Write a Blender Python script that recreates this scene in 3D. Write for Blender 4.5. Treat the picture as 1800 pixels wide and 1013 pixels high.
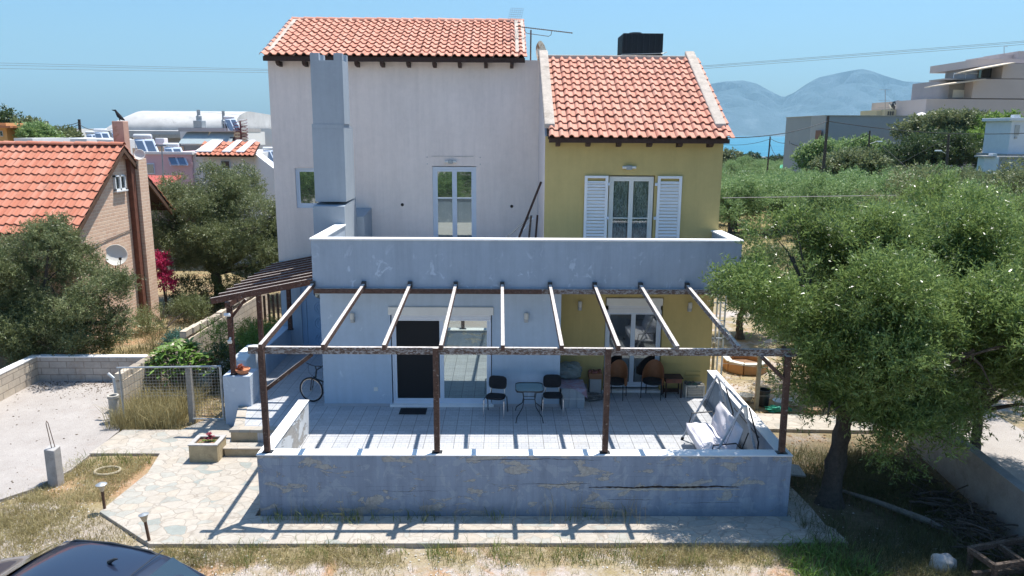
import bpy, math, random
import numpy as np
from mathutils import Vector, Matrix
random.seed(7)
S = bpy.context.scene
for o in list(bpy.data.objects): bpy.data.objects.remove(o)
# ------------------------------------------------------------ camera
CAM_H = 7.23
def _basis():
    th, a, r = math.radians(11.6), .012, .0065
    r0 = Vector((math.cos(a), -math.sin(a), 0)); fw = Vector((math.sin(a)*math.cos(th), math.cos(a)*math.cos(th), -math.sin(th)))
    u0 = r0.cross(fw)
    return r0*math.cos(r)+u0*math.sin(r), u0*math.cos(r)-r0*math.sin(r), fw
RT, UP, FW = _basis()
cd = bpy.data.cameras.new('camera'); cam = bpy.data.objects.new('camera', cd); S.collection.objects.link(cam)
m = Matrix((RT, UP, -FW)).transposed().to_4x4(); m.translation = (0, 0, CAM_H); cam.matrix_world = m
cd.sensor_width = 36; cd.lens = 1330/1800*36; cd.clip_end = 60000; cd.clip_start = .1
S.camera = cam
def at(px, py, Y):
    d = FW+RT*((px-900)/1330)-UP*((py-506.5)/1330)
    return Vector((0, 0, CAM_H))+d*(Y/d.y)
# ------------------------------------------------------------ world and sun
SUN = Vector((.25, .25, 1)).normalized()
EL = math.asin(SUN.z); AZ = math.atan2(SUN.x, SUN.y)
w = bpy.data.worlds.new('World'); S.world = w; w.use_nodes = True
nt = w.node_tree; bg = nt.nodes['Background']
sky = nt.nodes.new('ShaderNodeTexSky'); sky.sky_type = 'NISHITA'; sky.sun_disc = False
sky.sun_elevation = EL; sky.sun_rotation = AZ; sky.altitude = 0; sky.air_density = 1.35; sky.dust_density = 1.7; sky.ozone_density = 2.6
tint = nt.nodes.new('ShaderNodeMix'); tint.data_type = 'RGBA'; tint.blend_type = 'MULTIPLY'; tint.inputs[0].default_value = 1; tint.inputs[7].default_value = (.6, .875, 1.12, 1)
nt.links.new(sky.outputs[0], tint.inputs[6]); nt.links.new(tint.outputs[2], bg.inputs[0]); bg.inputs[1].default_value = .097
sl = bpy.data.lights.new('sun', 'SUN'); sl.energy = 5; sl.angle = math.radians(.5); sl.color = (1, .955, .89)
so = bpy.data.objects.new('sun', sl); S.collection.objects.link(so); so.rotation_euler = SUN.to_track_quat('Z', 'Y').to_euler()
S.view_settings.view_transform = 'Standard'; S.view_settings.look = 'None'; S.view_settings.gamma = 1
S.view_settings.exposure = .68
S.render.engine = 'CYCLES'
# ------------------------------------------------------------ scene graph helpers
WL = {}
def tag(o, label=None, cat=None, group=None, kind=None):
    if label: o['label'] = label
    if cat: o['category'] = cat
    if group: o['group'] = group
    if kind: o['kind'] = kind
    return o
def thing(name, label, cat, loc=(0, 0, 0), group=None):
    o = bpy.data.objects.new(name, None); S.collection.objects.link(o); o.location = loc; o.empty_display_size = .2
    WL[o.name] = Vector(loc)
    return tag(o, label, cat, group)
def copy_tree(o, parent=None):
    c = o.copy(); S.collection.objects.link(c)
    if parent: c.parent = parent
    for ch in list(o.children): copy_tree(ch, c)
    return c
def rv(*a): return random.uniform(*a)
class MB:
    def __init__(s): s.v = []; s.f = []
    def add(s, vs, fs):
        n = len(s.v); s.v += [tuple(v) for v in vs]; s.f += [tuple(i+n for i in f) for f in fs]; return s
    def quad(s, a, b, c, d): return s.add([a, b, c, d], [(0, 1, 2, 3)])
    def box(s, x0, x1, y0, y1, z0, z1):
        return s.add([(x0,y0,z0),(x1,y0,z0),(x1,y1,z0),(x0,y1,z0),(x0,y0,z1),(x1,y0,z1),(x1,y1,z1),(x0,y1,z1)],
                     [(0,3,2,1),(4,5,6,7),(0,1,5,4),(1,2,6,5),(2,3,7,6),(3,0,4,7)])
    def obox(s, c, size, rz=0, rx=0, ry=0):
        M_ = Matrix.Rotation(rz, 3, 'Z') @ Matrix.Rotation(ry, 3, 'Y') @ Matrix.Rotation(rx, 3, 'X'); c = Vector(c)
        a, b, d = size[0]/2, size[1]/2, size[2]/2
        vs = [c+M_@Vector(q) for q in [(-a,-b,-d),(a,-b,-d),(a,b,-d),(-a,b,-d),(-a,-b,d),(a,-b,d),(a,b,d),(-a,b,d)]]
        return s.add(vs, [(0,3,2,1),(4,5,6,7),(0,1,5,4),(1,2,6,5),(2,3,7,6),(3,0,4,7)])
    def beam(s, p, q, w, h, up=(0, 0, 1)):
        p, q = Vector(p), Vector(q); d = (q-p).normalized(); up = Vector(up)
        if abs(d.dot(up)) > .98: up = Vector((0, 1, 0))
        r = d.cross(up).normalized(); u = r.cross(d)
        vs = [e+r*a*w/2+u*b*h/2 for e in (p, q) for a, b in ((-1,-1),(1,-1),(1,1),(-1,1))]
        return s.add(vs, [(0,1,2,3),(7,6,5,4),(0,4,5,1),(1,5,6,2),(2,6,7,3),(3,7,4,0)])
    def tube(s, pts, r, n=8, cap=True):
        pts = [Vector(p) for p in pts]; k = len(pts); rs = r if isinstance(r, (list, tuple)) else [r]*k
        n0 = len(s.v); prev = None
        for i, p in enumerate(pts):
            d = (pts[min(i+1, k-1)]-pts[max(i-1, 0)]).normalized()
            if prev is None:
                a = d.orthogonal().normalized()
            else:
                a = (prev-d*prev.dot(d)).normalized()
            prev = a; b = d.cross(a)
            for j in range(n):
                t = 2*math.pi*j/n; s.v.append(tuple(p+(a*math.cos(t)+b*math.sin(t))*rs[i]))
        for i in range(k-1):
            for j in range(n):
                j2 = (j+1) % n; s.f.append((n0+i*n+j, n0+i*n+j2, n0+(i+1)*n+j2, n0+(i+1)*n+j))
        if cap:
            s.f.append(tuple(n0+j for j in range(n))[::-1]); s.f.append(tuple(n0+(k-1)*n+j for j in range(n)))
        return s
    def lathe(s, c, prof, n=20, axis=(0, 0, 1)):
        c = Vector(c); ax = Vector(axis).normalized(); a = ax.orthogonal().normalized(); b = ax.cross(a); n0 = len(s.v)
        for r, z in prof:
            for j in range(n):
                t = 2*math.pi*j/n; s.v.append(tuple(c+ax*z+(a*math.cos(t)+b*math.sin(t))*max(r, .0005)))
        for i in range(len(prof)-1):
            for j in range(n):
                j2 = (j+1) % n; s.f.append((n0+i*n+j, n0+i*n+j2, n0+(i+1)*n+j2, n0+(i+1)*n+j))
        return s
    def prism(s, poly, z0, z1):
        n = len(poly); zz0 = z0 if isinstance(z0, (list, tuple)) else [z0]*n; zz1 = z1 if isinstance(z1, (list, tuple)) else [z1]*n
        vs = [(p[0], p[1], zz0[i]) for i, p in enumerate(poly)]+[(p[0], p[1], zz1[i]) for i, p in enumerate(poly)]
        fs = [tuple(range(n))[::-1], tuple(range(n, 2*n))]+[(i, (i+1) % n, n+(i+1) % n, n+i) for i in range(n)]
        return s.add(vs, fs)
    def extr(s, pts, vec):
        pts = [Vector(p) for p in pts]; n = len(pts); vec = Vector(vec)
        return s.add(pts+[p+vec for p in pts], [tuple(range(n))[::-1], tuple(range(n, 2*n))]+[(i, (i+1) % n, n+(i+1) % n, n+i) for i in range(n)])
    def wall(s, x0, x1, z0, z1, y0, y1, holes=(), axis='y'):
        """wall slab whose faces look along y (or x), with rectangular openings"""
        xs = sorted({x0, x1, *[h[0] for h in holes], *[h[1] for h in holes]}); zs = sorted({z0, z1, *[h[2] for h in holes], *[h[3] for h in holes]})
        xs = [x for x in xs if x0 <= x <= x1]; zs = [z for z in zs if z0 <= z <= z1]
        def solid(i, j):
            if i < 0 or j < 0 or i >= len(xs)-1 or j >= len(zs)-1: return False
            cx, cz = (xs[i]+xs[i+1])/2, (zs[j]+zs[j+1])/2
            return not any(h[0] < cx < h[1] and h[2] < cz < h[3] for h in holes)
        P = (lambda x, y, z: (x, y, z)) if axis == 'y' else (lambda x, y, z: (y, x, z))
        for i in range(len(xs)-1):
            for j in range(len(zs)-1):
                if not solid(i, j): continue
                a, b, c, d = xs[i], xs[i+1], zs[j], zs[j+1]
                s.quad(P(a, y0, c), P(b, y0, c), P(b, y0, d), P(a, y0, d)); s.quad(P(b, y1, c), P(a, y1, c), P(a, y1, d), P(b, y1, d))
                if not solid(i-1, j): s.quad(P(a, y1, c), P(a, y0, c), P(a, y0, d), P(a, y1, d))
                if not solid(i+1, j): s.quad(P(b, y0, c), P(b, y1, c), P(b, y1, d), P(b, y0, d))
                if not solid(i, j-1): s.quad(P(a, y1, c), P(b, y1, c), P(b, y0, c), P(a, y0, c))
                if not solid(i, j+1): s.quad(P(a, y0, d), P(b, y0, d), P(b, y1, d), P(a, y1, d))
        return s
    def build(s, name, mat, parent=None, smooth=False, bevel=0, subsurf=0):
        me = bpy.data.meshes.new(name); off = WL.get(parent.name, Vector()) if parent else Vector()
        me.from_pydata([(v[0]-off.x, v[1]-off.y, v[2]-off.z) for v in s.v], [], s.f); me.update()
        o = bpy.data.objects.new(name, me); S.collection.objects.link(o)
        if mat: me.materials.append(mat)
        if parent: o.parent = parent; WL[o.name] = off
        else: WL[o.name] = Vector()
        if smooth:
            for p in me.polygons: p.use_smooth = True
            try: me.set_sharp_from_angle(angle=math.radians(40))
            except Exception: pass
        if bevel:
            b = o.modifiers.new('bevel', 'BEVEL'); b.width = bevel; b.segments = 2; b.limit_method = 'ANGLE'
        if subsurf:
            b = o.modifiers.new('sub', 'SUBSURF'); b.levels = subsurf; b.render_levels = subsurf
        return o
def fast_mesh(name, V, nface, k, mat, parent=None):
    """V: (nface*k,3) array of separate k-gons"""
    me = bpy.data.meshes.new(name); V = np.asarray(V, dtype=np.float32); off = WL.get(parent.name, Vector()) if parent else Vector()
    V = V-np.array([off.x, off.y, off.z], dtype=np.float32)
    me.vertices.add(nface*k); me.vertices.foreach_set('co', V.ravel())
    me.loops.add(nface*k); me.loops.foreach_set('vertex_index', np.arange(nface*k, dtype=np.int32))
    me.polygons.add(nface); me.polygons.foreach_set('loop_start', np.arange(0, nface*k, k, dtype=np.int32))
    me.polygons.foreach_set('loop_total', np.full(nface, k, dtype=np.int32)); me.update(calc_edges=True)
    o = bpy.data.objects.new(name, me); S.collection.objects.link(o); me.materials.append(mat)
    if parent: o.parent = parent
    WL[o.name] = off
    return o
# ------------------------------------------------------------ materials
class G:
    """small node-graph writer"""
    def __init__(s, name):
        s.m = bpy.data.materials.new(name); s.m.use_nodes = True; s.t = s.m.node_tree; s.b = s.t.nodes['Principled BSDF']; s.out = s.t.nodes['Material Output']
        s.geo = s.n('NewGeometry'); s.pos = s.geo.outputs['Position']
    def n(s, ty, **kw):
        nd = s.t.nodes.new('ShaderNode'+ty)
        for k, v in kw.items():
            if hasattr(nd, k) and not k[0].isupper(): setattr(nd, k, v)
        return nd
    def put(s, sock, v):
        if isinstance(v, bpy.types.NodeSocket): s.t.links.new(v, sock)
        elif v is not None:
            if isinstance(v, tuple) and len(v) == 3 and sock.type == 'RGBA': v = (*v, 1)
            sock.default_value = v
    def noise(s, scale=5, detail=5, rough=.6, vec=None, dist=0):
        n = s.n('TexNoise'); s.put(n.inputs['Vector'], vec or s.pos); n.inputs['Scale'].default_value = scale; n.inputs['Detail'].default_value = detail
        n.inputs['Roughness'].default_value = rough; n.inputs['Distortion'].default_value = dist; return n.outputs['Fac']
    def ramp(s, fac, stops, mode='LINEAR'):
        r = s.n('ValToRGB'); s.put(r.inputs[0], fac); e = r.color_ramp.elements; r.color_ramp.interpolation = mode
        while len(e) < len(stops): e.new(.5)
        for i, (p, c) in enumerate(stops):
            e[i].position = p; e[i].color = (*c, 1) if isinstance(c, tuple) else (c, c, c, 1)
        return r.outputs[0]
    def mix(s, fac, a, b, mode='MIX'):
        x = s.n('Mix'); x.data_type = 'RGBA'; x.blend_type = mode; x.clamp_factor = True
        s.put(x.inputs[0], fac); s.put(x.inputs[6], a); s.put(x.inputs[7], b); return x.outputs[2]
    def math(s, op, a, b=0., c=None):
        x = s.n('Math'); x.operation = op; s.put(x.inputs[0], a); s.put(x.inputs[1], b)
        if c is not None: s.put(x.inputs[2], c)
        return x.outputs[0]
    def xyz(s, v=None):
        x = s.n('SeparateXYZ'); s.put(x.inputs[0], v or s.pos); return x.outputs
    def comb(s, a, b, c=0.):
        x = s.n('CombineXYZ'); s.put(x.inputs[0], a); s.put(x.inputs[1], b); s.put(x.inputs[2], c); return x.outputs[0]
    def mapv(s, scale=(1, 1, 1), vec=None, loc=(0, 0, 0), rot=(0, 0, 0)):
        x = s.n('Mapping'); s.put(x.inputs[0], vec or s.pos); x.inputs['Scale'].default_value = scale; x.inputs['Location'].default_value = loc; x.inputs['Rotation'].default_value = rot; return x.outputs[0]
    def bump(s, h, strength=.3, dist=.02, nrm=None):
        x = s.n('Bump'); s.put(x.inputs['Height'], h); x.inputs['Strength'].default_value = strength; x.inputs['Distance'].default_value = dist
        if nrm: s.put(x.inputs['Normal'], nrm)
        s.put(s.b.inputs['Normal'], x.outputs[0]); return x.outputs[0]
    def smooth(s, v, a, b):
        x = s.n('MapRange'); x.interpolation_type = 'SMOOTHSTEP'; s.put(x.inputs[0], v); x.inputs[1].default_value = a; x.inputs[2].default_value = b; return x.outputs[0]
    def fin(s, col, rough=.8, spec=.4, metal=0):
        s.put(s.b.inputs['Base Color'], col); s.put(s.b.inputs['Roughness'], rough); s.b.inputs['Specular IOR Level'].default_value = spec; s.put(s.b.inputs['Metallic'], metal); return s.m
def sc(c, k): return tuple(min(1, x*k) for x in c)
def plain(name, c, rough=.7, var=.12, scale=2.5, bstr=.15, bscale=60, spec=.4, metal=0, dirt=None, dirtscale=1.2, dirtlo=.55, dirthi=.75):
    g = G(name); f = g.noise(scale, 6, .65)
    col = g.ramp(f, [(.3, sc(c, 1-var)), (.7, sc(c, 1+var))])
    fine = g.noise(bscale, 4, .7)
    col = g.mix(.25, col, g.ramp(fine, [(.3, sc(c, 1-var*1.6)), (.7, sc(c, 1+var*1.6))]))
    if dirt: col = g.mix(g.smooth(g.noise(dirtscale, 8, .7, dist=.4), dirtlo, dirthi), col, dirt)
    if bstr: g.bump(g.math('ADD', fine, g.noise(bscale/6, 4, .6)), bstr, .01)
    return g.fin(col, rough, spec, metal)
def plaster(name, c, rough=.9, patches=None, plo=.62, phi=.66, pscale=1.6, streak=.12, chalk=None, chlo=.6, cz=None, blocks=False):
    g = G(name); x, y, z = g.xyz()
    f = g.noise(.7, 6, .65); f2 = g.noise(6, 6, .7); f3 = g.noise(.35, 4, .6)
    col = g.ramp(f, [(.3, sc(c, .93)), (.7, sc(c, 1.06))])
    col = g.mix(.35, col, g.ramp(f2, [(.35, sc(c, .9)), (.65, sc(c, 1.08))]))
    sv = g.noise(1, 5, .7, vec=g.mapv((5, 5, .35)))
    col = g.mix(streak, col, g.ramp(sv, [(.35, sc(c, .55)), (.6, sc(c, 1.1))]))
    h = g.math('ADD', g.math('MULTIPLY', g.noise(90, 3, .7), .5), g.noise(7, 5, .6))
    if chalk:
        pf = g.smooth(g.noise(3.3, 9, .68, vec=g.mapv((1, 1, .8)), dist=.7), chlo, chlo+.05)
        if cz: pf = g.math('MULTIPLY', pf, g.math('SUBTRACT', 1., g.smooth(z, cz[0], cz[1])))
        col = g.mix(g.math('MULTIPLY', pf, .6), col, chalk)
    if patches:
        pf = g.smooth(g.noise(pscale, 8, .62, vec=g.mapv((.8, .8, 1.9)), dist=.5), plo, phi)
        pf2 = g.smooth(g.noise(pscale, 8, .62, vec=g.mapv((.8, .8, 1.9)), dist=.5), plo-.012, plo+.004)
        col = g.mix(pf2, col, sc(c, .55)); pc = g.ramp(g.noise(14, 5, .7), [(.3, sc(patches, .7)), (.7, sc(patches, 1.15))])
        col = g.mix(pf, col, pc); h = g.math('SUBTRACT', h, g.math('MULTIPLY', pf2, 1.6))
    if blocks:
        t = g.n('TexBrick'); g.put(t.inputs['Vector'], g.comb(x, z)); t.inputs['Scale'].default_value = 1; t.inputs['Brick Width'].default_value = .42; t.inputs['Row Height'].default_value = .21; t.inputs['Mortar Size'].default_value = .006; t.inputs['Mortar Smooth'].default_value = 1
        ln = g.math('MULTIPLY', t.outputs['Fac'], g.smooth(g.noise(2.2, 5, .7), .42, .6)); col = g.mix(g.math('MULTIPLY', ln, .5), col, sc(c, .5))
        damp = g.math('MULTIPLY', g.math('SUBTRACT', 1., g.smooth(g.math('ADD', z, g.math('MULTIPLY', g.noise(3, 6, .7), -.5)), -.2, .12)), .45); col = g.mix(damp, col, (.12, .13, .15)); h = g.math('SUBTRACT', h, ln)
        col = g.mix(g.math('MULTIPLY', g.smooth(g.noise(1.2, 7, .75, vec=g.mapv((2.5, 1, .5)), dist=.6), .5, .7), .35), col, (.13, .15, .2))
    g.bump(h, .35, .012); return g.fin(col, rough, .25)
M = {}
PB = (.43, .52, .615)
M['blue'] = plaster('blue_plaster', PB, chalk=(.62, .7, .76), chlo=.63)
M['parapet'] = plaster('parapet_plaster', (.34, .4, .47), chalk=(.56, .64, .72), chlo=.58, cz=(4.05, 4.9), streak=.22)
M['chim'] = plaster('chimney_plaster', (.33, .375, .42), chalk=(.6, .67, .74), chlo=.66)
M['purple'] = plaster('mauve_plaster', (.82, .72, .66), streak=.15)
M['yellow'] = plaster('ochre_plaster', (.53, .42, .18), streak=.13)
M['lowwall'] = plaster('weathered_blue_plaster', (.27, .325, .41), patches=(.42, .41, .38), plo=.57, phi=.576, pscale=2.1, streak=.3, chalk=(.35, .4, .46), chlo=.53, blocks=True)
M['coping'] = plain('white_coping', (.83, .82, .8), .8, .05, 3, .15, 50, dirt=(.6, .57, .52), dirtlo=.6, dirthi=.78)
M['white'] = plain('white_paint', (.78, .79, .8), .45, .04, 3, .03, 40)
M['offwhite'] = plain('off_white_plastic', (.72, .71, .66), .5, .05, 3, .03, 40)
M['alu'] = plain('white_aluminium', (.62, .68, .76), .35, .04, 3, .02, 40)
M['black'] = plain('black_fabric', (.016, .017, .02), .9, .3, 30, .2, 300)
M['blackmetal'] = plain('black_metal', (.03, .033, .038), .4, .2, 10, .05, 90)
M['chrome'] = plain('chrome', (.6, .6, .6), .25, .06, 8, .03, 90, metal=1)
M['steel'] = plain('galvanised_steel', (.38, .4, .41), .5, .2, 8, .08, 90, metal=.6)
M['iron'] = plain('rusty_iron', (.12, .065, .04), .8, .35, 9, .2, 90)
M['darkwood'] = plain('dark_timber', (.05, .028, .022), .8, .4, 20, .3, 120)
M['rubber'] = plain('rubber', (.02, .02, .022), .75, .2, 20, .1, 120)
M['concrete'] = plain('concrete', (.42, .39, .34), .9, .18, 2, .5, 30, dirt=(.2, .17, .14))
M['stonewhite'] = plain('white_stone', (.62, .6, .55), .9, .2, 5, .6, 25)
M['rockgrey'] = plain('grey_stone', (.4, .38, .36), .9, .25, 6, .6, 25)
M['terracotta'] = plain('terracotta', (.5, .2, .1), .8, .2, 8, .2, 60)
M['cardboard'] = plain('cardboard', (.3, .24, .2), .9, .15, 6, .1, 50)
M['paper'] = plain('grey_carton', (.33, .36, .38), .85, .1, 5, .1, 40)
M['cloth'] = plain('grey_green_cloth', (.2, .24, .24), .95, .2, 6, .4, 40)
M['gate_mesh'] = plain('grey_wire', (.3, .3, .29), .5, .15, 8, 0, 40, metal=.5)
M['glassroom'] = plain('room_dark', (.03, .03, .03), .9, .1, 3, 0, 40)
M['soil'] = plain('soil', (.22, .13, .08), .95, .3, 6, .6, 40)
M['mosquito'] = plain('mosquito_screen', (.012, .012, .013), .8, .1, 30, .1, 200)
M['wire'] = plain('cable', (.05, .05, .05), .7, .1, 5, 0, 40)
M['wirepale'] = plain('pale_cable', (.42, .4, .37), .7, .1, 5, 0, 40)
def wood(name, base, paint, lo=.48, sunlit_top=.9):
    g = G(name); gr = g.noise(1, 8, .7, vec=g.mapv((9, 9, 9)), dist=1.2); pk = g.smooth(g.noise(13, 9, .72, vec=g.mapv((1, 1, 2.2)), dist=1), lo, lo+.06)
    c = g.ramp(gr, [(.3, sc(base, .55)), (.7, sc(base, 1.5))]); c = g.mix(pk, c, paint)
    top = g.smooth(g.xyz(g.geo.outputs['Normal'])[2], .6, .85); c = g.mix(g.math('MULTIPLY', top, sunlit_top), c, g.ramp(g.noise(1, 6, .7, vec=g.mapv((14, 14, 14))), [(.3, (.34, .29, .26)), (.65, (.72, .68, .64))]))  # upward faces paled: weathered grey with sunlight painted into the colour
    g.bump(g.math('ADD', gr, pk), .4, .008); return g.fin(c, .8, .3)
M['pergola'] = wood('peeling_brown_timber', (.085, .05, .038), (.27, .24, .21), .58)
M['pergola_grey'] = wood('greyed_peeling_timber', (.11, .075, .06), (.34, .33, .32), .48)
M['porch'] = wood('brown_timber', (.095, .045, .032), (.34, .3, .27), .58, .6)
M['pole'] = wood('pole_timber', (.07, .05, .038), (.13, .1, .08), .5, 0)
def tiles_mat(name, a, b, c, dirt):
    g = G(name); r = g.geo.outputs['Random Per Island']
    col = g.ramp(r, [(0, a), (.5, b), (1, c)]); col = g.mix(g.smooth(g.noise(1.1, 7, .7), .56, .74), col, g.mix(.65, col, dirt))
    col = g.mix(g.smooth(g.noise(22, 6, .75), .55, .72), col, g.mix(.45, col, dirt))
    g.bump(g.noise(60, 4, .7), .25, .006); return g.fin(col, .8, .35)
M['tiles'] = tiles_mat('clay_roof_tiles', (.52, .225, .155), (.55, .255, .18), (.58, .3, .22), (.36, .22, .16))
M['tiles_old'] = tiles_mat('old_clay_roof_tiles', (.44, .15, .09), (.48, .185, .115), (.54, .24, .165), (.2, .13, .09))
M['mortar'] = plain('roof_mortar', (.46, .4, .34), .95, .25, 5, .8, 22, dirt=(.2, .16, .12))
def brick_mat(name, c1, c2, mo, bw, bh, ms, axis='XZ', off=.5, bstr=.5, rough=.9, dirt=None):
    g = G(name); x, y, z = g.xyz(); v = {'XZ': g.comb(x, z), 'YZ': g.comb(y, z), 'XY': g.comb(x, y)}[axis]
    t = g.n('TexBrick'); g.put(t.inputs['Vector'], v); t.offset = off; t.inputs['Scale'].default_value = 1; t.inputs['Brick Width'].default_value = bw; t.inputs['Row Height'].default_value = bh
    t.inputs['Mortar Size'].default_value = ms; t.inputs['Mortar Smooth'].default_value = .3; t.inputs['Bias'].default_value = -.1
    g.put(t.inputs['Color1'], c1); g.put(t.inputs['Color2'], c2); g.put(t.inputs['Mortar'], mo)
    col = g.mix(.5, t.outputs[0], g.mix(g.noise(7, 7, .7), (.25, .25, .25), (1, 1, 1)), 'OVERLAY')
    if dirt: col = g.mix(g.smooth(g.noise(1.1, 7, .7), .5, .75), col, dirt)
    g.bump(g.math('SUBTRACT', g.math('MULTIPLY', g.noise(30, 5, .7), .5), g.math('MULTIPLY', t.outputs['Fac'], 1.2)), bstr, .012)
    return g.fin(col, rough, .25)
M['brick_x'] = brick_mat('pink_brick_side', (.7, .46, .33), (.6, .38, .27), (.76, .57, .44), .3, .115, .013, 'YZ')
M['brick_y'] = brick_mat('pink_brick_front', (.7, .46, .33), (.6, .38, .27), (.76, .57, .44), .3, .115, .013, 'XZ')
M['block_x'] = brick_mat('concrete_block_side', (.5, .43, .34), (.43, .37, .3), (.27, .23, .19), .5, .2, .012, 'YZ', dirt=(.4, .3, .2))
M['block_y'] = brick_mat('concrete_block_front', (.42, .38, .33), (.36, .32, .28), (.24, .21, .18), .5, .2, .012, 'XZ', dirt=(.34, .25, .18))
def floor_tiles():
    g = G('embossed_floor_tiles'); x, y, z = g.xyz(); v = g.comb(g.math('ADD', x, .08), g.math('ADD', y, .1))
    t = g.n('TexBrick'); g.put(t.inputs['Vector'], v); t.offset = 0; t.inputs['Scale'].default_value = 1; t.inputs['Brick Width'].default_value = .33; t.inputs['Row Height'].default_value = .33
    t.inputs['Mortar Size'].default_value = .008; t.inputs['Mortar Smooth'].default_value = .2
    g.put(t.inputs['Color1'], (.5, .51, .53)); g.put(t.inputs['Color2'], (.43, .44, .46)); g.put(t.inputs['Mortar'], (.2, .2, .2))
    e = g.n('TexBrick'); g.put(e.inputs['Vector'], v); e.offset = .37; e.inputs['Scale'].default_value = 1; e.inputs['Brick Width'].default_value = .165; e.inputs['Row Height'].default_value = .11
    e.inputs['Mortar Size'].default_value = .006; g.put(e.inputs['Color1'], (1, 1, 1)); g.put(e.inputs['Color2'], (.85, .85, .85)); g.put(e.inputs['Mortar'], (.6, .6, .6))
    c = g.mix(.8, t.outputs[0], e.outputs[0], 'MULTIPLY'); c = g.mix(g.smooth(g.noise(1.3, 6, .7), .5, .8), c, g.mix(.5, c, (.45, .42, .38)))
    g.bump(g.math('SUBTRACT', g.noise(20, 4, .6), g.math('ADD', g.math('MULTIPLY', t.outputs['Fac'], 2.), e.outputs['Fac'])), .3, .006); return g.fin(c, .4, .5)
M['floor'] = floor_tiles()
def flag():
    g = G('crazy_paving'); v = g.mapv((3.1, 4.3, 1)); wv = g.n('VectorMath'); wv.operation = 'ADD'; nz = g.n('TexNoise'); g.put(nz.inputs['Vector'], g.pos); nz.inputs['Scale'].default_value = 2.5
    ms = g.n('VectorMath'); ms.operation = 'SCALE'; g.put(ms.inputs[0], nz.outputs['Color']); ms.inputs['Scale'].default_value = 1.1; g.put(wv.inputs[0], v); g.put(wv.inputs[1], ms.outputs[0])
    a = g.n('TexVoronoi'); a.feature = 'DISTANCE_TO_EDGE'; g.put(a.inputs['Vector'], wv.outputs[0]); a.inputs['Scale'].default_value = 1
    b = g.n('TexVoronoi'); g.put(b.inputs['Vector'], wv.outputs[0]); b.inputs['Scale'].default_value = 1
    h = g.xyz(b.outputs['Color'])[0]
    st = g.ramp(h, [(0, (.23, .245, .225)), (.1, (.29, .285, .255)), (.3, (.335, .3, .255)), (.65, (.365, .33, .285)), (1, (.35, .305, .25))])
    st = g.mix(.5, st, g.mix(g.noise(9, 7, .7), (.3, .3, .3), (1, 1, 1)), 'OVERLAY'); e = g.smooth(a.outputs['Distance'], .01, .05)
    c = g.mix(e, g.mix(g.noise(6, 5), (.27, .235, .195), (.34, .305, .26)), st); c = g.mix(g.smooth(g.noise(1.6, 8, .75), .5, .7), c, g.mix(.35, c, (.2, .16, .12)))
    g.bump(g.math('ADD', g.math('MULTIPLY', e, .6), g.noise(18, 6, .7)), .4, .012); return g.fin(c, .85, .3)
M['flag'] = flag()
def drive():
    g = G('rough_concrete'); c = g.ramp(g.noise(1.2, 8, .7), [(.3, (.28, .245, .22)), (.7, (.42, .385, .355))]); c = g.mix(g.smooth(g.noise(.6, 8, .75, dist=.8), .55, .75), c, (.3, .225, .185))
    c = g.mix(.4, c, g.ramp(g.noise(45, 4, .8), [(.35, (.27, .24, .22)), (.65, (.5, .47, .44))])); g.bump(g.math('ADD', g.noise(2.5, 8, .7), g.noise(40, 4, .7)), .5, .03); return g.fin(c, .9, .25)
M['drive'] = drive()
def ground():
    g = G('dry_ground'); x, y, z = g.xyz()
    grav = g.ramp(g.noise(38, 4, .8), [(.3, (.24, .2, .18)), (.48, (.38, .335, .305)), (.64, (.62, .58, .55))])
    grav = g.mix(.45, grav, g.ramp(g.noise(1.4, 6, .7), [(.3, (.4, .32, .28)), (.7, (.46, .42, .39))]))
    soil = g.ramp(g.noise(16, 6, .75), [(.3, (.26, .15, .08)), (.55, (.42, .25, .145)), (.75, (.5, .37, .26))])
    straw = g.ramp(g.noise(26, 6, .8), [(.3, (.16, .12, .055)), (.52, (.28, .22, .115)), (.7, (.42, .37, .22))])
    n1 = g.noise(.55, 7, .7, dist=.6); n2 = g.noise(.9, 7, .7, vec=g.mapv((1, 1, 1), loc=(31, 7, 0)))
    c = g.mix(g.smooth(n1, .5, .62), grav, soil); c = g.mix(g.smooth(n2, .5, .62), c, straw)
    # strip beside the paving carries straw and soil, the track stays gravel
    near = g.math('MULTIPLY', g.smooth(y, 10.9, 11.9), g.smooth(n2, .38, .52)); c = g.mix(g.math('MULTIPLY', near, .8), c, straw); c = g.mix(g.math('MULTIPLY', g.math('SUBTRACT', 1., g.smooth(y, 10.9, 11.5)), .75), c, grav)
    left = g.math('MULTIPLY', g.math('SUBTRACT', 1., g.smooth(x, -7.8, -6.2)), g.math('SUBTRACT', 1., g.smooth(y, 12.6, 13.8))); c = g.mix(g.math('MULTIPLY', left, .85), c, grav)
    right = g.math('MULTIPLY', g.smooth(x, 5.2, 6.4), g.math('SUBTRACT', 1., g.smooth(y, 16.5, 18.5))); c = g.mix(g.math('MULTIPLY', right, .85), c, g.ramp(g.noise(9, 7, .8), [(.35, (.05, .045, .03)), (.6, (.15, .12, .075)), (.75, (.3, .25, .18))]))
    bd = g.math('MULTIPLY', g.math('SUBTRACT', 1., g.smooth(x, -7.2, -6.8)), g.smooth(y, 13.6, 14.4)); c = g.mix(g.math('MULTIPLY', bd, .75), c, g.mix(g.smooth(n1, .45, .6), straw, soil))
    far = g.smooth(y, 30, 45); c = g.mix(far, c, g.ramp(g.noise(.35, 8, .75), [(.3, (.17, .14, .06)), (.6, (.28, .22, .11)), (.8, (.36, .27, .17))]))
    g.bump(g.math('ADD', g.noise(38, 4, .8), g.noise(5, 6, .7)), .55, .03); return g.fin(c, .95, .2)
M['ground'] = ground()
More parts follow.
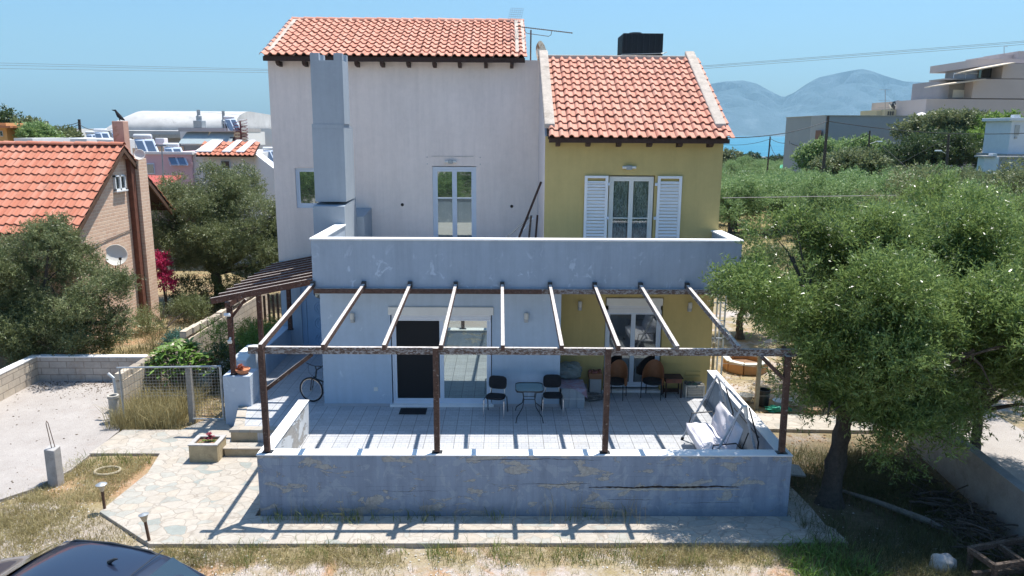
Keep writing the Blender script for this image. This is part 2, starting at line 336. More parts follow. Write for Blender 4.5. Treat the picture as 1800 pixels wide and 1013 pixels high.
def leafm(name, a, b, c, trans=.3, rough=.5):
    g = G(name); r = g.geo.outputs['Random Per Island']; col = g.ramp(r, [(0, a), (.55, b), (.93, c), (1, sc(c, 1.5))])
    oi = g.n('ObjectInfo'); col = g.mix(g.math('MULTIPLY', oi.outputs['Random'], .35), col, sc(b, .7))
    col = g.mix(g.smooth(g.noise(1.3, 5, .6), .45, .65), col, g.mix(.6, col, c)); col = g.mix(g.smooth(g.noise(.9, 4, .6, vec=g.mapv((1, 1, 1), loc=(9, 4, 2))), .5, .7), col, sc(a, .9))
    g.fin(col, rough, .4); tr = g.n('BsdfTranslucent'); g.put(tr.inputs[0], g.mix(.5, col, sc(c, 1.6))); mx = g.n('MixShader'); mx.inputs[0].default_value = trans
    g.t.links.new(g.b.outputs[0], mx.inputs[1]); g.t.links.new(tr.outputs[0], mx.inputs[2]); g.t.links.new(mx.outputs[0], g.out.inputs[0]); return g.m
M['leaf_main'] = leafm('fresh_olive_leaves', (.045, .08, .016), (.11, .175, .036), (.27, .36, .12), .33, .3)
M['leaf_olive'] = leafm('olive_leaves', (.065, .09, .027), (.125, .155, .055), (.26, .29, .14), .25, .45)
M['leaf_grove'] = leafm('grove_leaves', (.11, .19, .05), (.18, .28, .085), (.28, .38, .16), .3, .5)
M['leaf_dark'] = leafm('dark_shrub_leaves', (.03, .055, .018), (.05, .085, .027), (.1, .14, .05), .25, .45)
M['leaf_bright'] = leafm('bright_leaves', (.08, .16, .025), (.13, .23, .04), (.22, .33, .08), .35, .4)
M['leaf_blue'] = leafm('blue_green_leaves', (.03, .1, .08), (.05, .15, .12), (.1, .22, .18), .2, .5)
M['leaf_pink'] = leafm('magenta_bracts', (.3, .01, .06), (.42, .02, .09), (.55, .05, .16), .35, .6)
M['leaf_red'] = leafm('rust_red_leaves', (.2, .04, .02), (.3, .07, .03), (.4, .13, .06), .3, .5)
M['straw'] = leafm('straw_blades', (.2, .16, .06), (.3, .25, .11), (.44, .38, .2), .3, .7)
M['weed'] = leafm('green_weed_blades', (.08, .12, .03), (.15, .2, .05), (.26, .29, .09), .3, .6)
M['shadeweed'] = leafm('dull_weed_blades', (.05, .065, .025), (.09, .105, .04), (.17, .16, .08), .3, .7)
M['bark'] = plain('bark', (.085, .068, .055), .95, .4, 12, 1, 45)
M['bark_pale'] = plain('grey_bark', (.19, .165, .14), .95, .35, 12, .8, 45)
def glass(name, tint=(.03, .04, .042), refl=.3, gt=(.8, .9, .88)):
    g = G(name); g.fin(tint, .05, .6); gl = g.n('BsdfGlossy'); g.put(gl.inputs[0], gt); gl.inputs['Roughness'].default_value = .015
    g.b.inputs['Roughness'].default_value = .1; mx = g.n('MixShader'); mx.inputs[0].default_value = refl
    g.t.links.new(g.b.outputs[0], mx.inputs[1]); g.t.links.new(gl.outputs[0], mx.inputs[2]); g.t.links.new(mx.outputs[0], g.out.inputs[0]); return g.m
M['glass'] = glass('window_glass', refl=.33)
M['glass_slide'] = glass('sliding_door_glass', (.05, .07, .07), .5, (.72, .82, .78))
M['glass_dark'] = glass('dark_window_glass', (.018, .022, .026), .14)
M['glass_blue'] = glass('solar_glass', (.09, .12, .16), .14, (.8, .87, 1))
M['glass_table'] = glass('table_glass', (.1, .18, .185), .25, (.7, .9, .9))
def carpaint():
    g = G('car_paint'); g.fin((.012, .018, .038), .3, .5); g.b.inputs['Coat Weight'].default_value = 1; g.b.inputs['Coat Roughness'].default_value = .03
    g.put(g.b.inputs['Base Color'], g.mix(g.smooth(g.noise(260, 2, .8), .68, .78), (.012, .018, .038), (.1, .11, .13))); return g.m
M['car'] = carpaint(); M['carglass'] = glass('car_glass', (.01, .014, .014), .18)
def sea():
    g = G('sea_water'); n = g.noise(.12, 6, .7, vec=g.mapv((1, .35, 1))); c = g.mix(g.smooth(g.noise(.01, 6, .7, vec=g.mapv((.5, 1, 1))), .4, .6), (.004, .13, .21), (.01, .18, .26))
    sp = g.smooth(g.noise(.35, 4, .8, vec=g.mapv((1, .3, 1))), .66, .72); c = g.mix(sp, c, (.5, .6, .65)); g.bump(n, .5, 1.2); return g.fin(c, .35, .3)
M['sea'] = sea()
def mount():
    g = G('mountain_rock'); n = g.noise(.0022, 14, .78, dist=.3, vec=g.mapv((1.4, .8, 2.2))); c = g.ramp(n, [(.35, (.05, .085, .1)), (.55, (.085, .125, .15)), (.7, (.19, .24, .27))]); g.bump(n, .8, 60); return g.fin(c, .95, .1)  # rock tones turned blue, some distance haze painted into the colour
M['mount'] = mount()
# ------------------------------------------------------------ terrain
def sstep(t): t = max(0, min(1, t)); return t*t*(3-2*t)
def gz(x, y):
    z = 0.
    if y > 30: z -= .03*(y-30)*(.25+.75*sstep((x+10)/35))
    if y > 380: z -= (y-380)*.12
    return z
def axis_pts(lo, hi, near_lo, near_hi, fine, growth=1.13):
    a = list(np.arange(near_lo, near_hi+fine/2, fine)); st = fine
    while a[-1] < hi: st *= growth; a.append(min(hi, a[-1]+st))
    st = fine
    while a[0] > lo: st *= growth; a.insert(0, max(lo, a[0]-st))
    return a
gx = axis_pts(-900, 1400, -14, 14, .2); gy = axis_pts(-120, 620, 7, 26, .2)
rs = np.random.RandomState(3); V = []; F_ = []
def nz2(x, y): return .5*math.sin(1.7*x+.6*y)+.3*math.sin(3.1*y-2.2*x+1)+.2*math.sin(6.3*x+5.1*y)
for yy in gy:
    for xx in gx:
        amp = .022 if yy < 30 else min(.5, .02+(yy-30)*.006)
        V.append((xx, yy, gz(xx, yy)-.05+amp*nz2(xx, yy)+(rs.rand()-.5)*.012))
nx = len(gx)
for j in range(len(gy)-1):
    for i in range(nx-1): a = j*nx+i; F_.append((a, a+1, a+nx+1, a+nx))
mb = MB(); mb.v = V; mb.f = F_; o = mb.build('ground', M['ground'], smooth=True); tag(o, kind='structure')
mb = MB()
sx = list(np.linspace(-9900, 16900, 40)); sy = [300, 500, 900, 1600, 3000, 6000, 10000, 13400]
mb.v = [(x, y, -12) for y in sy for x in sx]; mb.f = [(j*40+i, j*40+i+1, j*40+i+41, j*40+i+40) for j in range(7) for i in range(39)]
tag(mb.build('sea', M['sea']), kind='structure')
# mountains across the bay: a height field 9 to 13 km out
prof = [(900, 226), (1100, 190), (1180, 165), (1240, 148), (1270, 143), (1300, 141), (1325, 147), (1345, 158), (1372, 171), (1390, 163), (1410, 148), (1430, 136), (1470, 127), (1490, 123), (1505, 121), (1520, 124), (1545, 133), (1580, 143), (1610, 144), (1640, 146), (1665, 144), (1700, 134), (1740, 122), (1800, 116), (1900, 130), (2100, 160), (2400, 226)]
def mh(px):
    for (a, ya), (b, yb) in zip(prof, prof[1:]):
        if a <= px <= b: return (ya+(yb-ya)*(px-a)/(b-a))
    return 226
NU, NV = 260, 60; V = []; rs = np.random.RandomState(5)
ph = [(rs.uniform(2, 30), rs.uniform(1, 14), rs.uniform(0, 6.28)) for _ in range(16)]
for j in range(NV):
    t = j/(NV-1)
    for i in range(NU):
        px = 900+1500*i/(NU-1); YY = 8600+4200*t
        p = at(px, mh(px), 11000); hh = max(0, p.z+12)
        rid = sum(math.sin(i/NU*a*6+t*b*6+c)/(1+a*.12) for a, b, c in ph)
        rd = 1-abs(math.sin(i*.19+3*math.sin(t*4+i*.03)+rid*.6))
        s_ = sstep(t/.62)**.8 if t < .62 else 1-.6*sstep((t-.62)/.38)
        z = -14+hh*(YY/11000 if t < .62 else 1)*s_*(1-.30*rd*(1-abs(t-.62)/.62 if t < .62 else 1)*(1 if .04 < t < .58 else 0))
        q = at(px, 233, YY); V.append((q.x, YY, z if t > 0 else -16))
mb = MB(); mb.v = V; mb.f = [(j*NU+i, j*NU+i+1, (j+1)*NU+i+1, (j+1)*NU+i) for j in range(NV-1) for i in range(NU-1)]
tag(mb.build('mountains', M['mount'], smooth=False), kind='structure')
# paving
mb = MB(); mb.prism([(-7.76, 13.5), (-6.27, 12.33), (6.25, 12.38), (6.2, 12.9), (5.7, 13.34), (-4.72, 13.34), (-4.72, 15.95), (-6.35, 16.1), (-6.0, 16.8), (-6.9, 18.0), (-7.1, 18.3), (-7.55, 18.3), (-7.9, 17.6), (-9.32, 17.6), (-9.4, 16.2), (-7.8, 16.2), (-7.62, 15.2)], -.12, .03)
tag(mb.build('garden_path', M['flag'], bevel=.01), kind='structure')
mb = MB(); mb.prism([(-18, 14.1), (-10.05, 13.95), (-9.62, 14.5), (-9.35, 15.4), (-9.4, 17.6), (-10.1, 18.9), (-10.1, 21.35), (-13.62, 21.35), (-13.62, 16.5), (-18, 16.3)], -.12, .012)
tag(mb.build('driveway', M['drive']), kind='structure')
mb = MB(); mb.prism([(5.52, 17.75), (9.3, 17.6), (9.3, 18.6), (5.52, 18.85)], -.12, .04); mb.prism([(5.52, 12.95), (6.1, 12.9), (6.1, 13.7), (6.0, 15.0), (5.52, 15.4)], -.12, .025)
tag(mb.build('side_path', M['flag'], bevel=.01), kind='structure')
# ------------------------------------------------------------ terrace
mb = MB(); mb.prism([(-4.42, 13.6), (5.3, 13.6), (5.3, 19.0), (5.3, 22.9), (-6.62, 22.9), (-6.62, 18.15), (-6.2, 16.45), (-4.6, 16.4), (-4.42, 16.2)], 0., .5)
tag(mb.build('terrace_floor', M['floor'], bevel=0), kind='structure')
mb = MB(); mb.prism([(-6.28, 16.42), (-4.62, 16.4), (-4.62, 16.62), (-6.24, 16.66)], .44, .512); mb.prism([(-6.24, 16.66), (-6.0, 16.64), (-6.42, 18.14), (-6.64, 18.14)], .44, .512)
for (a, b, zt) in (((-6.3, 16.02), (-4.7, 16.36), .23),): mb.prism([(a[0], a[1]), (b[0], a[1]), (b[0], b[1]), (a[0], b[1])], zt-.03, zt)
st = thing('garden_steps', 'two stone topped steps climbing to the terrace beside the square planter', 'steps', (-5.5, 16.1, 0))
mb.build('tread', M['flag'], st, bevel=.008)
mb = MB(); mb.box(-6.27, -4.72, 16.05, 16.4, .0, .2); mb.prism([(-6.25, 16.44), (-4.64, 16.42), (-4.64, 16.6), (-6.22, 16.6)], .2, .438); mb.build('riser', plain('tan_render', (.4, .33, .22), .9, .25, 3, .4, 30, dirt=(.2, .15, .1)), st)
# low wall round the terrace
lw = thing('terrace_wall', 'weathered blue grey low wall with flaking paint round the front of the terrace', 'wall', (.4, 13.5, 0))
mb = MB(); mb.box(-4.62, 5.5, 13.35, 13.61, -.15, 1.25); mb.build('front_wall', M['lowwall'], lw, bevel=.012)
rough = plaster('rough_scraped_plaster', (.62, .64, .65), patches=(.4, .38, .35), plo=.55, phi=.56, pscale=.9)
mb = MB(); mb.box(-4.615, -4.4, 13.612, 16.33, -.15, 1.248); mb.build('side_wall', rough, lw, bevel=.012)
mb = MB(); mb.box(5.27, 5.495, 13.612, 18.6, -.15, 1.248); mb.build('side_wall', M['parapet'], lw, bevel=.012)
mb = MB(); mb.prism([(-4.63, 13.34), (5.51, 13.34), (5.51, 18.61), (5.255, 18.61), (5.255, 13.63), (-4.385, 13.63), (-4.385, 16.34), (-4.63, 16.34)], 1.25, 1.272); mb.build('wall_top', M['coping'], lw, bevel=.006)
g = G('crack_dark'); crk = g.fin((.05, .04, .035), .95, .1)
def crackmesh(x0, x1, z, w, seed, y=13.347):
    r = random.Random(seed); n = int((x1-x0)/.05); zz = z; up_ = []; lo = []
    for i in range(n+1):
        t = i/n; zz += r.uniform(-.008, .008)+(z-zz)*.1; ww = w*math.sin(math.pi*min(1, max(.02, t)))**.4*r.uniform(.5, 1.2)
        up_.append((x0+(x1-x0)*t, y, zz+ww/2)); lo.append((x0+(x1-x0)*t, y, zz-ww/2))
    m_ = MB(); m_.v = up_+lo; k = n+1; m_.f = [(k+i, k+i+1, i+1, i) for i in range(n)]; return m_
mb = MB()
for a in ((1.65, 4.55, .62, .045, 1), (.3, 1.7, .68, .008, 2), (-.7, 1.9, 1.17, .01, 3), (2.0, 2.9, .36, .008, 5), (3.3, 4.6, .3, .006, 6), (-2.5, -1.0, .55, .005, 8), (1.3, 2.3, .2, .006, 12)): q = crackmesh(*a); mb.add(q.v, q.f)
mb.build('crack', crk, lw)
mb = MB(); q = crackmesh(1.75, 4.6, .585, .05, 9, 13.346); mb.add(q.v, q.f); mb.build('bare_plaster', plain('bare_render', (.42, .41, .37), .95, .3, 9, .5, 30), lw)
# ------------------------------------------------------------ the house
H = thing('house', 'two storey house with mauve and ochre walls, blue balcony and red tiled roofs', 'house', (.3, 20, 0))
H.location = (.3, 20, 0)
slide = (-2.76, -.27, .5, 3.05); rdoor = (2.66, 4.16, .5, 3.07)
mb = MB(); mb.wall(-4.45, 1.42, 0, 3.662, 18.0, 18.22, [slide]); mb.box(-4.45, -4.25, 18.22, 22.88, 0, 3.662); mb.box(1.22, 1.42, 18.22, 19.3, 0, 3.662)
mb.build('ground_floor_wall', M['blue'], H)
mb = MB(); mb.wall(1.42, 5.47, 0, 3.662, 19.1, 19.3, [rdoor]); mb.box(5.27, 5.47, 19.3, 28, 0, 3.662); mb.build('ochre_ground_floor_wall', M['yellow'], H)
mb = MB(); mb.box(-4.42, 5.52, 17.32, 19.3, 3.662, 3.9); mb.box(-4.42, 1.2, 19.3, 22.88, 3.662, 3.9); mb.build('balcony_floor', plain('balcony_screed', (.5, .48, .45), .9, .1), H)
mb = MB(); mb.box(-4.425, 5.53, 17.3, 17.5, 3.66, 4.79); mb.box(-4.423, -4.2, 17.5, 20.02, 3.66, 4.788); mb.box(5.31, 5.528, 17.5, 19.1, 3.66, 4.788); mb.build('parapet', M['parapet'], H, bevel=.008)
mb = MB(); mb.prism([(-4.455, 17.27), (5.56, 17.27), (5.56, 19.1), (5.28, 19.1), (5.28, 17.53), (-4.17, 17.53), (-4.17, 20.02), (-4.455, 20.02)], 4.79, 4.83); mb.build('parapet_coping', M['coping'], H, bevel=.006)
udoor = (-2.13, -.82, 3.9, 6.24); uwin = (-6.23, -5.0, 4.97, 6.16); edoor = (-6.25, -5.2, .5, 2.72)
mb = MB(); mb.wall(-6.86, 1.03, 3.35, 9.3, 22.9, 23.12, [udoor, uwin])
mb.extr([(-6.86, 23.12, 3.35), (-6.86, 29, 3.35), (-6.86, 29, 9.3), (-6.86, 25.95, 10.68), (-6.86, 23.12, 9.4)], (.2, 0, 0))
mb.extr([(.4, 23.12, 3.35), (.4, 29, 3.35), (.4, 29, 9.3), (.4, 25.95, 10.68), (.4, 23.12, 9.4)], (.18, 0, 0)); mb.box(.58, 1.03, 23.12, 29, 9.0, 9.3)
mb.build('mauve_wall', M['purple'], H)
mb = MB(); mb.wall(-6.86, -4.45, 0, 3.35, 22.902, 23.1, [edoor]); mb.box(-6.86, -6.66, 23.1, 29, 0, 3.35); mb.build('entrance_wall', M['blue'], H)
ydoor = (2.64, 3.8, 3.9, 6.2)
mb = MB(); mb.wall(1.03, 5.47, 3.9, 7.15, 19.1, 19.3, [ydoor]); mb.extr([(5.27, 19.3, 3.662), (5.27, 28, 3.662), (5.27, 28, 9.3), (5.27, 22.75, 9.3), (5.27, 19.3, 7.25)], (.2, 0, 0)); mb.build('ochre_wall', M['yellow'], H)
mb = MB(); mb.extr([(1.028, 19.102, 3.9), (1.028, 22.9, 3.9), (1.028, 22.9, 9.3), (1.028, 19.102, 7.12)], (.05, 0, 0)); mb.build('block_side_wall', plaster('pale_mauve_plaster', (.66, .6, .58)), H)
mb = MB(); mb.box(1.05, 5.27, 22.7, 28, 9.15, 9.3); mb.box(1.0, 5.5, 22.62, 22.95, 9.3, 9.36); mb.box(-6.86, 1.3, 28.9, 29.1, 0, 9.3); mb.box(1.3, 5.47, 27.9, 28.1, 0, 9.28); mb.build('flat_roof', M['concrete'], H)
# interior shells so that openings show a dim room
mb = MB()
for (x0, x1, y0, y1, z0, z1) in ((-4.2, 1.2, 18.24, 22.8, .52, 3.6), (1.5, 5.2, 19.32, 22.8, .52, 3.6), (-6.6, .3, 23.2, 27, 3.95, 9), (1.2, 5.2, 19.35, 22.6, 3.95, 7)):
    mb.quad((x0, y1, z0), (x1, y1, z0), (x1, y1, z1), (x0, y1, z1)); mb.quad((x0, y0, z0), (x1, y0, z0), (x1, y1, z0), (x0, y1, z0)); mb.quad((x0, y1, z0), (x0, y1, z1), (x0, y0, z1), (x0, y0, z0)); mb.quad((x1, y0, z0), (x1, y0, z1), (x1, y1, z1), (x1, y1, z0))
mb.build('room', plain('room_plaster', (.35, .33, .3), .9, .05), H)
# skirting, drip line
skm = plain('skirting_tile', (.42, .42, .44), .5, .1)
for a in ((-4.47, -2.82, 17.985, 18.0), (-.21, 1.44, 17.985, 18.0), (1.42, 2.61, 19.085, 19.1), (4.21, 5.27, 19.085, 19.1)): mb = MB(); mb.box(*a, .5, .57); mb.build('skirting', skm, H)
def leafdoor(root, x0, x1, z0, z1, y, panes, frame=.055, mat=None, gl=None, transom=None, depth=.06, name='window', label=None):
    """one door or window with its frame, and panes as sub-parts"""
    mat = mat or M['alu']; gl = gl or M['glass']
    mb = MB(); mb.box(x0, x0+frame, y, y+depth, z0, z1); mb.box(x1-frame, x1, y, y+depth, z0, z1); mb.box(x0+frame, x1-frame, y, y+depth, z1-frame, z1); mb.box(x0+frame, x1-frame, y, y+depth, z0, z0+frame)
    n = panes; wd = (x1-x0-2*frame)/n; st_ = frame*.95
    for i in range(n):
        a = x0+frame+i*wd; b = a+wd
        mb.box(a, a+st_, y+.012, y+depth-.01, z0+frame, z1-frame); mb.box(b-st_, b, y+.012, y+depth-.01, z0+frame, z1-frame)
        mb.box(a+st_, b-st_, y+.012, y+depth-.01, z1-frame-st_, z1-frame); mb.box(a+st_, b-st_, y+.012, y+depth-.01, z0+frame, z0+frame+st_*1.3)
        if transom: mb.box(a+st_, b-st_, y+.014, y+depth-.012, transom-.015, transom+.015)
    f = mb.build(name, mat, root, bevel=.004)
    for i in range(n):
        a = x0+frame+i*wd+st_; b = x0+frame+(i+1)*wd-st_; q = MB(); q.quad((a, y+.035, z0+frame), (b, y+.035, z0+frame), (b, y+.035, z1-frame), (a, y+.035, z1-frame)); q.build('pane', gl if not isinstance(gl, list) else gl[i], f)
    return f
leafdoor(H, *udoor[:2], 3.92, 6.22, 22.94, 2, .075, M['alu'], M['glass'], 5.28, name='balcony_door')
leafdoor(H, *uwin, 22.94, 1, .06, M['alu'], M['glass'], name='window')
yd = leafdoor(H, 2.66, 3.78, 3.92, 6.17, 19.15, 2, .06, M['offwhite'], M['glass_dark'], 5.12, name='balcony_door')
def lace():
    g = G('lace_curtain'); x, y, z = g.xyz(); f = g.smooth(g.noise(6, 5, .7, vec=g.mapv((2.2, 1, 1)), dist=2.2), .5, .53); s_ = g.smooth(g.noise(7, 2, .5, vec=g.mapv((5, 1, .1))), .4, .6)
    return g.fin(g.mix(f, g.mix(s_, (.1, .115, .12), (.19, .21, .215)), (.3, .33, .33)), .9, .1)
M['lace'] = lace()
for a in (2.78, 3.3):
    mb = MB(); n = 18
    mb.v = [(a+.36*i/n, 19.20+.008*math.sin(i*2.1), z) for z in (4.0, 6.1) for i in range(n+1)]; mb.f = [(i, i+1, n+2+i, n+1+i) for i in range(n)]
    mb.build('curtain', M['lace'], yd)
# make the upper ochre panes clear so the lace shows
g = G('clear_glass'); g.b.inputs['Base Color'].default_value = (0, 0, 0, 1); tr = g.n('BsdfTransparent'); tr.inputs[0].default_value = (.75, .82, .82, 1); gl_ = g.n('BsdfGlossy'); gl_.inputs['Roughness'].default_value = .02; mx = g.n('MixShader'); mx.inputs[0].default_value = .12
g.t.links.new(tr.outputs[0], mx.inputs[1]); g.t.links.new(gl_.outputs[0], mx.inputs[2]); g.t.links.new(mx.outputs[0], g.out.inputs[0]); M['clear'] = g.m
for c in yd.children:
    if c.name.startswith('pane'): c.data.materials.clear(); c.data.materials.append(M['clear'])
# shutters
def shutter(x0, x1, hinge):
    mb = MB(); y0, y1 = 19.03, 19.07; f = .07; z0, z1 = 3.93, 6.19
    mb.box(x0, x0+f, y0, y1, z0, z1); mb.box(x1-f, x1, y0, y1, z0, z1); mb.box(x0+f, x1-f, y0, y1, z1-.06, z1); mb.box(x0+f, x1-f, y0, y1, z0, z0+.08)
    z = z0+.1
    while z < z1-.09: mb.obox(((x0+x1)/2, 19.05, z), (x1-x0-2*f, .05, .012), rx=math.radians(42)); mb.box(x0+f, x1-f, 19.05, 19.056, z-.036, z+.036); z += .083
    o = mb.build('shutter', M['white'], H, bevel=.003)
    xx = hinge
    for z in (4.3, 5.1, 5.95): h = MB(); h.box(xx-.03, xx+.03, 19.02, 19.09, z, z+.07); h.build('hinge', M['alu'], o)
shutter(2.03, 2.62, 2.63); shutter(3.86, 4.47, 3.83)
# sliding door with roller box, right glass door, entrance door
sd = leafdoor(H, -2.74, -.29, .56, 2.86, 18.06, 2, .055, M['alu'], [M['mosquito'], M['glass_slide']], name='sliding_door')
mb = MB(); mb.box(-2.8, -.23, 17.955, 18.2, 2.86, 3.06); mb.build('roller_shutter_box', M['offwhite'], H, bevel=.012)
mb = MB()
for i in range(4): mb.box(-2.72, -.3, 18.03, 18.05, 2.70+i*.04, 2.735+i*.04)
mb.build('roller_shutter', M['white'], H, bevel=.004)
mb = MB(); mb.box(-2.81, -.22, 17.93, 18.2, .5, .56); mb.build('door_sill', M['coping'], H, bevel=.006)
rd = leafdoor(H, 2.68, 4.14, .62, 2.72, 19.16, 2, .06, M['alu'], M['glass_dark'], name='glass_door')
mb = MB(); mb.box(2.68, 4.14, 19.05, 19.28, 2.86, 3.06); mb.build('roller_shutter_box', M['offwhite'], H, bevel=.012)
mb = MB()
for i in range(5): mb.box(2.74, 4.1, 19.11, 19.13, 2.66+i*.04, 2.695+i*.04)
mb.build('roller_shutter', M['white'], H, bevel=.004)
mb = MB(); mb.box(2.62, 4.2, 19.04, 19.28, .5, .56); mb.build('door_sill', M['coping'], H, bevel=.006)
dm = plain('blue_door_paint', (.33, .48, .66), .45, .05, 3, .04, 40)
mb = MB(); mb.box(-6.25, -6.1, 22.95, 23.05, .5, 2.72); mb.box(-5.3, -5.2, 22.95, 23.05, .5, 2.72); mb.box(-6.1, -5.3, 22.95, 23.05, 2.64, 2.72); fr_ = mb.build('entrance_door_frame', dm, H, bevel=.01)
mb = MB(); mb.box(-6.095, -5.305, 22.97, 23.03, .53, 2.635)
for z in (.85, 1.36, 1.87, 2.33):
    mb.lathe((-5.68, 22.97, z), [(.21, 0), (.21, .012), (.19, .016), (.17, .0)], 28, (0, -1, 0))
    if z < 2.2: mb.lathe((-5.68, 22.97, z), [(.13, 0), (.13, .01), (.115, .012), (.1, .0)], 28, (0, -1, 0))
ed = mb.build('entrance_door', dm, H)
mb = MB(); mb.lathe((-5.68, 22.962, 2.33), [(.17, 0), (.0, .0)], 28, (0, -1, 0)); mb.build('porthole', M['glass_dark'], ed)
mb = MB(); mb.lathe((-5.38, 22.97, 1.5), [(.02, 0), (.02, .05), (.035, .055), (.035, .08), (0, .085)], 12, (0, -1, 0)); mb.build('handle', M['chrome'], ed)
# conduit and vents on walls
mb = MB(); mb.box(4.83, 5.22, 19.06, 19.1, 1.03, 1.08); mb.box(4.83, 5.22, 19.06, 19.1, .92, .96); mb.tube([(3.95, 19.085, 1.3), (4.4, 19.085, 1.3), (4.83, 19.085, 1.27)], .006, 5); mb.build('wall_trim', M['yellow'], H)
mb = MB(); mb.box(-3.21, -3.11, 17.985, 18.0, .9, 1.0); mb.build('power_socket', M['offwhite'], H, bevel=.004)
mb = MB()
for x in (-3.05, .25): mb.lathe((x, 22.895, 5.05 if x > 0 else 5.08), [(.05, 0), (.02, .012), (0, .004)], 7, (0, -1, 0))
mb.build('wall_hole', crk, H)
mb = MB(); mb.tube([(-2.15, 22.89, 6.53), (-.9, 22.89, 6.53)], .006, 4)
for x, z in ((-2.28, 6.5), (-2.28, 6.3), (-.7, 6.5), (-.7, 6.3)): mb.box(x-.012, x+.012, 22.885, 22.9, z-.015, z+.015)
mb.build('shutter_fixing', M['steel'], H)
# chimney
CH = []
mb = MB(); mb.box(-5.02, -4.19, 20.0, 21.6, 3.3, 5.3); mb.prism([(-5.02, 20.0), (-4.19, 20.0), (-4.19, 21.6), (-5.02, 21.6)], 5.3, [5.3, 5.3, 5.42, 5.42])
mb.box(-5.0, -4.175, 20.21, 21.42, 5.4, 7.3); mb.extr([(-5.0, 20.21, 7.3), (-5.0, 21.42, 7.3), (-5.0, 21.03, 7.42), (-5.0, 20.21, 7.42)], (.825, 0, 0))
mb.box(-4.97, -4.15, 20.22, 20.95, 7.42, 9.02)
for (a, b, c, d) in ((-4.97, -4.75, 20.22, 20.4), (-4.37, -4.15, 20.22, 20.4), (-4.97, -4.75, 20.77, 20.95), (-4.37, -4.15, 20.77, 20.95)): mb.box(a, b, c, d, 9.02, 9.2)
mb.box(-4.19, -3.98, 21.6, 22.9, 3.9, 4.85); mb.box(-4.9, -4.19, 21.6, 22.9, 3.9, 4.85); mb.prism([(-4.9, 21.6), (-3.98, 21.6), (-3.98, 22.9), (-4.9, 22.9)], 4.85, [4.86, 4.86, 4.98, 4.98])
ch = mb.build('chimney', M['chim'], H, bevel=.012)
# ------------------------------------------------------------ tiled roofs
def tile_roof(parent, P, u, W, Ht, pitch, ncourse, mat, name='roof_tiles', seed=0, ridge=True):
    """P eave corner, u unit eave direction, Ht vector from eave to ridge"""
    P = Vector(P); u = Vector(u); L = Vector(Ht); v = L.normalized(); Ln = L.length; n = u.cross(v).normalized(); nc = int(round(W/pitch)); pitch = W/nc; cl = Ln/ncourse
    r = random.Random(seed); mb = MB(); K = 9
    def prof(t):
        if t < .58: return .062*math.sin(math.pi*t/.58)**.8
        return .004-.006*math.sin(math.pi*(t-.58)/.42)
    ts = [i/(K-1)*.58 for i in range(K)]+[.72, .86, 1.0]
    for j in range(ncourse):
        for i in range(nc):
            j0 = j*cl-.03+r.uniform(-.012, .012); j1 = (j+1)*cl+.045; dx = r.uniform(-.008, .008); sk = r.uniform(-.006, .006); dz = r.uniform(-.003, .006); base = len(mb.v)
            for (s_, lift) in ((j0, .046), (j1, .002)):
                for t in ts:
                    taper = 1-.10*(s_-j0)/cl
                    tt = .29+(t-.29)*taper if t <= .58 else t
                    mb.v.append(tuple(P+u*(i*pitch+tt*pitch+dx+(sk if s_ == j0 else -sk))+v*s_+n*(prof(t)*taper+lift+dz)))
            for t in ts: mb.v.append(tuple(P+u*(i*pitch+t*pitch+dx+sk)+v*(j0+.006)+n*(prof(t)+.046-.026+dz)))
            k = len(ts)
            for q in range(k-1):
                mb.f.append((base+q, base+q+1, base+k+q+1, base+k+q)); mb.f.append((base+2*k+q, base+2*k+q+1, base+q+1, base+q))
    o = mb.build(name, mat, parent, smooth=True)
    return o
def ridge_tiles(parent, A, B, rad, step, mat, seed=1, name='ridge_tile'):
    A, B = Vector(A), Vector(B); d = (B-A).normalized(); side = d.cross(Vector((0, 0, 1))).normalized(); upv = side.cross(d); n = int(round((B-A).length/step)); step = (B-A).length/n; mb = MB(); r = random.Random(seed)
    for i in range(n):
        b = len(mb.v); K = 9; dz = r.uniform(-.005, .005)
        for (s_, rr) in ((i*step-.02, rad*1.12), ((i+1)*step+.03, rad*.9)):
            for q in range(K):
                a = math.pi*q/(K-1); mb.v.append(tuple(A+d*s_+side*math.cos(a)*rr+upv*(math.sin(a)*rr*.8+dz)))
        for q in range(K):
            a = math.pi*q/(K-1); mb.v.append(tuple(A+d*(i*step-.018)+side*math.cos(a)*rad*.9+upv*(math.sin(a)*rad*.66+dz)))
        for q in range(K-1): mb.f.append((b+q, b+q+1, b+K+q+1, b+K+q)); mb.f.append((b+2*K+q, b+2*K+q+1, b+q+1, b+q))
    return mb.build(name, mat, parent, smooth=True)
def slab(parent, P, u, W, Ht, th, mat, name): 
    P = Vector(P); u = Vector(u); L = Vector(Ht); n = u.cross(L).normalized(); mb = MB()
    return mb.extr([P, P+u*W, P+u*W+L, P+L], -n*th).build(name, mat, parent)
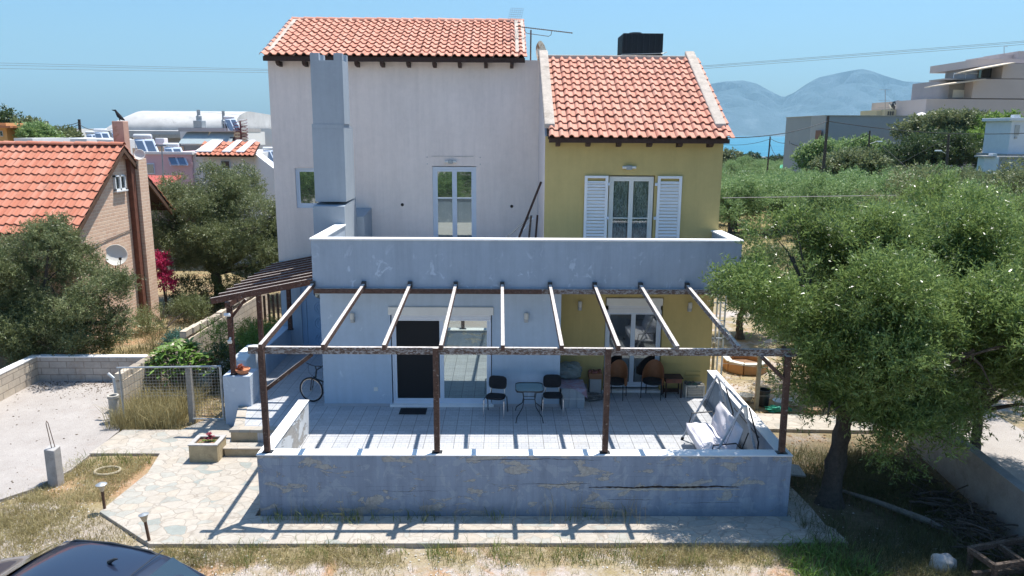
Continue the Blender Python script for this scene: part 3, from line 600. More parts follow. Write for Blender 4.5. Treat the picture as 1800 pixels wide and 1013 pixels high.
# left roof
RL = slab(H, (-6.84, 22.5, 9.33), (1, 0, 0), 7.42, (0, 3.4, 1.42), .06, M['darkwood'], 'roof')
slab(H, (-6.84, 29.3, 9.33), (1, 0, 0), 7.42, (0, -3.4, 1.42), .06, M['darkwood'], 'rear_roof_slope')
tile_roof(RL, (-6.93, 22.44, 9.335), (1, 0, 0), 7.58, (0, 3.45, 1.44), .2368, 10, M['tiles'], seed=4)
mb = MB(); mb.extr([(-6.88, 22.75, 9.43), (-6.88, 25.95, 10.77), (-6.88, 25.95, 10.86), (-6.88, 22.75, 9.52)], (.3, 0, 0)); mb.extr([(.32, 22.75, 9.43), (.32, 25.95, 10.77), (.32, 25.95, 10.88), (.32, 22.75, 9.52)], (.3, 0, 0)); mb.build('rake_mortar', M['mortar'], RL, bevel=.03)
ridge_tiles(RL, (-6.86, 25.9, 10.76), (.62, 25.9, 10.76), .13, .39, M['tiles'])
mb = MB(); mb.box(-6.86, .6, 22.47, 22.51, 9.19, 9.32); mb.build('fascia', M['darkwood'], RL)
for x in [at(p, 105, 22.7).x for p in (490, 536, 581, 627.5, 672, 718, 763.6, 808, 854, 899.7)]:
    mb = MB(); mb.extr([(x-.05, 22.5, 9.2), (x-.05, 22.9, 9.2), (x-.05, 22.9, 9.06), (x-.05, 22.62, 9.08), (x-.05, 22.52, 9.13)], (.1, 0, 0))
    mb.build('rafter_end', M['darkwood'], RL, bevel=.01)
# right roof
RR = slab(H, (1.08, 18.72, 7.13), (1, 0, 0), 4.38, (0, 3.95, 2.22), .06, M['darkwood'], 'roof')
tile_roof(RR, (1.1, 18.66, 7.12), (1, 0, 0), 4.5, (0, 3.98, 2.24), .2365, 13, M['tiles'], seed=9)
def rake(x0, x1, y0=19.0): 
    f = lambda y: 7.12+(y-18.66)*.5628; mb.extr([(x0, y0, f(y0)+.02), (x0, 22.75, f(22.75)+.02), (x0, 22.75, f(22.75)+.16), (x0, y0, f(y0)+.14)], (x1-x0, 0, 0))
mb = MB(); rake(1.0, 1.26, 19.0); rake(5.22, 5.5, 19.05); mb.box(1.0, 5.5, 22.52, 22.76, 9.28, 9.42); mb.build('rake_mortar', M['mortar'], RR, bevel=.03)
mb = MB(); mb.box(1.1, 5.5, 18.69, 18.73, 7.0, 7.11); mb.build('fascia', M['darkwood'], RR)
for x in [at(p, 247, 18.9).x for p in (981, 1034, 1088, 1142, 1195, 1249)]:
    mb = MB(); mb.extr([(x-.05, 18.74, 7.0), (x-.05, 19.1, 7.0), (x-.05, 19.1, 6.9), (x-.05, 18.85, 6.91), (x-.05, 18.76, 6.95)], (.1, 0, 0))
    mb.build('rafter_end', M['darkwood'], RR, bevel=.01)
# ------------------------------------------------------------ pergola
PG = thing('pergola', 'bare peeling timber pergola over the front terrace', 'pergola', (.4, 15.4, 1.27))
px_ = [-4.45, -1.24, 1.95, 5.33]
for i, x in enumerate(px_):
    mb = MB(); t = 3.34 if i < 3 else 3.2
    lean = (0, 0, 0, .03)[i]
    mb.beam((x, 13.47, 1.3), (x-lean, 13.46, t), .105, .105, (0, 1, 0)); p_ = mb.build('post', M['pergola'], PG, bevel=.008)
    q = MB(); q.box(x-.1, x+.1, 13.4, 13.56, 1.272, 1.28); q.box(x-.02, x+.02, 13.45, 13.49, 1.28, 1.31); q.build('base_plate', M['blackmetal'], p_)
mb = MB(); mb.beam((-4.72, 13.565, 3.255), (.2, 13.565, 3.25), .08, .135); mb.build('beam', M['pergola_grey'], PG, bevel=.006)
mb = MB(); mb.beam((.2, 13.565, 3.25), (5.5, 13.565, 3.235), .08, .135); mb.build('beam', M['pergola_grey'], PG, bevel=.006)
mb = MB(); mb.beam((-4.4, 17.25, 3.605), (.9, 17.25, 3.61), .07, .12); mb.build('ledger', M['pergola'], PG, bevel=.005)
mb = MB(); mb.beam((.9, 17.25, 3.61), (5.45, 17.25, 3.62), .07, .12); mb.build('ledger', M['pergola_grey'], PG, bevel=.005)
xf = [-4.42, -3.28, -2.17, -1.13, 0, 1.08, 2.12, 3.2, 4.33]; xb = [-4.41, -3.23, -2.16, -1.1, -.02, 1.09, 2.13, 3.2, 4.29]
for a, b in zip(xf, xb):
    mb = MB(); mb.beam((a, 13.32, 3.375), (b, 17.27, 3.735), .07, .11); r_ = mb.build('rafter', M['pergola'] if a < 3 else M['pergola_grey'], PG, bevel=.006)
    q = MB(); q.box(b-.05, b+.05, 17.2, 17.3, 3.7, 3.83); q.build('bracket', M['blackmetal'], r_)
for (a, b) in (((-4.42, 13.56, 2.5), (-3.55, 13.56, 3.17)), ((5.28, 13.47, 2.72), (4.82, 13.47, 3.17)), ((5.36, 13.5, 2.6), (5.45, 14.1, 3.2))):
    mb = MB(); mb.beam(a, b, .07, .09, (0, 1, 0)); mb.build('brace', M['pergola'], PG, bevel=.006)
# porch at the side entrance
PO = thing('porch_canopy', 'brown slatted timber canopy on posts over the side entrance', 'porch', (-5.6, 20, 1.3))
for (x, y, zb, zt) in ((-6.7, 18.12, 1.3, 3.05), (-6.62, 20.1, 1.3, 3.05), (-6.5, 22.5, 1.3, 3.05)):
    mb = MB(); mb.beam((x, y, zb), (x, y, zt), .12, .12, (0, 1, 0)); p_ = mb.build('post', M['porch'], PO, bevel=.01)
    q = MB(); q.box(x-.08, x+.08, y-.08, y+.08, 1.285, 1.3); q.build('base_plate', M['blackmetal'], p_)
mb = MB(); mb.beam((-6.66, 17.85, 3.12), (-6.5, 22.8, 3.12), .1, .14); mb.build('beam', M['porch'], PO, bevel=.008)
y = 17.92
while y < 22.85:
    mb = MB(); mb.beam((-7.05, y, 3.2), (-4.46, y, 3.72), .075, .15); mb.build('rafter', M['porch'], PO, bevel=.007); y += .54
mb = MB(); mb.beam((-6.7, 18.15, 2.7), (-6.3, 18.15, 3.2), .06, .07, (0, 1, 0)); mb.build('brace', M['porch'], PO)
# floodlight fixed on first porch post
fl = thing('floodlight', 'small white floodlight fixed to the front porch post', 'lamp', (-6.7, 18.0, 2.8)); mb = MB(); mb.obox((-6.7, 17.95, 2.85), (.14, .1, .07), rx=-.5); mb.build('housing', M['white'], fl, bevel=.01); mb = MB(); mb.box(-6.72, -6.68, 17.98, 18.06, 2.74, 2.84); mb.build('bracket', M['blackmetal'], fl)
mb = MB(); mb.tube([(-6.7, 18.055, 2.25), (-6.7, 18.0, 2.2)], .025, 8); mb.obox((-6.7, 17.99, 2.16), (.09, .06, .07), rx=.4); tag(mb.build('sensor', M['offwhite']), 'small dark and white motion sensor on the porch post', 'sensor')
# side wall with the flower pot pillar
sw = thing('side_wall', 'stepped pale blue rendered wall with a square end pillar beside the entrance', 'wall', (-6.7, 20, 0))
mb = MB(); mb.box(-6.94, -6.27, 17.98, 18.62, -.1, 1.28); mb.build('pillar', plaster('pale_blue_render', (.5, .56, .63), chalk=(.66, .7, .74), chlo=.6), sw, bevel=.012)
mb = MB(); mb.extr([(-6.92, 18.62, -.1), (-6.92, 20.0, -.1), (-6.92, 20.0, 1.5), (-6.92, 19.85, 1.56), (-6.92, 19.0, 1.56), (-6.92, 18.62, 1.5)], (.37, 0, 0)); mb.build('wall_section', plaster('white_blue_render', (.66, .69, .7), patches=(.45, .43, .4), plo=.66, phi=.67), sw, bevel=.02)
mb = MB(); mb.box(-6.9, -6.6, 20.0, 22.88, -.1, 1.3); mb.build('wall_section', M['blue'], sw, bevel=.012)
# ------------------------------------------------------------ vegetation
def leaves(lobes, n, L, W, seed, up=.5, spread=.22, per=12, shell=.5, gap=.35, droop=0):
    """n leaf faces in twigs spread through ellipsoid lobes (cx,cy,cz,rx,ry,rz)"""
    r = np.random.RandomState(seed); lb = np.array(lobes, float); vol = (lb[:, 3]*lb[:, 4]*lb[:, 5])**.75; nt_ = n//per
    idx = r.choice(len(lb), int(nt_*1.9), p=vol/vol.sum()); d = r.normal(size=(len(idx), 3)); d /= np.linalg.norm(d, axis=1)[:, None]
    rad = (shell+(1-shell)*r.rand(len(idx)))**.8*(1+.10*r.normal(size=len(idx))); inner = r.rand(len(idx)) < .22; rad[inner] *= r.rand(inner.sum())
    C = lb[idx, :3]; R = lb[idx, 3:6]; P = C+d*R*rad[:, None]
    k = 2.2; f = np.sin(P[:, 0]*k+seed)+np.sin(P[:, 1]*k*1.1+2*seed+P[:, 2])+np.sin(P[:, 2]*k*1.3+1.7*P[:, 0])
    f2 = np.sin(P[:, 0]*5.1+seed)*np.sin(P[:, 1]*5.7+seed)*np.sin(P[:, 2]*6.3+2*seed)
    keep = (f/3+.5*f2+.25*r.normal(size=len(P))) > -gap
    P = P[keep][:nt_]; d = d[keep][:nt_]; m_ = len(P)
    sd = d*.8+r.normal(size=(m_, 3))*.55; sd[:, 2] += up; sd /= np.linalg.norm(sd, axis=1)[:, None]
    P = np.repeat(P, per, 0); sd = np.repeat(sd, per, 0); t = np.tile(np.linspace(0, 1, per), m_)
    P = P+sd*(t*spread)[:, None]+r.normal(size=P.shape)*L*.25
    ld = sd*.7+r.normal(size=P.shape)*.6; ld[:, 2] -= droop; ld /= np.linalg.norm(ld, axis=1)[:, None]
    a = np.cross(ld, r.normal(size=P.shape)); a /= np.linalg.norm(a, axis=1)[:, None]
    l = L*(.65+.7*r.rand(len(P)))[:, None]; w_ = W*(.7+.6*r.rand(len(P)))[:, None]
    q = np.stack([P, P+ld*l*.45+a*w_/2, P+ld*l, P+ld*l*.45-a*w_/2], 1)
    return q.reshape(-1, 3), len(P)
def crown(name, lobes, n, L, W, seed, mat, parent=None, **kw):
    V, k = leaves(lobes, n, L, W, seed, **kw); return fast_mesh(name, V, k, 4, mat, parent)
def limbs(mb, base, fork, lobes, r0, seed, sub=3):
    r = random.Random(seed); base, fork = Vector(base), Vector(fork)
    mid = base.lerp(fork, .5)+Vector((r.uniform(-.08, .08), r.uniform(-.08, .08), 0))*r0*4
    b0 = len(mb.v); P_ = [base+Vector((0, 0, -.1)), base+Vector((0, 0, .05))]; R_ = [r0*1.7, r0*1.35]
    for k in range(1, 9): t = k/9; P_.append(base.lerp(mid, t*2) if t < .5 else mid.lerp(fork, t*2-1)); R_.append(r0*(1.15-.35*t)*(1+.12*math.sin(k*2.3+seed)))
    P_.append(fork); R_.append(r0*.82); mb.tube(P_, R_, 14)
    for i in range(b0, len(mb.v)):
        v = Vector(mb.v[i]); k = (i-b0)//14; c = P_[min(k, len(P_)-1)]; d = v-c; a = math.atan2(d.y, d.x); mb.v[i] = tuple(c+d*(1+.16*math.sin(3*a+k*.5+seed)+.1*math.sin(7*a-k*.8)))
    for lb in lobes:
        c = Vector(lb[:3]); m1 = fork.lerp(c, .45)+Vector((r.uniform(-.2, .2), r.uniform(-.2, .2), r.uniform(.0, .25)))
        mb.tube([fork, m1, c], [r0*.55, r0*.34, r0*.18], 7)
        for k in range(sub):
            d = Vector((r.gauss(0, 1), r.gauss(0, 1), r.gauss(.3, .8))).normalized(); e = c+Vector((d.x*lb[3], d.y*lb[4], d.z*lb[5]))*.8; s_ = m1.lerp(c, r.uniform(.2, 1))
            mb.tube([s_, s_.lerp(e, .5)+Vector((0, 0, .1)), e], [r0*.2, r0*.12, r0*.04], 5)
def lumpy(lobes, seed, k=9, core=.82, size=.36):
    r = random.Random(seed+500); out = []
    for lb in lobes:
        out.append((lb[0], lb[1], lb[2], lb[3]*core, lb[4]*core, lb[5]*core))
        for i in range(k):
            d = Vector((r.gauss(0, 1), r.gauss(0, 1), r.gauss(.25, .9))).normalized(); q = size*r.uniform(.65, 1.25); m_ = (lb[3]+lb[4]+lb[5])/3*q
            out.append((lb[0]+d.x*lb[3]*.86, lb[1]+d.y*lb[4]*.86, lb[2]+d.z*lb[5]*.86, m_*1.15, m_*1.15, m_*.8))
    return out
def tree(name, label, cat, base, fork, lobes, r0, n, L, W, seed, mat='leaf_olive', bark='bark', group=None, **kw):
    t = thing(name, label, cat, base, group); mb = MB(); limbs(mb, base, fork, lobes, r0, seed); mb.build('trunk', M[bark], t, smooth=True)
    crown('crown', lumpy(lobes, seed), n, L, W, seed, M[mat], t, **kw); return t
# big tree right of the terrace
tree('olive_tree', 'large spreading tree leaning over the right corner of the terrace wall', 'tree', (6.62, 14.0, 0), (6.78, 14.15, 1.75),
     [(7.1, 14.6, 4.15, 2.0, 1.9, 1.4), (5.4, 14.2, 4.2, 1.2, 1.1, .8), (5.75, 14.8, 4.85, .95, .9, .75), (7.1, 13.5, 3.1, 1.75, 1.2, 1.1), (7.75, 13.3, 1.75, .95, .8, 1.1), (9.0, 14.9, 4.0, 1.6, 1.8, 1.5), (8.2, 15.4, 5.0, 1.5, 1.3, .85), (6.0, 14.0, 3.35, .9, .9, .75), (8.5, 13.7, 2.7, 1.1, 1, .9), (6.4, 15.2, 2.7, 1.1, 1.1, .8), (8.4, 12.9, 3.5, 1.4, .9, 1.0), (10.2, 13.4, 3.6, 1.5, 1.3, 1.2), (6.75, 13.3, 2.45, 1.0, .7, .62), (6.1, 13.9, 2.75, .75, .8, .55), (6.2, 13.5, 2.3, .6, .5, .45), (7.2, 13.1, 2.0, .8, .6, .6)], .17, 420000, .095, .023, 11, 'leaf_main', up=.45, gap=.04, spread=.27)
tree('olive_tree', 'leafy tree behind the diagonal concrete wall at the right edge', 'tree', (10.3, 15.3, 0), (10.3, 15.4, 1.4),
     [(10.6, 15.9, 3.6, 1.8, 1.8, 1.6), (11.3, 15.0, 2.6, 1.5, 1.3, 1.0), (9.8, 16.2, 5.0, 1.3, 1.3, 1.0), (11.6, 16.6, 4.9, 1.4, 1.4, 1.1), (11.2, 14.0, 2.1, 1.2, .9, .9), (10.3, 14.2, 2.9, 1.1, 1.0, .9), (12.4, 15, 3.4, 1.2, 1.2, 1.2)], .1, 170000, .085, .022, 12, 'leaf_main', up=.4, gap=.25)
tree('olive_tree', 'dense tree growing beyond the side path at the right of the house', 'tree', (9.3, 21.3, 0), (9.3, 21.3, 1.2),
     [(9.4, 21.3, 2.6, 1.9, 1.6, 1.3), (11.2, 20.6, 3.3, 1.8, 1.8, 1.7), (8.3, 20.4, 2.3, 1.1, 1.0, .8), (12.5, 21.5, 4.2, 2, 2, 1.6)], .14, 90000, .11, .03, 13, 'leaf_main', up=.4, gap=.2)
tree('olive_tree', 'small dark tree with bare lower limbs behind the octagonal planter', 'tree', (8.6, 26.5, 0), (8.6, 26.5, .9),
     [(8.7, 26.5, 2.1, 1.6, 1.4, .9), (10.6, 26.9, 2.2, 1.9, 1.5, 1.1)], .12, 42000, .12, .032, 14, 'leaf_olive', up=.4, gap=.2)
tree('olive_tree', 'tree crown closing the view at the far right edge of the garden', 'tree', (14.6, 22, 0), (14.6, 22, 1.6),
     [(14.6, 22, 3.9, 2.3, 2, 1.9), (13.3, 24, 4.6, 2.0, 2, 1.3), (16.5, 24, 4.5, 2.2, 2, 1.6)], .16, 70000, .12, .034, 15, 'leaf_olive', up=.4, gap=.2)
# left trees
tree('olive_tree', 'silvery olive tree in front of the brick house at the left edge', 'tree', (-14.6, 22.6, 0), (-14.4, 22.5, 1.1),
     [(-14.3, 22.7, 3.1, 1.6, 1.3, 1.3), (-13.1, 22.4, 2.1, 1.45, 1.1, .95), (-15.6, 22.6, 2.7, 1.5, 1.2, 1.3), (-12.9, 22.3, 1.1, 1.1, .9, .6), (-14.5, 22.2, 1.2, 1.7, .9, .9), (-12.0, 22.5, 2.55, .8, .7, .55), (-13.6, 22.7, 4.05, .7, .7, .55), (-11.6, 22.3, 1.5, .5, .5, .5)], .16, 150000, .085, .023, 21, 'leaf_olive', up=.3, gap=.25)
tree('olive_tree', 'wide olive tree with dark trunks filling the gap between the two houses', 'tree', (-12.0, 31.5, 0), (-12.2, 31.6, 1.3),
     [(-12.9, 32.6, 3.6, 2.1, 2, 1.7), (-10.5, 32.4, 3.2, 2.0, 2, 1.5), (-12.2, 33.4, 4.7, 1.6, 1.5, 1.0), (-14.4, 33.0, 3.6, 1.4, 1.5, 1.2), (-9.0, 33.5, 3.4, 1.8, 1.6, 1.6), (-10.8, 31.2, 2.3, 1.6, 1.2, .9), (-13.4, 31.2, 2.3, 1.3, 1, .9), (-12.1, 30.9, 2.6, 1.4, 1, 1.0), (-9.0, 32, 2.0, 1.3, 1.2, 1.0), (-8.0, 34.5, 3.6, 1.2, 1.2, 1.5)], .2, 200000, .1, .028, 22, 'leaf_olive', up=.3, gap=.25)
def shrub(name, label, cat, base, lobes, n, L, W, seed, mat, group=None, bark='bark', r0=.02, **kw):
    t = thing(name, label, cat, base, group); mb = MB(); r = random.Random(seed); b = Vector(base)
    for lb in lobes:
        for k in range(4):
            e = Vector((lb[0]+r.uniform(-.6, .6)*lb[3], lb[1]+r.uniform(-.6, .6)*lb[4], lb[2]+r.uniform(-.2, .6)*lb[5])); mb.tube([b+Vector((r.uniform(-.05, .05), r.uniform(-.05, .05), -.05)), b.lerp(e, .5)+Vector((0, 0, .06)), e], [r0, r0*.7, r0*.25], 5)
    mb.build('stem', M[bark], t, smooth=True); crown('foliage', lobes, n, L, W, seed, M[mat], t, **kw); return t
# frangipani with big leaf rosettes
def rosette(mb, c, n, L, W, r, up=.35):
    for i in range(n):
        a = 6.283*i/n+r.uniform(-.3, .3); tilt = r.uniform(up-.35, up+.5); d = Vector((math.cos(a)*math.cos(tilt), math.sin(a)*math.cos(tilt), math.sin(tilt))); s_ = d.cross(Vector((0, 0, 1))).normalized(); l = L*r.uniform(.7, 1.1); c = Vector(c)
        p1 = c+d*l*.35; p2 = c+d*l*.7-Vector((0, 0, .03*l*4)); p3 = c+d*l-Vector((0, 0, .1*l*3)); w_ = W*r.uniform(.8, 1.1)
        mb.add([c, p1-s_*w_*.45, p1+s_*w_*.45, p2-s_*w_*.5, p2+s_*w_*.5, p3], [(0, 2, 1), (1, 2, 4, 3), (3, 4, 5)])
r_ = random.Random(4); t = thing('frangipani_shrub', 'broad leaved bright green shrub behind the wire gate', 'shrub', (-9.05, 20.3, 0)); mb = MB(); st = MB()
for i in range(60):
    a, q = r_.uniform(0, 6.28), math.sqrt(r_.random()); c = Vector((-9.0+math.cos(a)*q*.92, 20.4+math.sin(a)*q*.6, 1.38-.7*q*q+r_.uniform(-.15, .12))); rosette(mb, c, 9, .36, .085, r_); st.tube([(-9.05, 20.35, -.05), Vector((-9.05, 20.35, .35)).lerp(c, .5), c], [.03, .018, .01], 5)
st.build('stem', M['bark_pale'], t); mb.build('foliage', M['leaf_bright'], t)
shrub('oleander_shrub', 'loose dark shrub between the block wall and the porch post', 'shrub', (-7.9, 20.9, 0), [(-7.9, 20.9, .75, .45, .4, .55), (-7.6, 20.6, .35, .3, .3, .3)], 1900, .12, .03, 31, 'leaf_dark', up=.5)
shrub('garden_bush', 'yellow green bush in the raised bed behind the porch posts', 'shrub', (-7.5, 22.6, 0), [(-7.5, 22.6, .7, .65, .6, .65), (-7.2, 23.6, .8, .55, .5, .6)], 9000, .07, .025, 32, 'leaf_bright', up=.5)
shrub('garden_bush', 'pale leafy bush beside the top of the block wall', 'shrub', (-9.0, 23.4, .1), [(-9.1, 23.4, .75, .6, .6, .55), (-8.3, 24.4, .6, .5, .5, .5)], 7000, .07, .022, 33, 'leaf_bright', up=.5)
shrub('garden_bush', 'dark low bush in the shade under the porch canopy', 'shrub', (-7.4, 21.6, 0), [(-7.35, 21.4, .35, .5, .5, .5)], 5000, .06, .02, 34, 'leaf_dark', up=.5)
shrub('blue_green_shrub', 'small round blue green shrub beside the block wall', 'shrub', (-10.7, 24.3, 0), [(-10.7, 24.3, .3, .42, .38, .36)], 6500, .06, .022, 35, 'leaf_blue', up=.6, shell=.7, gap=.9)
shrub('bougainvillea', 'magenta flowering climber at the back corner of the brick house', 'shrub', (-13.6, 29.9, 0), [(-13.75, 30.0, 2.0, .3, .3, .4), (-13.5, 29.9, 1.35, .28, .3, .35)], 3500, .07, .055, 36, 'leaf_pink', up=.2)
ag = thing('agave', 'spiky pale agave by the foot of the porch', 'plant', (-8.6, 24.6, .2)); mb = MB(); r_ = random.Random(8); rosette(mb, (-8.6, 24.6, .2), 22, .75, .09, r_, .8); mb.build('blade', plain('agave_green', (.16, .2, .11), .6, .2), ag)
shrub('garden_bush', 'dark mass of bushes at the foot of the wide olive tree', 'shrub', (-12.3, 30.2, 0), [(-12.9, 30.6, .7, .8, .6, .7), (-11.6, 30.4, .8, .9, .6, .8), (-10.3, 31.0, .9, .9, .7, .9)], 16000, .09, .03, 37, 'leaf_dark', up=.5)
shrub('garden_bush', 'grassy green bush beside the foot of the brick gable', 'shrub', (-12.6, 27.5, 0), [(-12.9, 27.3, .4, .6, .8, .45), (-12.1, 28.6, .45, .7, .6, .5)], 9000, .09, .02, 38, 'leaf_olive', up=.8)
# olive grove: four tree kinds copied over the slope
kinds = []
for k in range(4):
    r_ = random.Random(40+k); lob = [(r_.uniform(-1.1, 1.1), r_.uniform(-1.1, 1.1), r_.uniform(2.1, 3.3), r_.uniform(1.3, 1.9), r_.uniform(1.3, 1.9), r_.uniform(.9, 1.3)) for _ in range(6)]+[(0, 0, 2.9, 2.1, 2.1, 1.3)]
    t = tree('grove_olive', 'grove tree', 'tree', (0, 0, 0), (.1, 0, 1.0), lob, .17, 26000, .15, .045, 50+k, 'leaf_grove', 'bark', up=.35, gap=.3, spread=.35); kinds.append(t)
GL = ['olive tree in the grove', 'full crowned olive tree in the grove', 'spreading olive tree in the grove', 'rounded olive tree in the grove']
spots = [(18.6, 61.4), (19.9, 64.2), (23.2, 64.2), (27.2, 62), (31.5, 62.5), (35.8, 61), (40, 60), (25, 57.5), (29.5, 55), (34, 54), (38.5, 53), (25.5, 67.5), (31, 67), (36, 66), (42, 65), (46, 60), (48, 66), (28, 50), (33, 48), (38, 47)]
r_ = random.Random(77)
for yy in range(70, 232, 7):
    x = yy*.245
    while x < yy*(.70 if yy < 150 else .52):
        spots.append((x+r_.uniform(-1.6, 1.6), yy+r_.uniform(-2.5, 2.5))); x += 4.6+yy*.01
spots = [s_ for s_ in spots if not (31.5 < s_[0] < 62 and 97 < s_[1]) and not (s_[0] > 26 and s_[1] > 92 and s_[0] > .2*s_[1]+8 and s_[1] < 125 and s_[0] > 50)]
front = [(-26+i*4.2, -15-(i*7 % 5)) for i in range(13)]
def ordinal(i): return ['first', 'second', 'third', 'fourth', 'fifth', 'sixth', 'seventh', 'eighth', 'ninth', 'tenth', 'eleventh', 'twelfth', 'thirteenth', 'fourteenth', 'fifteenth', 'sixteenth', 'seventeenth', 'eighteenth', 'nineteenth', 'twentieth'][i] if i < 20 else None
for i, (x, y) in enumerate(sorted(spots, key=lambda s_: (round(s_[1]/8), s_[0]))+front):
    o = kinds[i % 4] if i < 4 else copy_tree(kinds[i % 4]); o.location = (x, y, gz(x, y)-.1); o.rotation_euler = (0, 0, r_.uniform(0, 6.28)); sc_ = r_.uniform(1.05, 1.35)*(1.1 if y > 120 else 1); o.scale = (sc_, sc_, sc_*r_.uniform(.85, 1.05))
    if y < 0: tag(o, 'olive tree standing across the lane in front of the house', 'tree', 'trees across the lane')
    elif (x, y) == (18.6, 61.4): tag(o, 'olive tree touching the right edge of the ochre wall, its dark trunk leaning', 'tree', 'olive trees in the grove')
    elif (x, y) == (19.9, 64.2): tag(o, 'olive tree with forked dark trunk just right of the balcony corner', 'tree', 'olive trees in the grove')
    elif y < 66: tag(o, 'nearer olive tree of the grove, between the balcony corner and the big tree', 'tree', 'olive trees in the near rows of the grove')
    elif y < 110: tag(o, 'olive tree in the middle rows of the grove behind the tall pole', 'tree', 'olive trees in the middle rows of the grove')
    else: tag(o, 'distant olive tree in the far rows of the grove towards the sea', 'tree', 'olive trees in the far rows of the grove')
# bushes and trees round the grey building
def blobtree(label, px0, px1, ytop, ybase, Y, mat, seed, n, name='leafy_tree', L=.3, W=.13):
    a, b = at(px0, ytop, Y), at(px1, ybase, Y); z0 = gz((a.x+b.x)/2, Y); w_ = b.x-a.x; h = a.z-b.z; r = random.Random(seed); lob = []
    k = max(4, int(w_/2.2)+3)
    for i in range(k):
        t = (i+.5)/k; lob.append((a.x+w_*t, Y+r.uniform(-1.5, 1.5), b.z+h*(.45+.3*math.sin(math.pi*t))*r.uniform(.8, 1.05), w_*.2+.5, w_*.18+.8, h*.30))
    lob.append(((a.x+b.x)/2, Y, b.z+h*.55, w_*.36, w_*.3, h*.44))
    return tree(name, label, 'tree', ((a.x+b.x)/2, Y, z0), ((a.x+b.x)/2, Y, max(z0+.6, b.z+h*.15)), lob, .2, n, L, W, seed, mat, up=.3, gap=.35, spread=.5)
blobtree('broad dark evergreen tree in front of the grey building', 1565, 1730, 236, 318, 84, 'leaf_dark', 61, 30000)
blobtree('feathery grey green tree overlapping the corner of the white villa', 1612, 1722, 198, 262, 90, 'leaf_olive', 62, 26000)
blobtree('bright green palm like tree beside the white bell tower', 1722, 1782, 203, 272, 86, 'leaf_bright', 63, 14000)
blobtree('yellowish bushy tree at the foot of the grey building', 1410, 1480, 250, 312, 86, 'leaf_grove', 64, 18000)
blobtree('rounded green tree behind the slim pole in front of the grey wall', 1476, 1552, 243, 312, 88, 'leaf_grove', 65, 20000)
blobtree('silver green tree above the grove, left of the bare earth bank', 1440, 1555, 268, 335, 76, 'leaf_olive', 66, 20000)
blobtree('dark round bush between the two poles near the earth bank', 1543, 1580, 262, 312, 92, 'leaf_dark', 67, 9000)
blobtree('silvery tree in front of the pale garden wall at the right edge', 1725, 1830, 312, 350, 60, 'leaf_olive', 68, 20000, L=.2, W=.08)
blobtree('pale bushy tree below the street lamp pole', 1655, 1740, 306, 350, 66, 'leaf_olive', 69, 14000, L=.2, W=.08)
for i, (a, b, c, d, m_) in enumerate(((1262, 1305, 262, 300, 'leaf_olive'), (1300, 1345, 272, 302, 'leaf_dark'), (1340, 1385, 276, 304, 'leaf_dark'), (1380, 1425, 272, 304, 'leaf_dark'), (1415, 1450, 268, 306, 'leaf_olive'))):
    blobtree(['leafy tree by the shore nearest the ochre house', 'low dark tree by the shore left of the twin poles', 'dark shore tree behind the green awning pole', 'dark shore tree right of the green awning', 'shore tree touching the left end of the grey building'][i], a, b, c, d, 225, m_, 70+i, 7000, L=.5, W=.22)
for i, (a, b, c, d, Y, m_) in enumerate(((-60, 22, 183, 260, 88, 'leaf_dark'), (12, 40, 222, 262, 95, 'leaf_olive'), (30, 64, 217, 262, 80, 'leaf_olive'), (52, 98, 224, 262, 72, 'leaf_grove'), (90, 118, 230, 262, 76, 'leaf_olive'))):
    blobtree(['tall dark pine at the far left edge', 'thin tree beside the dark pine', 'leafy tree behind the white parapets at far left', 'bushy green tree above the brick house ridge', 'pale small tree left of the dark utility pole'][i], a, b, c, d, Y, m_, 80+i, 9000, L=.3, W=.14)
# ------------------------------------------------------------ grass, weeds and stones
def blades(name, pts, hmin, hmax, wd, mat, seed, label, cat, per=7, spread=.07, lean=.35):
    r = np.random.RandomState(seed); P = np.repeat(np.array(pts), per, 0); n = len(P); P = P+np.c_[r.normal(size=(n, 2))*spread, np.zeros(n)]; h = (hmin+(hmax-hmin)*r.rand(n)**1.6)[:, None]
    a = r.rand(n)*6.28; s_ = np.c_[np.cos(a), np.sin(a), np.zeros(n)]*wd*(.6+.8*r.rand(n))[:, None]; l = r.normal(size=(n, 3))*lean; l[:, 2] = 0
    up_ = np.array([0, 0, 1.]); m1 = P+up_*h*.55+l*h*.35; tip = P+up_*h*(1-.25*np.abs(l[:, :1]))+l*h
    V = np.concatenate([np.stack([P-s_/2, P+s_/2, m1+s_*.35, m1-s_*.35], 1), np.stack([m1-s_*.35, m1+s_*.35, tip+s_*.04, tip-s_*.04], 1)], 0).reshape(-1, 3); o = fast_mesh(name, V, 2*n, 4, mat); return tag(o, label, cat, kind='stuff')
def scatter(n, x0, x1, y0, y1, ok, seed, zf=lambda x, y: -.06):
    r = random.Random(seed); out = []
    while len(out) < n:
        x, y = r.uniform(x0, x1), r.uniform(y0, y1)
        if ok(x, y, r): out.append((x, y, zf(x, y)))
    return out
def patch(x, y, k=1.1, s_=0): return .5+.25*math.sin(k*x*1.9+1.3+s_)+.25*math.sin(k*y*2.3+.7*x+s_)
front_ok = lambda x, y, r: (y < 12.36 and y > 10.2 and r.random() < (.95 if y > 11.75 else .18)*patch(x, y)*(1.25 if (-5 < x < -1.8 or x > 2.3) else .7))
pts = scatter(5200, -6.2, 9, 10, 12.4, front_ok, 1)
pts += scatter(2300, -10.2, -6.6, 11.8, 14.3, lambda x, y, r: (x+7.76)*1.17+(y-13.5)*1.49 < -.1 and r.random() < patch(x, y)*(1 if x < -7.2 else .6), 2)
pts += scatter(1500, -9.6, -7.9, 14.0, 16.1, lambda x, y, r: r.random() < .5*patch(x, y, 2), 3)
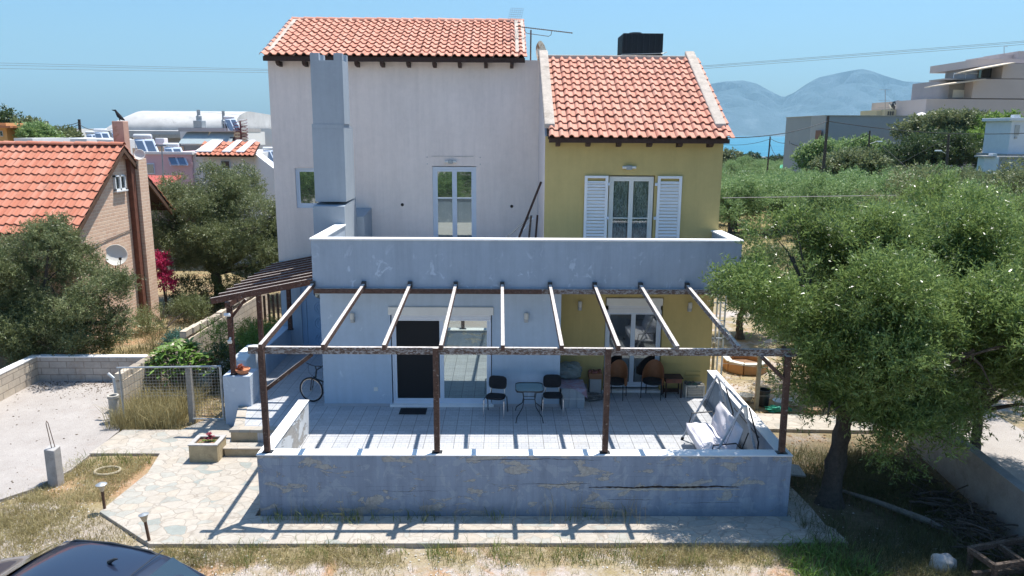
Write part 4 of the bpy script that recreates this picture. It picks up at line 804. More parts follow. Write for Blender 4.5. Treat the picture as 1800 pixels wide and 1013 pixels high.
pts += scatter(2600, -9.8, -7.4, 17.65, 20.6, lambda x, y, r: r.random() < (1 if x < -8 else .35), 4)
pts += scatter(1500, -13.4, -10.3, 22.0, 27.5, lambda x, y, r: r.random() < patch(x, y), 5)
blades('dry_grass', pts, .04, .17, .009, M['straw'], 1, 'short dry straw coloured grass on the ground in front', 'dry grass', 6, .06, .6)
pts = scatter(650, -9.8, -8.2, 17.7, 20.2, lambda x, y, r: True, 14)
blades('tall_dry_grass', pts, .25, .8, .012, M['straw'], 2, 'tall golden grass growing behind the wire gate', 'dry grass', 8, .08, .35)
pts = scatter(260, -6.0, 5.8, 11.7, 12.35, lambda x, y, r: r.random() < .5*patch(x, y, 3)**2, 6)+scatter(60, -4.6, 2.5, 13.1, 13.33, lambda x, y, r: r.random() < patch(x, y, 2)**2, 7, lambda x, y: .03)+scatter(60, -9.4, -7.8, 15.6, 16.1, lambda x, y, r: r.random() < .3, 8)
blades('green_weeds', pts, .06, .34, .011, M['weed'], 3, 'green weeds along the edge of the front paving', 'weeds', 6, .05, .4)
pts = scatter(130, 5.0, 6.6, 11.0, 12.3, lambda x, y, r: math.hypot((x-5.6), (y-11.7)) < .8, 9)
blades('leafy_weeds', pts, .08, .34, .022, M['leaf_bright'], 4, 'bright leafy weeds at the right front of the paving', 'weeds', 10, .09, .6)
pts = scatter(3600, 5.6, 9.2, 11.0, 16.5, lambda x, y, r: r.random() < patch(x, y, .8), 10)
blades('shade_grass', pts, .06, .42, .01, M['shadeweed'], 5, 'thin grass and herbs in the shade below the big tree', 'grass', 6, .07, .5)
pts = scatter(500, -9.9, -7.1, 20.5, 28, lambda x, y, r: r.random() < patch(x, y), 11, lambda x, y: .0)+scatter(400, -13.5, -10.3, 24, 31, lambda x, y, r: r.random() < patch(x, y, 1.4), 12)
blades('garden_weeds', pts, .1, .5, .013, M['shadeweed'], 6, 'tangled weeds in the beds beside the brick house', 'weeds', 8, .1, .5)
pts = scatter(2500, 12, 60, 45, 120, lambda x, y, r: x < .72*y, 13, lambda x, y: gz(x, y)-.15)
blades('grove_grass', pts, .2, .6, .05, M['straw'], 7, 'dry grass under the olive grove', 'grass', 7, .9, .5)
pts = scatter(28, -4.4, 2.6, 12.9, 13.3, lambda x, y, r: r.random() < patch(x, y, 2.5), 17, lambda x, y: .02)
blades('seed_stalks', pts, .3, .8, .005, M['straw'], 9, 'thin seeding stalks standing against the front wall', 'weeds', 5, .05, .2)
# stones
def stones(name, pts, smin, smax, mat, seed, label):
    r = np.random.RandomState(seed); base = np.array([(1,0,0),(-1,0,0),(0,1,0),(0,-1,0),(0,0,1),(0,0,-1)], float); fc = [(0,2,4),(2,1,4),(1,3,4),(3,0,4),(2,0,5),(1,2,5),(3,1,5),(0,3,5)]; out = []
    for p in pts:
        s_ = smin+(smax-smin)*r.rand()**3; a = r.rand()*6.28; R_ = np.array([[math.cos(a), -math.sin(a), 0], [math.sin(a), math.cos(a), 0], [0, 0, 1]]); v = base*(np.array([1, .7, .45])*s_)*(.6+.8*r.rand(6, 1)); v = v@R_.T+np.array(p)+np.array([0, 0, s_*.15])
        for f in fc: out += [v[i] for i in f]
    o = fast_mesh(name, np.array(out), len(out)//3, 3, mat); return tag(o, label, 'stones', kind='stuff')
stones('gravel', scatter(5200, -11, 9, 9.6, 12.3, lambda x, y, r: r.random() < patch(x, y, .8, 2), 21, lambda x, y: -.045)+scatter(1500, -10.2, -6.5, 12, 16, lambda x, y, r: (x+7.76)*1.17+(y-13.5)*1.49 < 0 or (x < -7.9 and y > 13.6), 22, lambda x, y: -.045)+scatter(600, 5.8, 9, 11, 14, lambda x, y, r: True, 23, lambda x, y: -.045), .006, .028, M['stonewhite'], 3, 'loose pale gravel and chips on the dirt in front')
stones('dry_leaf_debris', scatter(900, -13.5, -10.6, 19.6, 21.3, lambda x, y, r: r.random() < ((y-19.6)/1.7)**2, 26, lambda x, y: .014)+scatter(160, -13.5, -9.7, 14.3, 20, lambda x, y, r: r.random() < .3, 27, lambda x, y: .014), .01, .035, plain('dark_leaf_debris', (.13, .1, .07), .95, .4, 9), 6, 'dark dry leaf debris swept against the block wall at the end of the driveway')
stones('leaf_litter', scatter(4200, 5.9, 12, 14, 25, lambda x, y, r: not (17.6 < y < 18.8 and x < 9), 24, lambda x, y: -.04)+scatter(800, -9.5, -7.3, 17.7, 21, lambda x, y, r: True, 25, lambda x, y: -.045), .012, .05, plain('brown_litter', (.36, .24, .14), .95, .4, 9), 4, 'brown leaf litter and chips beside the house')
# ------------------------------------------------------------ things on the terrace
ZF = .5
def wall_lamp(x, y, z, label, grp):
    t = thing('wall_lamp', label, 'lamp', (x, y, z), grp)
    mb = MB(); mb.box(x-.05, x+.05, y-.05, y, z-.12, z+.02); mb.box(x-.04, x+.04, y-.1, y-.05, z-.1, z-.02); mb.build('bracket', M['steel'], t, bevel=.01)
    mb = MB(); mb.lathe((x, y-.08, z-.02), [(.0, 0), (.05, 0), (.055, .12), (.045, .15), (0, .16)], 14); mb.build('lamp_shade', plain('frosted_glass', (.6, .58, .52), .4, .05), t, smooth=True); return t
wall_lamp(-3.67, 18, 2.78, 'small frosted wall lamp on the blue wall left of the sliding door', 'wall lamps under the balcony')
wall_lamp(.57, 18, 2.8, 'small frosted wall lamp on the blue wall right of the sliding door', 'wall lamps under the balcony')
wall_lamp(1.99, 19.1, 2.85, 'frosted wall lamp on the ochre wall left of the glass door', 'wall lamps under the balcony')
wall_lamp(4.84, 19.1, 2.83, 'frosted wall lamp on the ochre wall right of the glass door', 'wall lamps under the balcony')
def bar_lamp(x, y, z, label):
    t = thing('double_wall_lamp', label, 'lamp', (x, y, z)); mb = MB(); mb.box(x-.07, x+.07, y-.09, y, z-.06, z+.05); mb.build('housing', M['steel'], t, bevel=.012)
    for s_ in (-1, 1):
        mb = MB(); mb.lathe((x+s_*.07, y-.06, z), [(.0, 0), (.035, .0), (.035, .1), (0, .1)], 12, (s_, 0, 0)); mb.build('tube', M['offwhite'], t, smooth=True)
bar_lamp(-1.58, 22.9, 6.37, 'grey twin wall light over the balcony door in the mauve wall'); bar_lamp(3.13, 19.1, 6.4, 'grey twin wall light over the shuttered balcony door')
def office_chair(loc, rz, label):
    t = thing('visitor_chair', label, 'chair', (0, 0, 0), 'black padded chairs beside the glass table')
    def pad(w, h, th, c, rx):
        mb = MB(); n = 20; pr = []
        for i in range(n):
            a = 6.283*i/n; ca, sa = math.cos(a), math.sin(a); pr.append((w/2*math.copysign(abs(ca)**.5, ca), h/2*math.copysign(abs(sa)**.55, sa)))
        R_ = Matrix.Rotation(rx, 3, 'X'); vs = []
        for (s_, o_) in ((.93, -th/2), (1, -th/4), (1, th/4), (.93, th/2)):
            for (a, b) in pr: vs.append(Vector(c)+R_@Vector((a*s_, b*s_, o_+.05*(a/w)**2*(1 if rx > .5 else 0))))
        fs = [tuple(range(n))[::-1], tuple(range(3*n, 4*n))]
        for k in range(3): fs += [(k*n+i, k*n+(i+1) % n, (k+1)*n+(i+1) % n, (k+1)*n+i) for i in range(n)]
        return mb.add(vs, fs)
    pad(.47, .44, .06, (0, 0, .46), math.radians(-3)).build('seat', M['black'], t, bevel=.01)
    pad(.45, .33, .05, (0, .25, .74), math.radians(82)).build('backrest', M['black'], t, bevel=.01)
    for s_ in (-1, 1):
        mb = MB(); mb.tube([(s_*.25, -.24, 0), (s_*.245, -.2, .42), (s_*.24, -.14, .455), (s_*.24, .1, .45)], .0125, 8); mb.build('leg', M['chrome'], t, smooth=True)
        mb = MB(); mb.tube([(s_*.25, .26, 0), (s_*.24, .17, .42), (s_*.235, .05, .44)], .0125, 8); mb.build('leg', M['blackmetal'], t, smooth=True)
        mb = MB(); mb.tube([(s_*.17, .1, .43), (s_*.17, .22, .45), (s_*.17, .25, .6)], .011, 8); mb.build('backrest_support', M['chrome'], t, smooth=True)
    t.location = loc; t.rotation_euler.z = rz
office_chair((-.17, 17.45, ZF), math.radians(-12), 'black padded chair left of the glass table, turned slightly to the table')
office_chair((1.22, 17.55, ZF), 0, 'black padded chair right of the glass table, in front of the carton')
t = thing('glass_table', 'small square glass topped table with curved black legs', 'table', (.64, 17.3, ZF))
mb = MB(); n = 28; ring = []
for (h, z) in ((.34, 1.235), (.34, 1.262), (.325, 1.262), (.325, 1.235)):
    for i in range(n):
        a = 6.283*i/n; ca, sa = math.cos(a), math.sin(a); ring.append((.64+h*math.copysign(abs(ca)**.35, ca), 17.3+h*math.copysign(abs(sa)**.35, sa)*1.0, z))
mb.v = ring; mb.f = [(k*n+i, k*n+(i+1) % n, ((k+1) % 4)*n+(i+1) % n, ((k+1) % 4)*n+i) for k in range(4) for i in range(n)]; mb.build('rim', M['blackmetal'], t, smooth=True)
mb = MB(); pts = ring[2*n:3*n]; mb.extr([(p[0], p[1], 1.244) for p in pts], (0, 0, .008)); mb.build('tabletop', M['glass_table'], t)
for sx in (-1, 1):
    for sy in (-1, 1):
        mb = MB(); mb.tube([(.64+sx*.3, 17.3+sy*.3, 1.23), (.64+sx*.16, 17.3+sy*.14, 1.16), (.64+sx*.13, 17.3+sy*.11, .98), (.64+sx*.16, 17.3+sy*.16, .8), (.64+sx*.3, 17.3+sy*.36, .62), (.64+sx*.325, 17.3+sy*.42, .5)], .0115, 8); mb.build('leg', M['blackmetal'], t, smooth=True)
mb = MB(); mb.tube([(.51, 17.19, .98), (.77, 17.19, .98)], .009, 6); mb.tube([(.51, 17.41, .98), (.77, 17.41, .98)], .009, 6); mb.build('stretcher', M['blackmetal'], t)
mb = MB(); mb.obox((-2.2, 17.64, .507), (.66, .42, .012))
for i in range(4): mb.obox((-2.2, 17.5+i*.095, .517), (.6, .04, .012))
tag(mb.build('doormat', M['rubber'], bevel=.003), 'dark ribbed doormat in front of the sliding door', 'doormat')
# cartons, bundle, sheet, rope
def wavy(mb, x0, x1, y0, y1, zf, n=14, m_=12):
    b = len(mb.v)
    for j in range(m_+1):
        for i in range(n+1): x = x0+(x1-x0)*i/n; y = y0+(y1-y0)*j/m_; mb.v.append((x, y, zf(i/n, j/m_)))
    mb.f += [(b+j*(n+1)+i, b+j*(n+1)+i+1, b+(j+1)*(n+1)+i+1, b+(j+1)*(n+1)+i) for j in range(m_) for i in range(n)]
t = thing('carton_stack', 'block of grey cartons standing against the corner of the blue wall', 'cartons', (1.75, 18.2, ZF))
for i in range(3):
    mb = MB(); mb.box(1.46+i*.195, 1.65+i*.195, 17.87, 18.55, .5, 1.02); o_ = mb.build('carton', M['paper'], t, bevel=.006)
mb = MB(); mb.box(1.46, 2.045, 17.862, 17.868, .745, .755); mb.build('tape', M['offwhite'], t)
ns = lambda a, b, s_=0: .5*math.sin(9*a+s_)+.35*math.sin(13*b+5*a+s_)+.25*math.sin(23*a-17*b)
g = G('printed_sheet'); stripes = g.smooth(g.noise(5, 4, .6, vec=g.mapv((1, 4, 1))), .45, .55); shm = g.fin(g.mix(stripes, (.33, .33, .42), (.3, .2, .24)), .8, .2)
mb = MB(); wavy(mb, 1.4, 2.06, 17.84, 18.58, lambda u, v: 1.03+.012*ns(u*1.3, v)); 
b = len(mb.v); mb.v += [(1.75, 17.835, 1.03), (2.07, 17.835, 1.03), (2.12, 17.9, .74), (1.95, 17.83, .92), (2.07, 18.2, 1.03), (2.1, 18.15, .8)]; mb.f += [(b, b+3, b+2, b+1), (b+1, b+2, b+5, b+4)]
tag(mb.build('plastic_sheet', shm, smooth=True), 'crumpled bluish printed plastic sheet over the grey cartons', 'sheet')
def lump(name, c, size, amp, mat, seed, label=None, cat=None, parent=None, sq=.6, n=36, m_=18, fr=4, root=None):
    mb = MB(); r = random.Random(seed); ph = [(r.uniform(1, fr), r.uniform(1, fr), r.uniform(1, fr), r.uniform(0, 6)) for _ in range(7)]
    for j in range(m_+1):
        th = math.pi*j/m_
        for i in range(n):
            a = 6.2832*i/n; d = Vector((math.copysign(abs(math.cos(a))**sq, math.cos(a))*math.sin(th)**sq, math.copysign(abs(math.sin(a))**sq, math.sin(a))*math.sin(th)**sq, math.copysign(abs(math.cos(th))**sq, math.cos(th))))
            k = 1+amp*sum(math.sin(p[0]*d.x*3+p[1]*d.y*3+p[2]*d.z*4+p[3]) for p in ph)/3; mb.v.append((c[0]+d.x*size[0]/2*k, c[1]+d.y*size[1]/2*k, c[2]+d.z*size[2]/2*k))
    mb.f = [(j*n+i, j*n+(i+1) % n, (j+1)*n+(i+1) % n, (j+1)*n+i) for j in range(m_) for i in range(n)]
    o = mb.build(name, mat, parent, smooth=True)
    if label: tag(o, label, cat)
    return o
lump('cloth_bundle', (1.72, 18.72, 1.22), (.62, .5, .42), .12, M['cloth'], 3, 'crumpled grey green cloth bundle lying on the cartons in the corner', 'cloth', sq=.7)
mb = MB(); mb.box(1.48, 1.98, 18.56, 18.95, .5, 1.02); tag(mb.build('carton', M['cardboard'], bevel=.008), 'brownish carton hidden behind the grey cartons under the cloth', 'carton')
t = thing('storage_carton', 'tall grey carton standing beside the left jamb of the glass door', 'carton', (2.4, 18.85, ZF)); mb = MB(); mb.box(2.26, 2.56, 18.72, 19.0, .5, .98); mb.build('carton_body', plain('pale_carton', (.38, .37, .36), .9, .1), t, bevel=.008)
t = thing('wooden_box', 'small brown wooden box with odds and ends on the tall carton', 'box', (2.4, 18.85, .98)); mb = MB(); mb.box(2.23, 2.58, 18.7, 19.02, .985, 1.13); mb.build('box_body', plain('brown_box', (.26, .12, .06), .7, .2), t, bevel=.008)
mb = MB(); r_ = random.Random(2)
for i in range(12): mb.obox((r_.uniform(2.27, 2.54), r_.uniform(18.74, 18.98), 1.15), (.06, .05, .04), r_.uniform(0, 3))
mb.build('contents', plain('red_grey_bits', (.25, .1, .09), .7, .6, 12), t)
mb = MB(); r_ = random.Random(5)
for k in range(16):
    c = (2.33+r_.uniform(-.12, .12), 18.5+r_.uniform(-.08, .1)); R_ = r_.uniform(.1, .24); zz = .515+k*.008; mb.tube([(c[0]+math.cos(a/14*6.283)*R_, c[1]+math.sin(a/14*6.283)*R_*.7, zz+r_.uniform(0, .02)) for a in range(15)], .012, 5)
for k in range(5): x = 2.12+k*.01; mb.tube([(x, 18.75, .55), (x+r_.uniform(-.03, .03), 18.7, .85), (x+.05, 18.62, .6)], .011, 5)
tag(mb.build('rope_coil', plain('grey_rope', (.2, .19, .18), .9, .5, 30), smooth=True), 'tangled heap of grey rope on the tiles by the tall carton', 'rope')
def tub_chair(loc, rz, label):
    t = thing('tub_chair', label, 'chair', (0, 0, 0), 'curved wooden tub chairs by the glass door'); n = 30; V = []; wd = plain('bent_plywood', (.27, .105, .045), .45, .2, 10, .1, 60) if 'ply' not in M else M['ply']; M['ply'] = wd
    mb = MB()
    for (rr, off) in ((.285, 0), (.27, 0)):
        for i in range(n+1):
            a = math.radians(-22+224*i/n); hh = .42+.42*(max(0, math.sin(a)))**1.6*(1) ; top = .5+ (.38*max(0, math.sin(a))**.9+.06)
            for z in (.36, top): mb.v.append((math.cos(a)*rr, math.sin(a)*rr*.95, z))
    k = 2*(n+1)
    for i in range(n): b = 2*i; mb.f += [(b, b+2, b+3, b+1), (k+b+1, k+b+3, k+b+2, k+b), (b+1, b+3, k+b+3, k+b+1)]
    mb.f += [(0, 1, k+1, k), (2*n+1, 2*n, k+2*n, k+2*n+1)]
    mb.build('backrest', wd, t, smooth=True)
    mb = MB(); mb.lathe((0, -.02, .4), [(0, 0), (.25, 0), (.265, .03), (.25, .07), (0, .085)], 26); mb.build('seat', M['black'], t, smooth=True)
    for (x, y) in ((-.25, -.2), (.25, -.2), (-.2, .2), (.2, .2)):
        mb = MB(); mb.tube([(x*1.04, y*1.04, 0), (x, y, .45)], .012, 8); mb.build('leg', M['blackmetal'], t, smooth=True)
    t.location = loc; t.rotation_euler.z = rz
tub_chair((2.95, 18.72, ZF), math.radians(-28), 'brown bentwood tub chair half hidden by the third pergola post'); tub_chair((3.9, 18.74, ZF), math.radians(-22), 'brown bentwood tub chair beside the small table with a drawer')
t = thing('side_table', 'small brown side table with a drawer between tub chair and crate', 'table', (4.43, 18.8, ZF)); mb = MB(); mb.box(4.2, 4.67, 18.62, 19.0, 1.02, 1.045); mb.build('tabletop', M['darkwood'], t, bevel=.005)
mb = MB(); mb.box(4.23, 4.64, 18.65, 18.98, .9, 1.02); d_ = mb.build('drawer', plain('red_brown_wood', (.2, .075, .045), .5, .2, 12), t, bevel=.005); mb = MB(); mb.lathe((4.43, 18.65, .96), [(.01, 0), (.012, .02), (0, .025)], 10, (0, -1, 0)); mb.build('knob', M['blackmetal'], d_)
for (x, y) in ((4.235, 18.66), (4.635, 18.66), (4.235, 18.97), (4.635, 18.97)): mb = MB(); mb.box(x-.015, x+.015, y-.015, y+.015, .5, .9); mb.build('leg', M['darkwood'], t)
mb = MB(); mb.box(4.25, 4.62, 18.93, 18.96, .56, .66); mb.build('stretcher', M['darkwood'], t)
t = thing('plastic_crate', 'white slatted plastic crate filled with bottles and junk by the ochre corner', 'crate', (5.0, 18.85, ZF)); mb = MB(); x0, x1, y0, y1 = 4.76, 5.24, 18.68, 19.0
for (a, b, c, d) in ((x0, x1, y0, y0+.012), (x0, x1, y1-.012, y1), (x0, x0+.012, y0, y1), (x1-.012, x1, y0, y1)):
    for z in (.5, .60, .66, .72, .78): mb.box(a, b, c, d, z, z+(.05 if z in (.5, .78) else .02))
for i in range(13): x = x0+.0+i*(x1-x0-.03)/12; mb.box(x, x+(.05 if i in (0, 12) else .014), y0-.003, y0+.014, .5, .82); mb.box(x, x+.014, y1-.014, y1+.003, .5, .82)
for i in range(8): y = y0+i*(y1-y0-.02)/7; mb.box(x0-.003, x0+.014, y, y+.014, .5, .82); mb.box(x1-.014, x1+.003, y, y+.014, .5, .82)
mb.box(x0, x1, y0, y1, .5, .515); mb.build('crate_body', plain('cream_plastic', (.6, .55, .46), .5, .08), t)
mb = MB(); mb.tube([(4.82, 18.8, .8), (5.05, 18.76, .84)], [.045, .03], 10); mb.build('bottle', plain('green_plastic', (.06, .14, .08), .3, .1), t, smooth=True)
mb = MB(); r_ = random.Random(9)
for i in range(22): mb.obox((r_.uniform(4.8, 5.2), r_.uniform(18.72, 18.96), r_.uniform(.76, .86)), (.1, .07, .05), r_.uniform(0, 3), r_.uniform(-.5, .5))
mb.build('contents', plain('mixed_junk', (.1, .1, .09), .7, .7, 20), t)
# garden swing
t = thing('garden_swing', 'garden swing seat with crumpled pale cushions in the right corner of the terrace', 'swing', (4.6, 15, ZF))
def aframe(y, nm='leg'):
    for a, b in (((4.03, y+.02, .52), (4.72, y, 2.0)), ((5.2, y-.03, .52), (4.74, y, 2.0))):
        mb = MB(); mb.tube([a, b], .024, 10); l_ = mb.build(nm, plain('scuffed_frame', (.4, .42, .45), .5, .5, 18, .1, 60) if 'scuff' not in M else M['scuff'], t, smooth=True)
        if 'scuff' not in M: M['scuff'] = l_.data.materials[0]
        q = MB(); q.tube([(a[0], a[1], .5), (a[0]+.02, a[1], .56)], .034, 10); q.build('foot', M['rubber'], l_, smooth=True)
aframe(15.9); aframe(14.05)
mb = MB(); mb.tube([(4.73, 13.98, 2.0), (4.73, 15.98, 2.0)], .026, 10); mb.build('top_bar', M['scuff'], t, smooth=True)
mb = MB(); mb.tube([(4.73, 13.96, 2.03), (4.79, 13.97, 1.78)], [.05, .035], 10); mb.build('joint', M['offwhite'], t, smooth=True)
mb = MB(); mb.tube([(5.2, 14.02, .55), (5.2, 15.87, .55)], .018, 8); mb.tube([(4.9, 14.2, 1.9), (5.12, 14.15, 1.2), (5.1, 14.15, .62)], .016, 8); mb.tube([(4.86, 15.8, 1.9), (5.1, 15.8, 1.2), (5.1, 15.8, .7)], .016, 8); mb.tube([(5.12, 14.15, 1.3), (5.12, 15.8, 1.3)], .014, 8); mb.build('canopy_frame', M['blackmetal'], t, smooth=True)
cush = plain('pale_cushion', (.62, .6, .64), .9, .12, 6, .5, 25)
def cushion(p0, ux, uy, w_, l_, th, seed, name):
    p0, ux, uy = Vector(p0), Vector(ux).normalized(), Vector(uy).normalized(); n = ux.cross(uy); mb = MB(); N_ = 26; K = 30; r = random.Random(seed); ph = [(r.uniform(4, 15), r.uniform(-9, 9), r.uniform(0, 6)) for _ in range(7)]
    for s_ in (1, -1):
        for j in range(K+1):
            for i in range(N_+1):
                u, v = i/N_, j/K; e = (max(0, 1-(2*u-1)**6)*max(0, 1-(2*v-1)**8))**.5; wr = sum(math.sin(a*u*1.3+b*v*2+c) for a, b, c in ph)/7
                mb.v.append(tuple(p0+ux*u*w_+uy*v*l_+n*(s_*th/2*e*(1+.1*math.sin(v*18.8))+(.045*wr if s_ > 0 else 0)*e)))
    q = (N_+1)*(K+1)
    for s_ in (0, 1):
        for j in range(K):
            for i in range(N_):
                b = s_*q+j*(N_+1)+i; f = (b, b+1, b+N_+2, b+N_+1); mb.f.append(f if s_ == 0 else f[::-1])
    return mb.build(name, cush, t, smooth=True)
cushion((4.1, 14.1, .96), (1, 0, -.06), (0, 1, 0), .58, 1.66, .14, 1, 'seat_cushion'); cushion((4.62, 14.1, .95), (.3, 0, 1), (0, 1, 0), .56, 1.66, .13, 2, 'back_cushion')
cushion((4.07, 14.1, .98), (.12, 0, -1), (0, 1, 0), .2, 1.66, .08, 3, 'cushion_skirt')
for y in (14.08, 15.84):
    mb = MB(); mb.tube([(4.15, y, .93), (4.2, y, 1.16), (4.65, y, 1.2), (4.74, y, 1.1)], .014, 8); mb.tube([(4.45, y, 1.2), (4.72, y, 1.97)], .004, 5); mb.tube([(4.12, y, .9), (4.7, y, .86), (4.88, y, 1.42)], .013, 8); mb.build('arm', M['blackmetal'], t, smooth=True)
# bicycle leaning on the blue wall, front wheel turned
t = thing('bicycle', 'black mountain bike leaning on the blue side wall, its front wheel turned out', 'bicycle', (-4.7, 18.8, ZF))
def wheel(c, ax_, par):
    c, ax_ = Vector(c), Vector(ax_).normalized(); a = ax_.orthogonal().normalized(); b = ax_.cross(a); ring = lambda R_, r0, nm, mt, k=8: MB().tube([c+(a*math.cos(i/36*6.2832)+b*math.sin(i/36*6.2832))*R_ for i in range(37)], r0, k, False).build(nm, mt, W_, smooth=True)
    W_ = par; hub = MB(); hub.tube([c-ax_*.05, c+ax_*.05], .025, 10)
    for i in range(28):
        an = i/28*6.2832; d = a*math.cos(an)+b*math.sin(an); hub.tube([c+ax_*(.03 if i % 2 else -.03), c+d*.28], .0022, 3)
    W_ = hub.build('wheel', M['steel'], par); ring(.305, .023, 'tyre', M['rubber']); ring(.278, .011, 'rim', M['chrome'], 6)
fw_ = (-4.84, 18.3, .83); wheel(fw_, (.25, 1, 0), t); rw_ = (-4.62, 19.35, .83); wheel(rw_, (1, .08, 0), t)
mb = MB(); hd = Vector((-4.72, 18.42, 1.3)); hb = Vector((-4.745, 18.36, 1.1)); bb = Vector((-4.66, 18.95, .8)); se = Vector((-4.64, 19.12, 1.25))
mb.tube([hd, hb], .022, 8); mb.tube([hd, se], .017, 8); mb.tube([hb, bb], .02, 8); mb.tube([bb, se], .017, 8)
for s_ in (-.05, .05): mb.tube([bb, Vector(rw_)+Vector((s_, 0, 0)), se], .009, 6)
mb.build('frame', M['blackmetal'], t, smooth=True)
mb = MB(); fv = Vector((.25, 1, 0)).normalized()
for s_ in (-.055, .055): mb.tube([Vector(fw_)+fv*s_, Vector(fw_)+fv*s_+Vector((.05, 0, .33)), hb], .014, 8)
mb.build('fork', M['blackmetal'], t, smooth=True)
mb = MB(); mb.tube([hd, hd+Vector((-.02, -.04, .12))], .016, 8); c = hd+Vector((-.02, -.04, .12)); mb.tube([c+Vector((-.24, .1, .05)), c+Vector((-.1, .0, .03)), c, c+Vector((.1, -.08, .03)), c+Vector((.2, -.2, .05))], .013, 8); mb.tube([c+Vector((-.2, .08, .04)), c+Vector((-.14, -.08, -.15)), hb], .004, 5); mb.build('handlebar', M['blackmetal'], t, smooth=True)
mb = MB(); mb.lathe(se+Vector((0, 0, .1)), [(0, 0), (.07, 0), (.07, .04), (0, .05)], 12); mb.tube([se, se+Vector((0, 0, .1))], .012, 6); mb.build('saddle', M['black'], t, smooth=True)
mb = MB(); mb.tube([bb-Vector((.05, 0, 0)), bb+Vector((-.05, -.1, -.13))], .01, 6); mb.lathe(bb, [(0, 0), (.09, 0), (.09, .008), (0, .008)], 20, (-1, 0, 0)); mb.build('crank', M['blackmetal'], t)
# leaning poles on the balcony
grp = 'poles and boards leaning in the balcony corner'
for i, (a, b, w_, mt, lb) in enumerate((((.2, 20.2, 3.9), (.98, 19.85, 5.98), .05, 'darkwood', 'longest dark pole leaning in the balcony corner'), ((-.35, 21.5, 3.9), (.75, 19.9, 5.1), .035, 'steel', 'pale metal pole leaning low in the balcony corner'), ((.05, 21.3, 3.9), (.8, 19.8, 5.05), .03, 'alu', 'thin white rail leaning beside the pale metal pole'), ((.62, 19.8, 3.9), (.72, 19.6, 5.12), .05, 'pole', 'short brown board standing upright in the balcony corner'), ((.8, 19.7, 3.9), (.88, 19.5, 5.15), .05, 'darkwood', 'short dark board against the pale side wall of the balcony'))):
    mb = MB(); mb.beam(a, b, w_, w_); tag(mb.build('leaning_pole', M[mt], bevel=.005), lb, 'pole', grp)
# roof things
t = thing('water_tank', 'black square water tank with a metal band on the flat roof', 'water tank', (4.4, 25, 9.3)); mb = MB(); mb.box(3.76, 5.03, 24.95, 26.1, 9.3, 10.33)
for i in range(7): mb.box(3.8+i*.185, 3.86+i*.185, 24.93, 24.95, 9.32, 10.3); mb.box(3.74, 3.76, 25.0+i*.16, 25.05+i*.16, 9.32, 10.3)
mb.build('tank_body', plain('black_plastic', (.008, .009, .014), .35, .2), t, bevel=.03); mb = MB(); mb.lathe((4.2, 25.3, 10.33), [(.2, 0), (.2, .05), (0, .06)], 18); mb.build('lid', M['blackmetal'], t, smooth=True)
mb = MB(); mb.tube([(3.7, 24.9, 9.66), (3.75, 24.92, 9.68), (5.05, 24.9, 9.72), (5.15, 24.9, 9.76)], .014, 6); mb.tube([(3.72, 24.9, 9.66), (3.7, 26.1, 9.66)], .014, 6); mb.build('band', M['steel'], t)
g = G('rusty_white_dish'); rustm = g.fin(g.mix(g.smooth(g.noise(3.2, 7, .7, dist=1), .5, .6), (.6, .57, .5), (.24, .12, .05)), .7, .3)
t = thing('satellite_dish', 'old rusty satellite dish standing on the roof by the aerial', 'satellite dish', (1.2, 24, 9.3)); mb = MB(); mb.lathe((1.15, 24, 9.55), [(0, -.1), (.2, -.085), (.36, -.03), (.42, .03), (.425, .03), (.37, -.04), (.2, -.1), (0, -.115)], 30, (.8, -.35, .15)); mb.build('reflector', rustm, t, smooth=True); mb = MB(); mb.tube([(1.3, 24.1, 9.3), (1.25, 24.05, 9.55)], .025, 8); mb.build('mast', M['iron'], t)
t = thing('tv_aerial', 'long television aerial on a mast beside the roof gable', 'antenna', (.81, 24, 9.3)); mb = MB(); mb.tube([(.81, 24, 9.3), (.81, 24, 10.28)], .022, 8); mb.build('mast', M['iron'], t)
A_, B_ = Vector((.36, 24, 10.38)), Vector((2.08, 24, 10.2)); mb = MB(); mb.tube([A_, B_], .012, 6); mb.tube([(.62, 24, 10.33), (.64, 24, 10.22), (.7, 24, 10.18), (1.35, 24, 10.1), (1.42, 24, 10.14), (1.44, 24, 10.26)], .009, 6)
for i in range(28): p = A_.lerp(B_, .08+.9*i/27); mb.tube([p+Vector((0, -.09, 0)), p+Vector((0, .09, 0))], .005, 4); mb.obox(p, (.02, .03, .035))
mb.build('boom', M['iron'], t); mb = MB()
for s_ in (1, -1):
    o_ = A_+Vector((.12, 0, .1*s_)); ux = Vector((.35 if s_ > 0 else .25, 0, .28*s_)); d1 = Vector((.1*s_, .0, .42*s_)); d2 = Vector((-.38, -.15, -.02))
    for i in range(7): mb.tube([o_+d2*i/6, o_+d2*i/6+d1], .004, 4)
    for i in range(8): mb.tube([o_+d1*i/7, o_+d1*i/7+d2], .004, 4)
mb.build('reflector_grid', M['steel'], t)
# potted succulent
t = thing('flower_pot', 'terracotta bowl with a red succulent on the pale blue pillar', 'flower pot', (-6.5, 18.2, 1.28)); mb = MB(); mb.lathe((-6.5, 18.18, 1.28), [(0, 0), (.1, 0), (.17, .08), (.185, .13), (.165, .14), (.14, .11), (0, .1)], 24); mb.build('pot', M['terracotta'], t, smooth=True)
mb = MB(); r_ = random.Random(6)
for i in range(16): a = r_.uniform(0, 6.28); q = r_.uniform(0, .13); rosette(mb, (-6.53+math.cos(a)*q, 18.18+math.sin(a)*q, 1.4+r_.uniform(0, .12)), 10, .075, .03, r_, .6)
mb.build('succulent', M['leaf_red'], t)
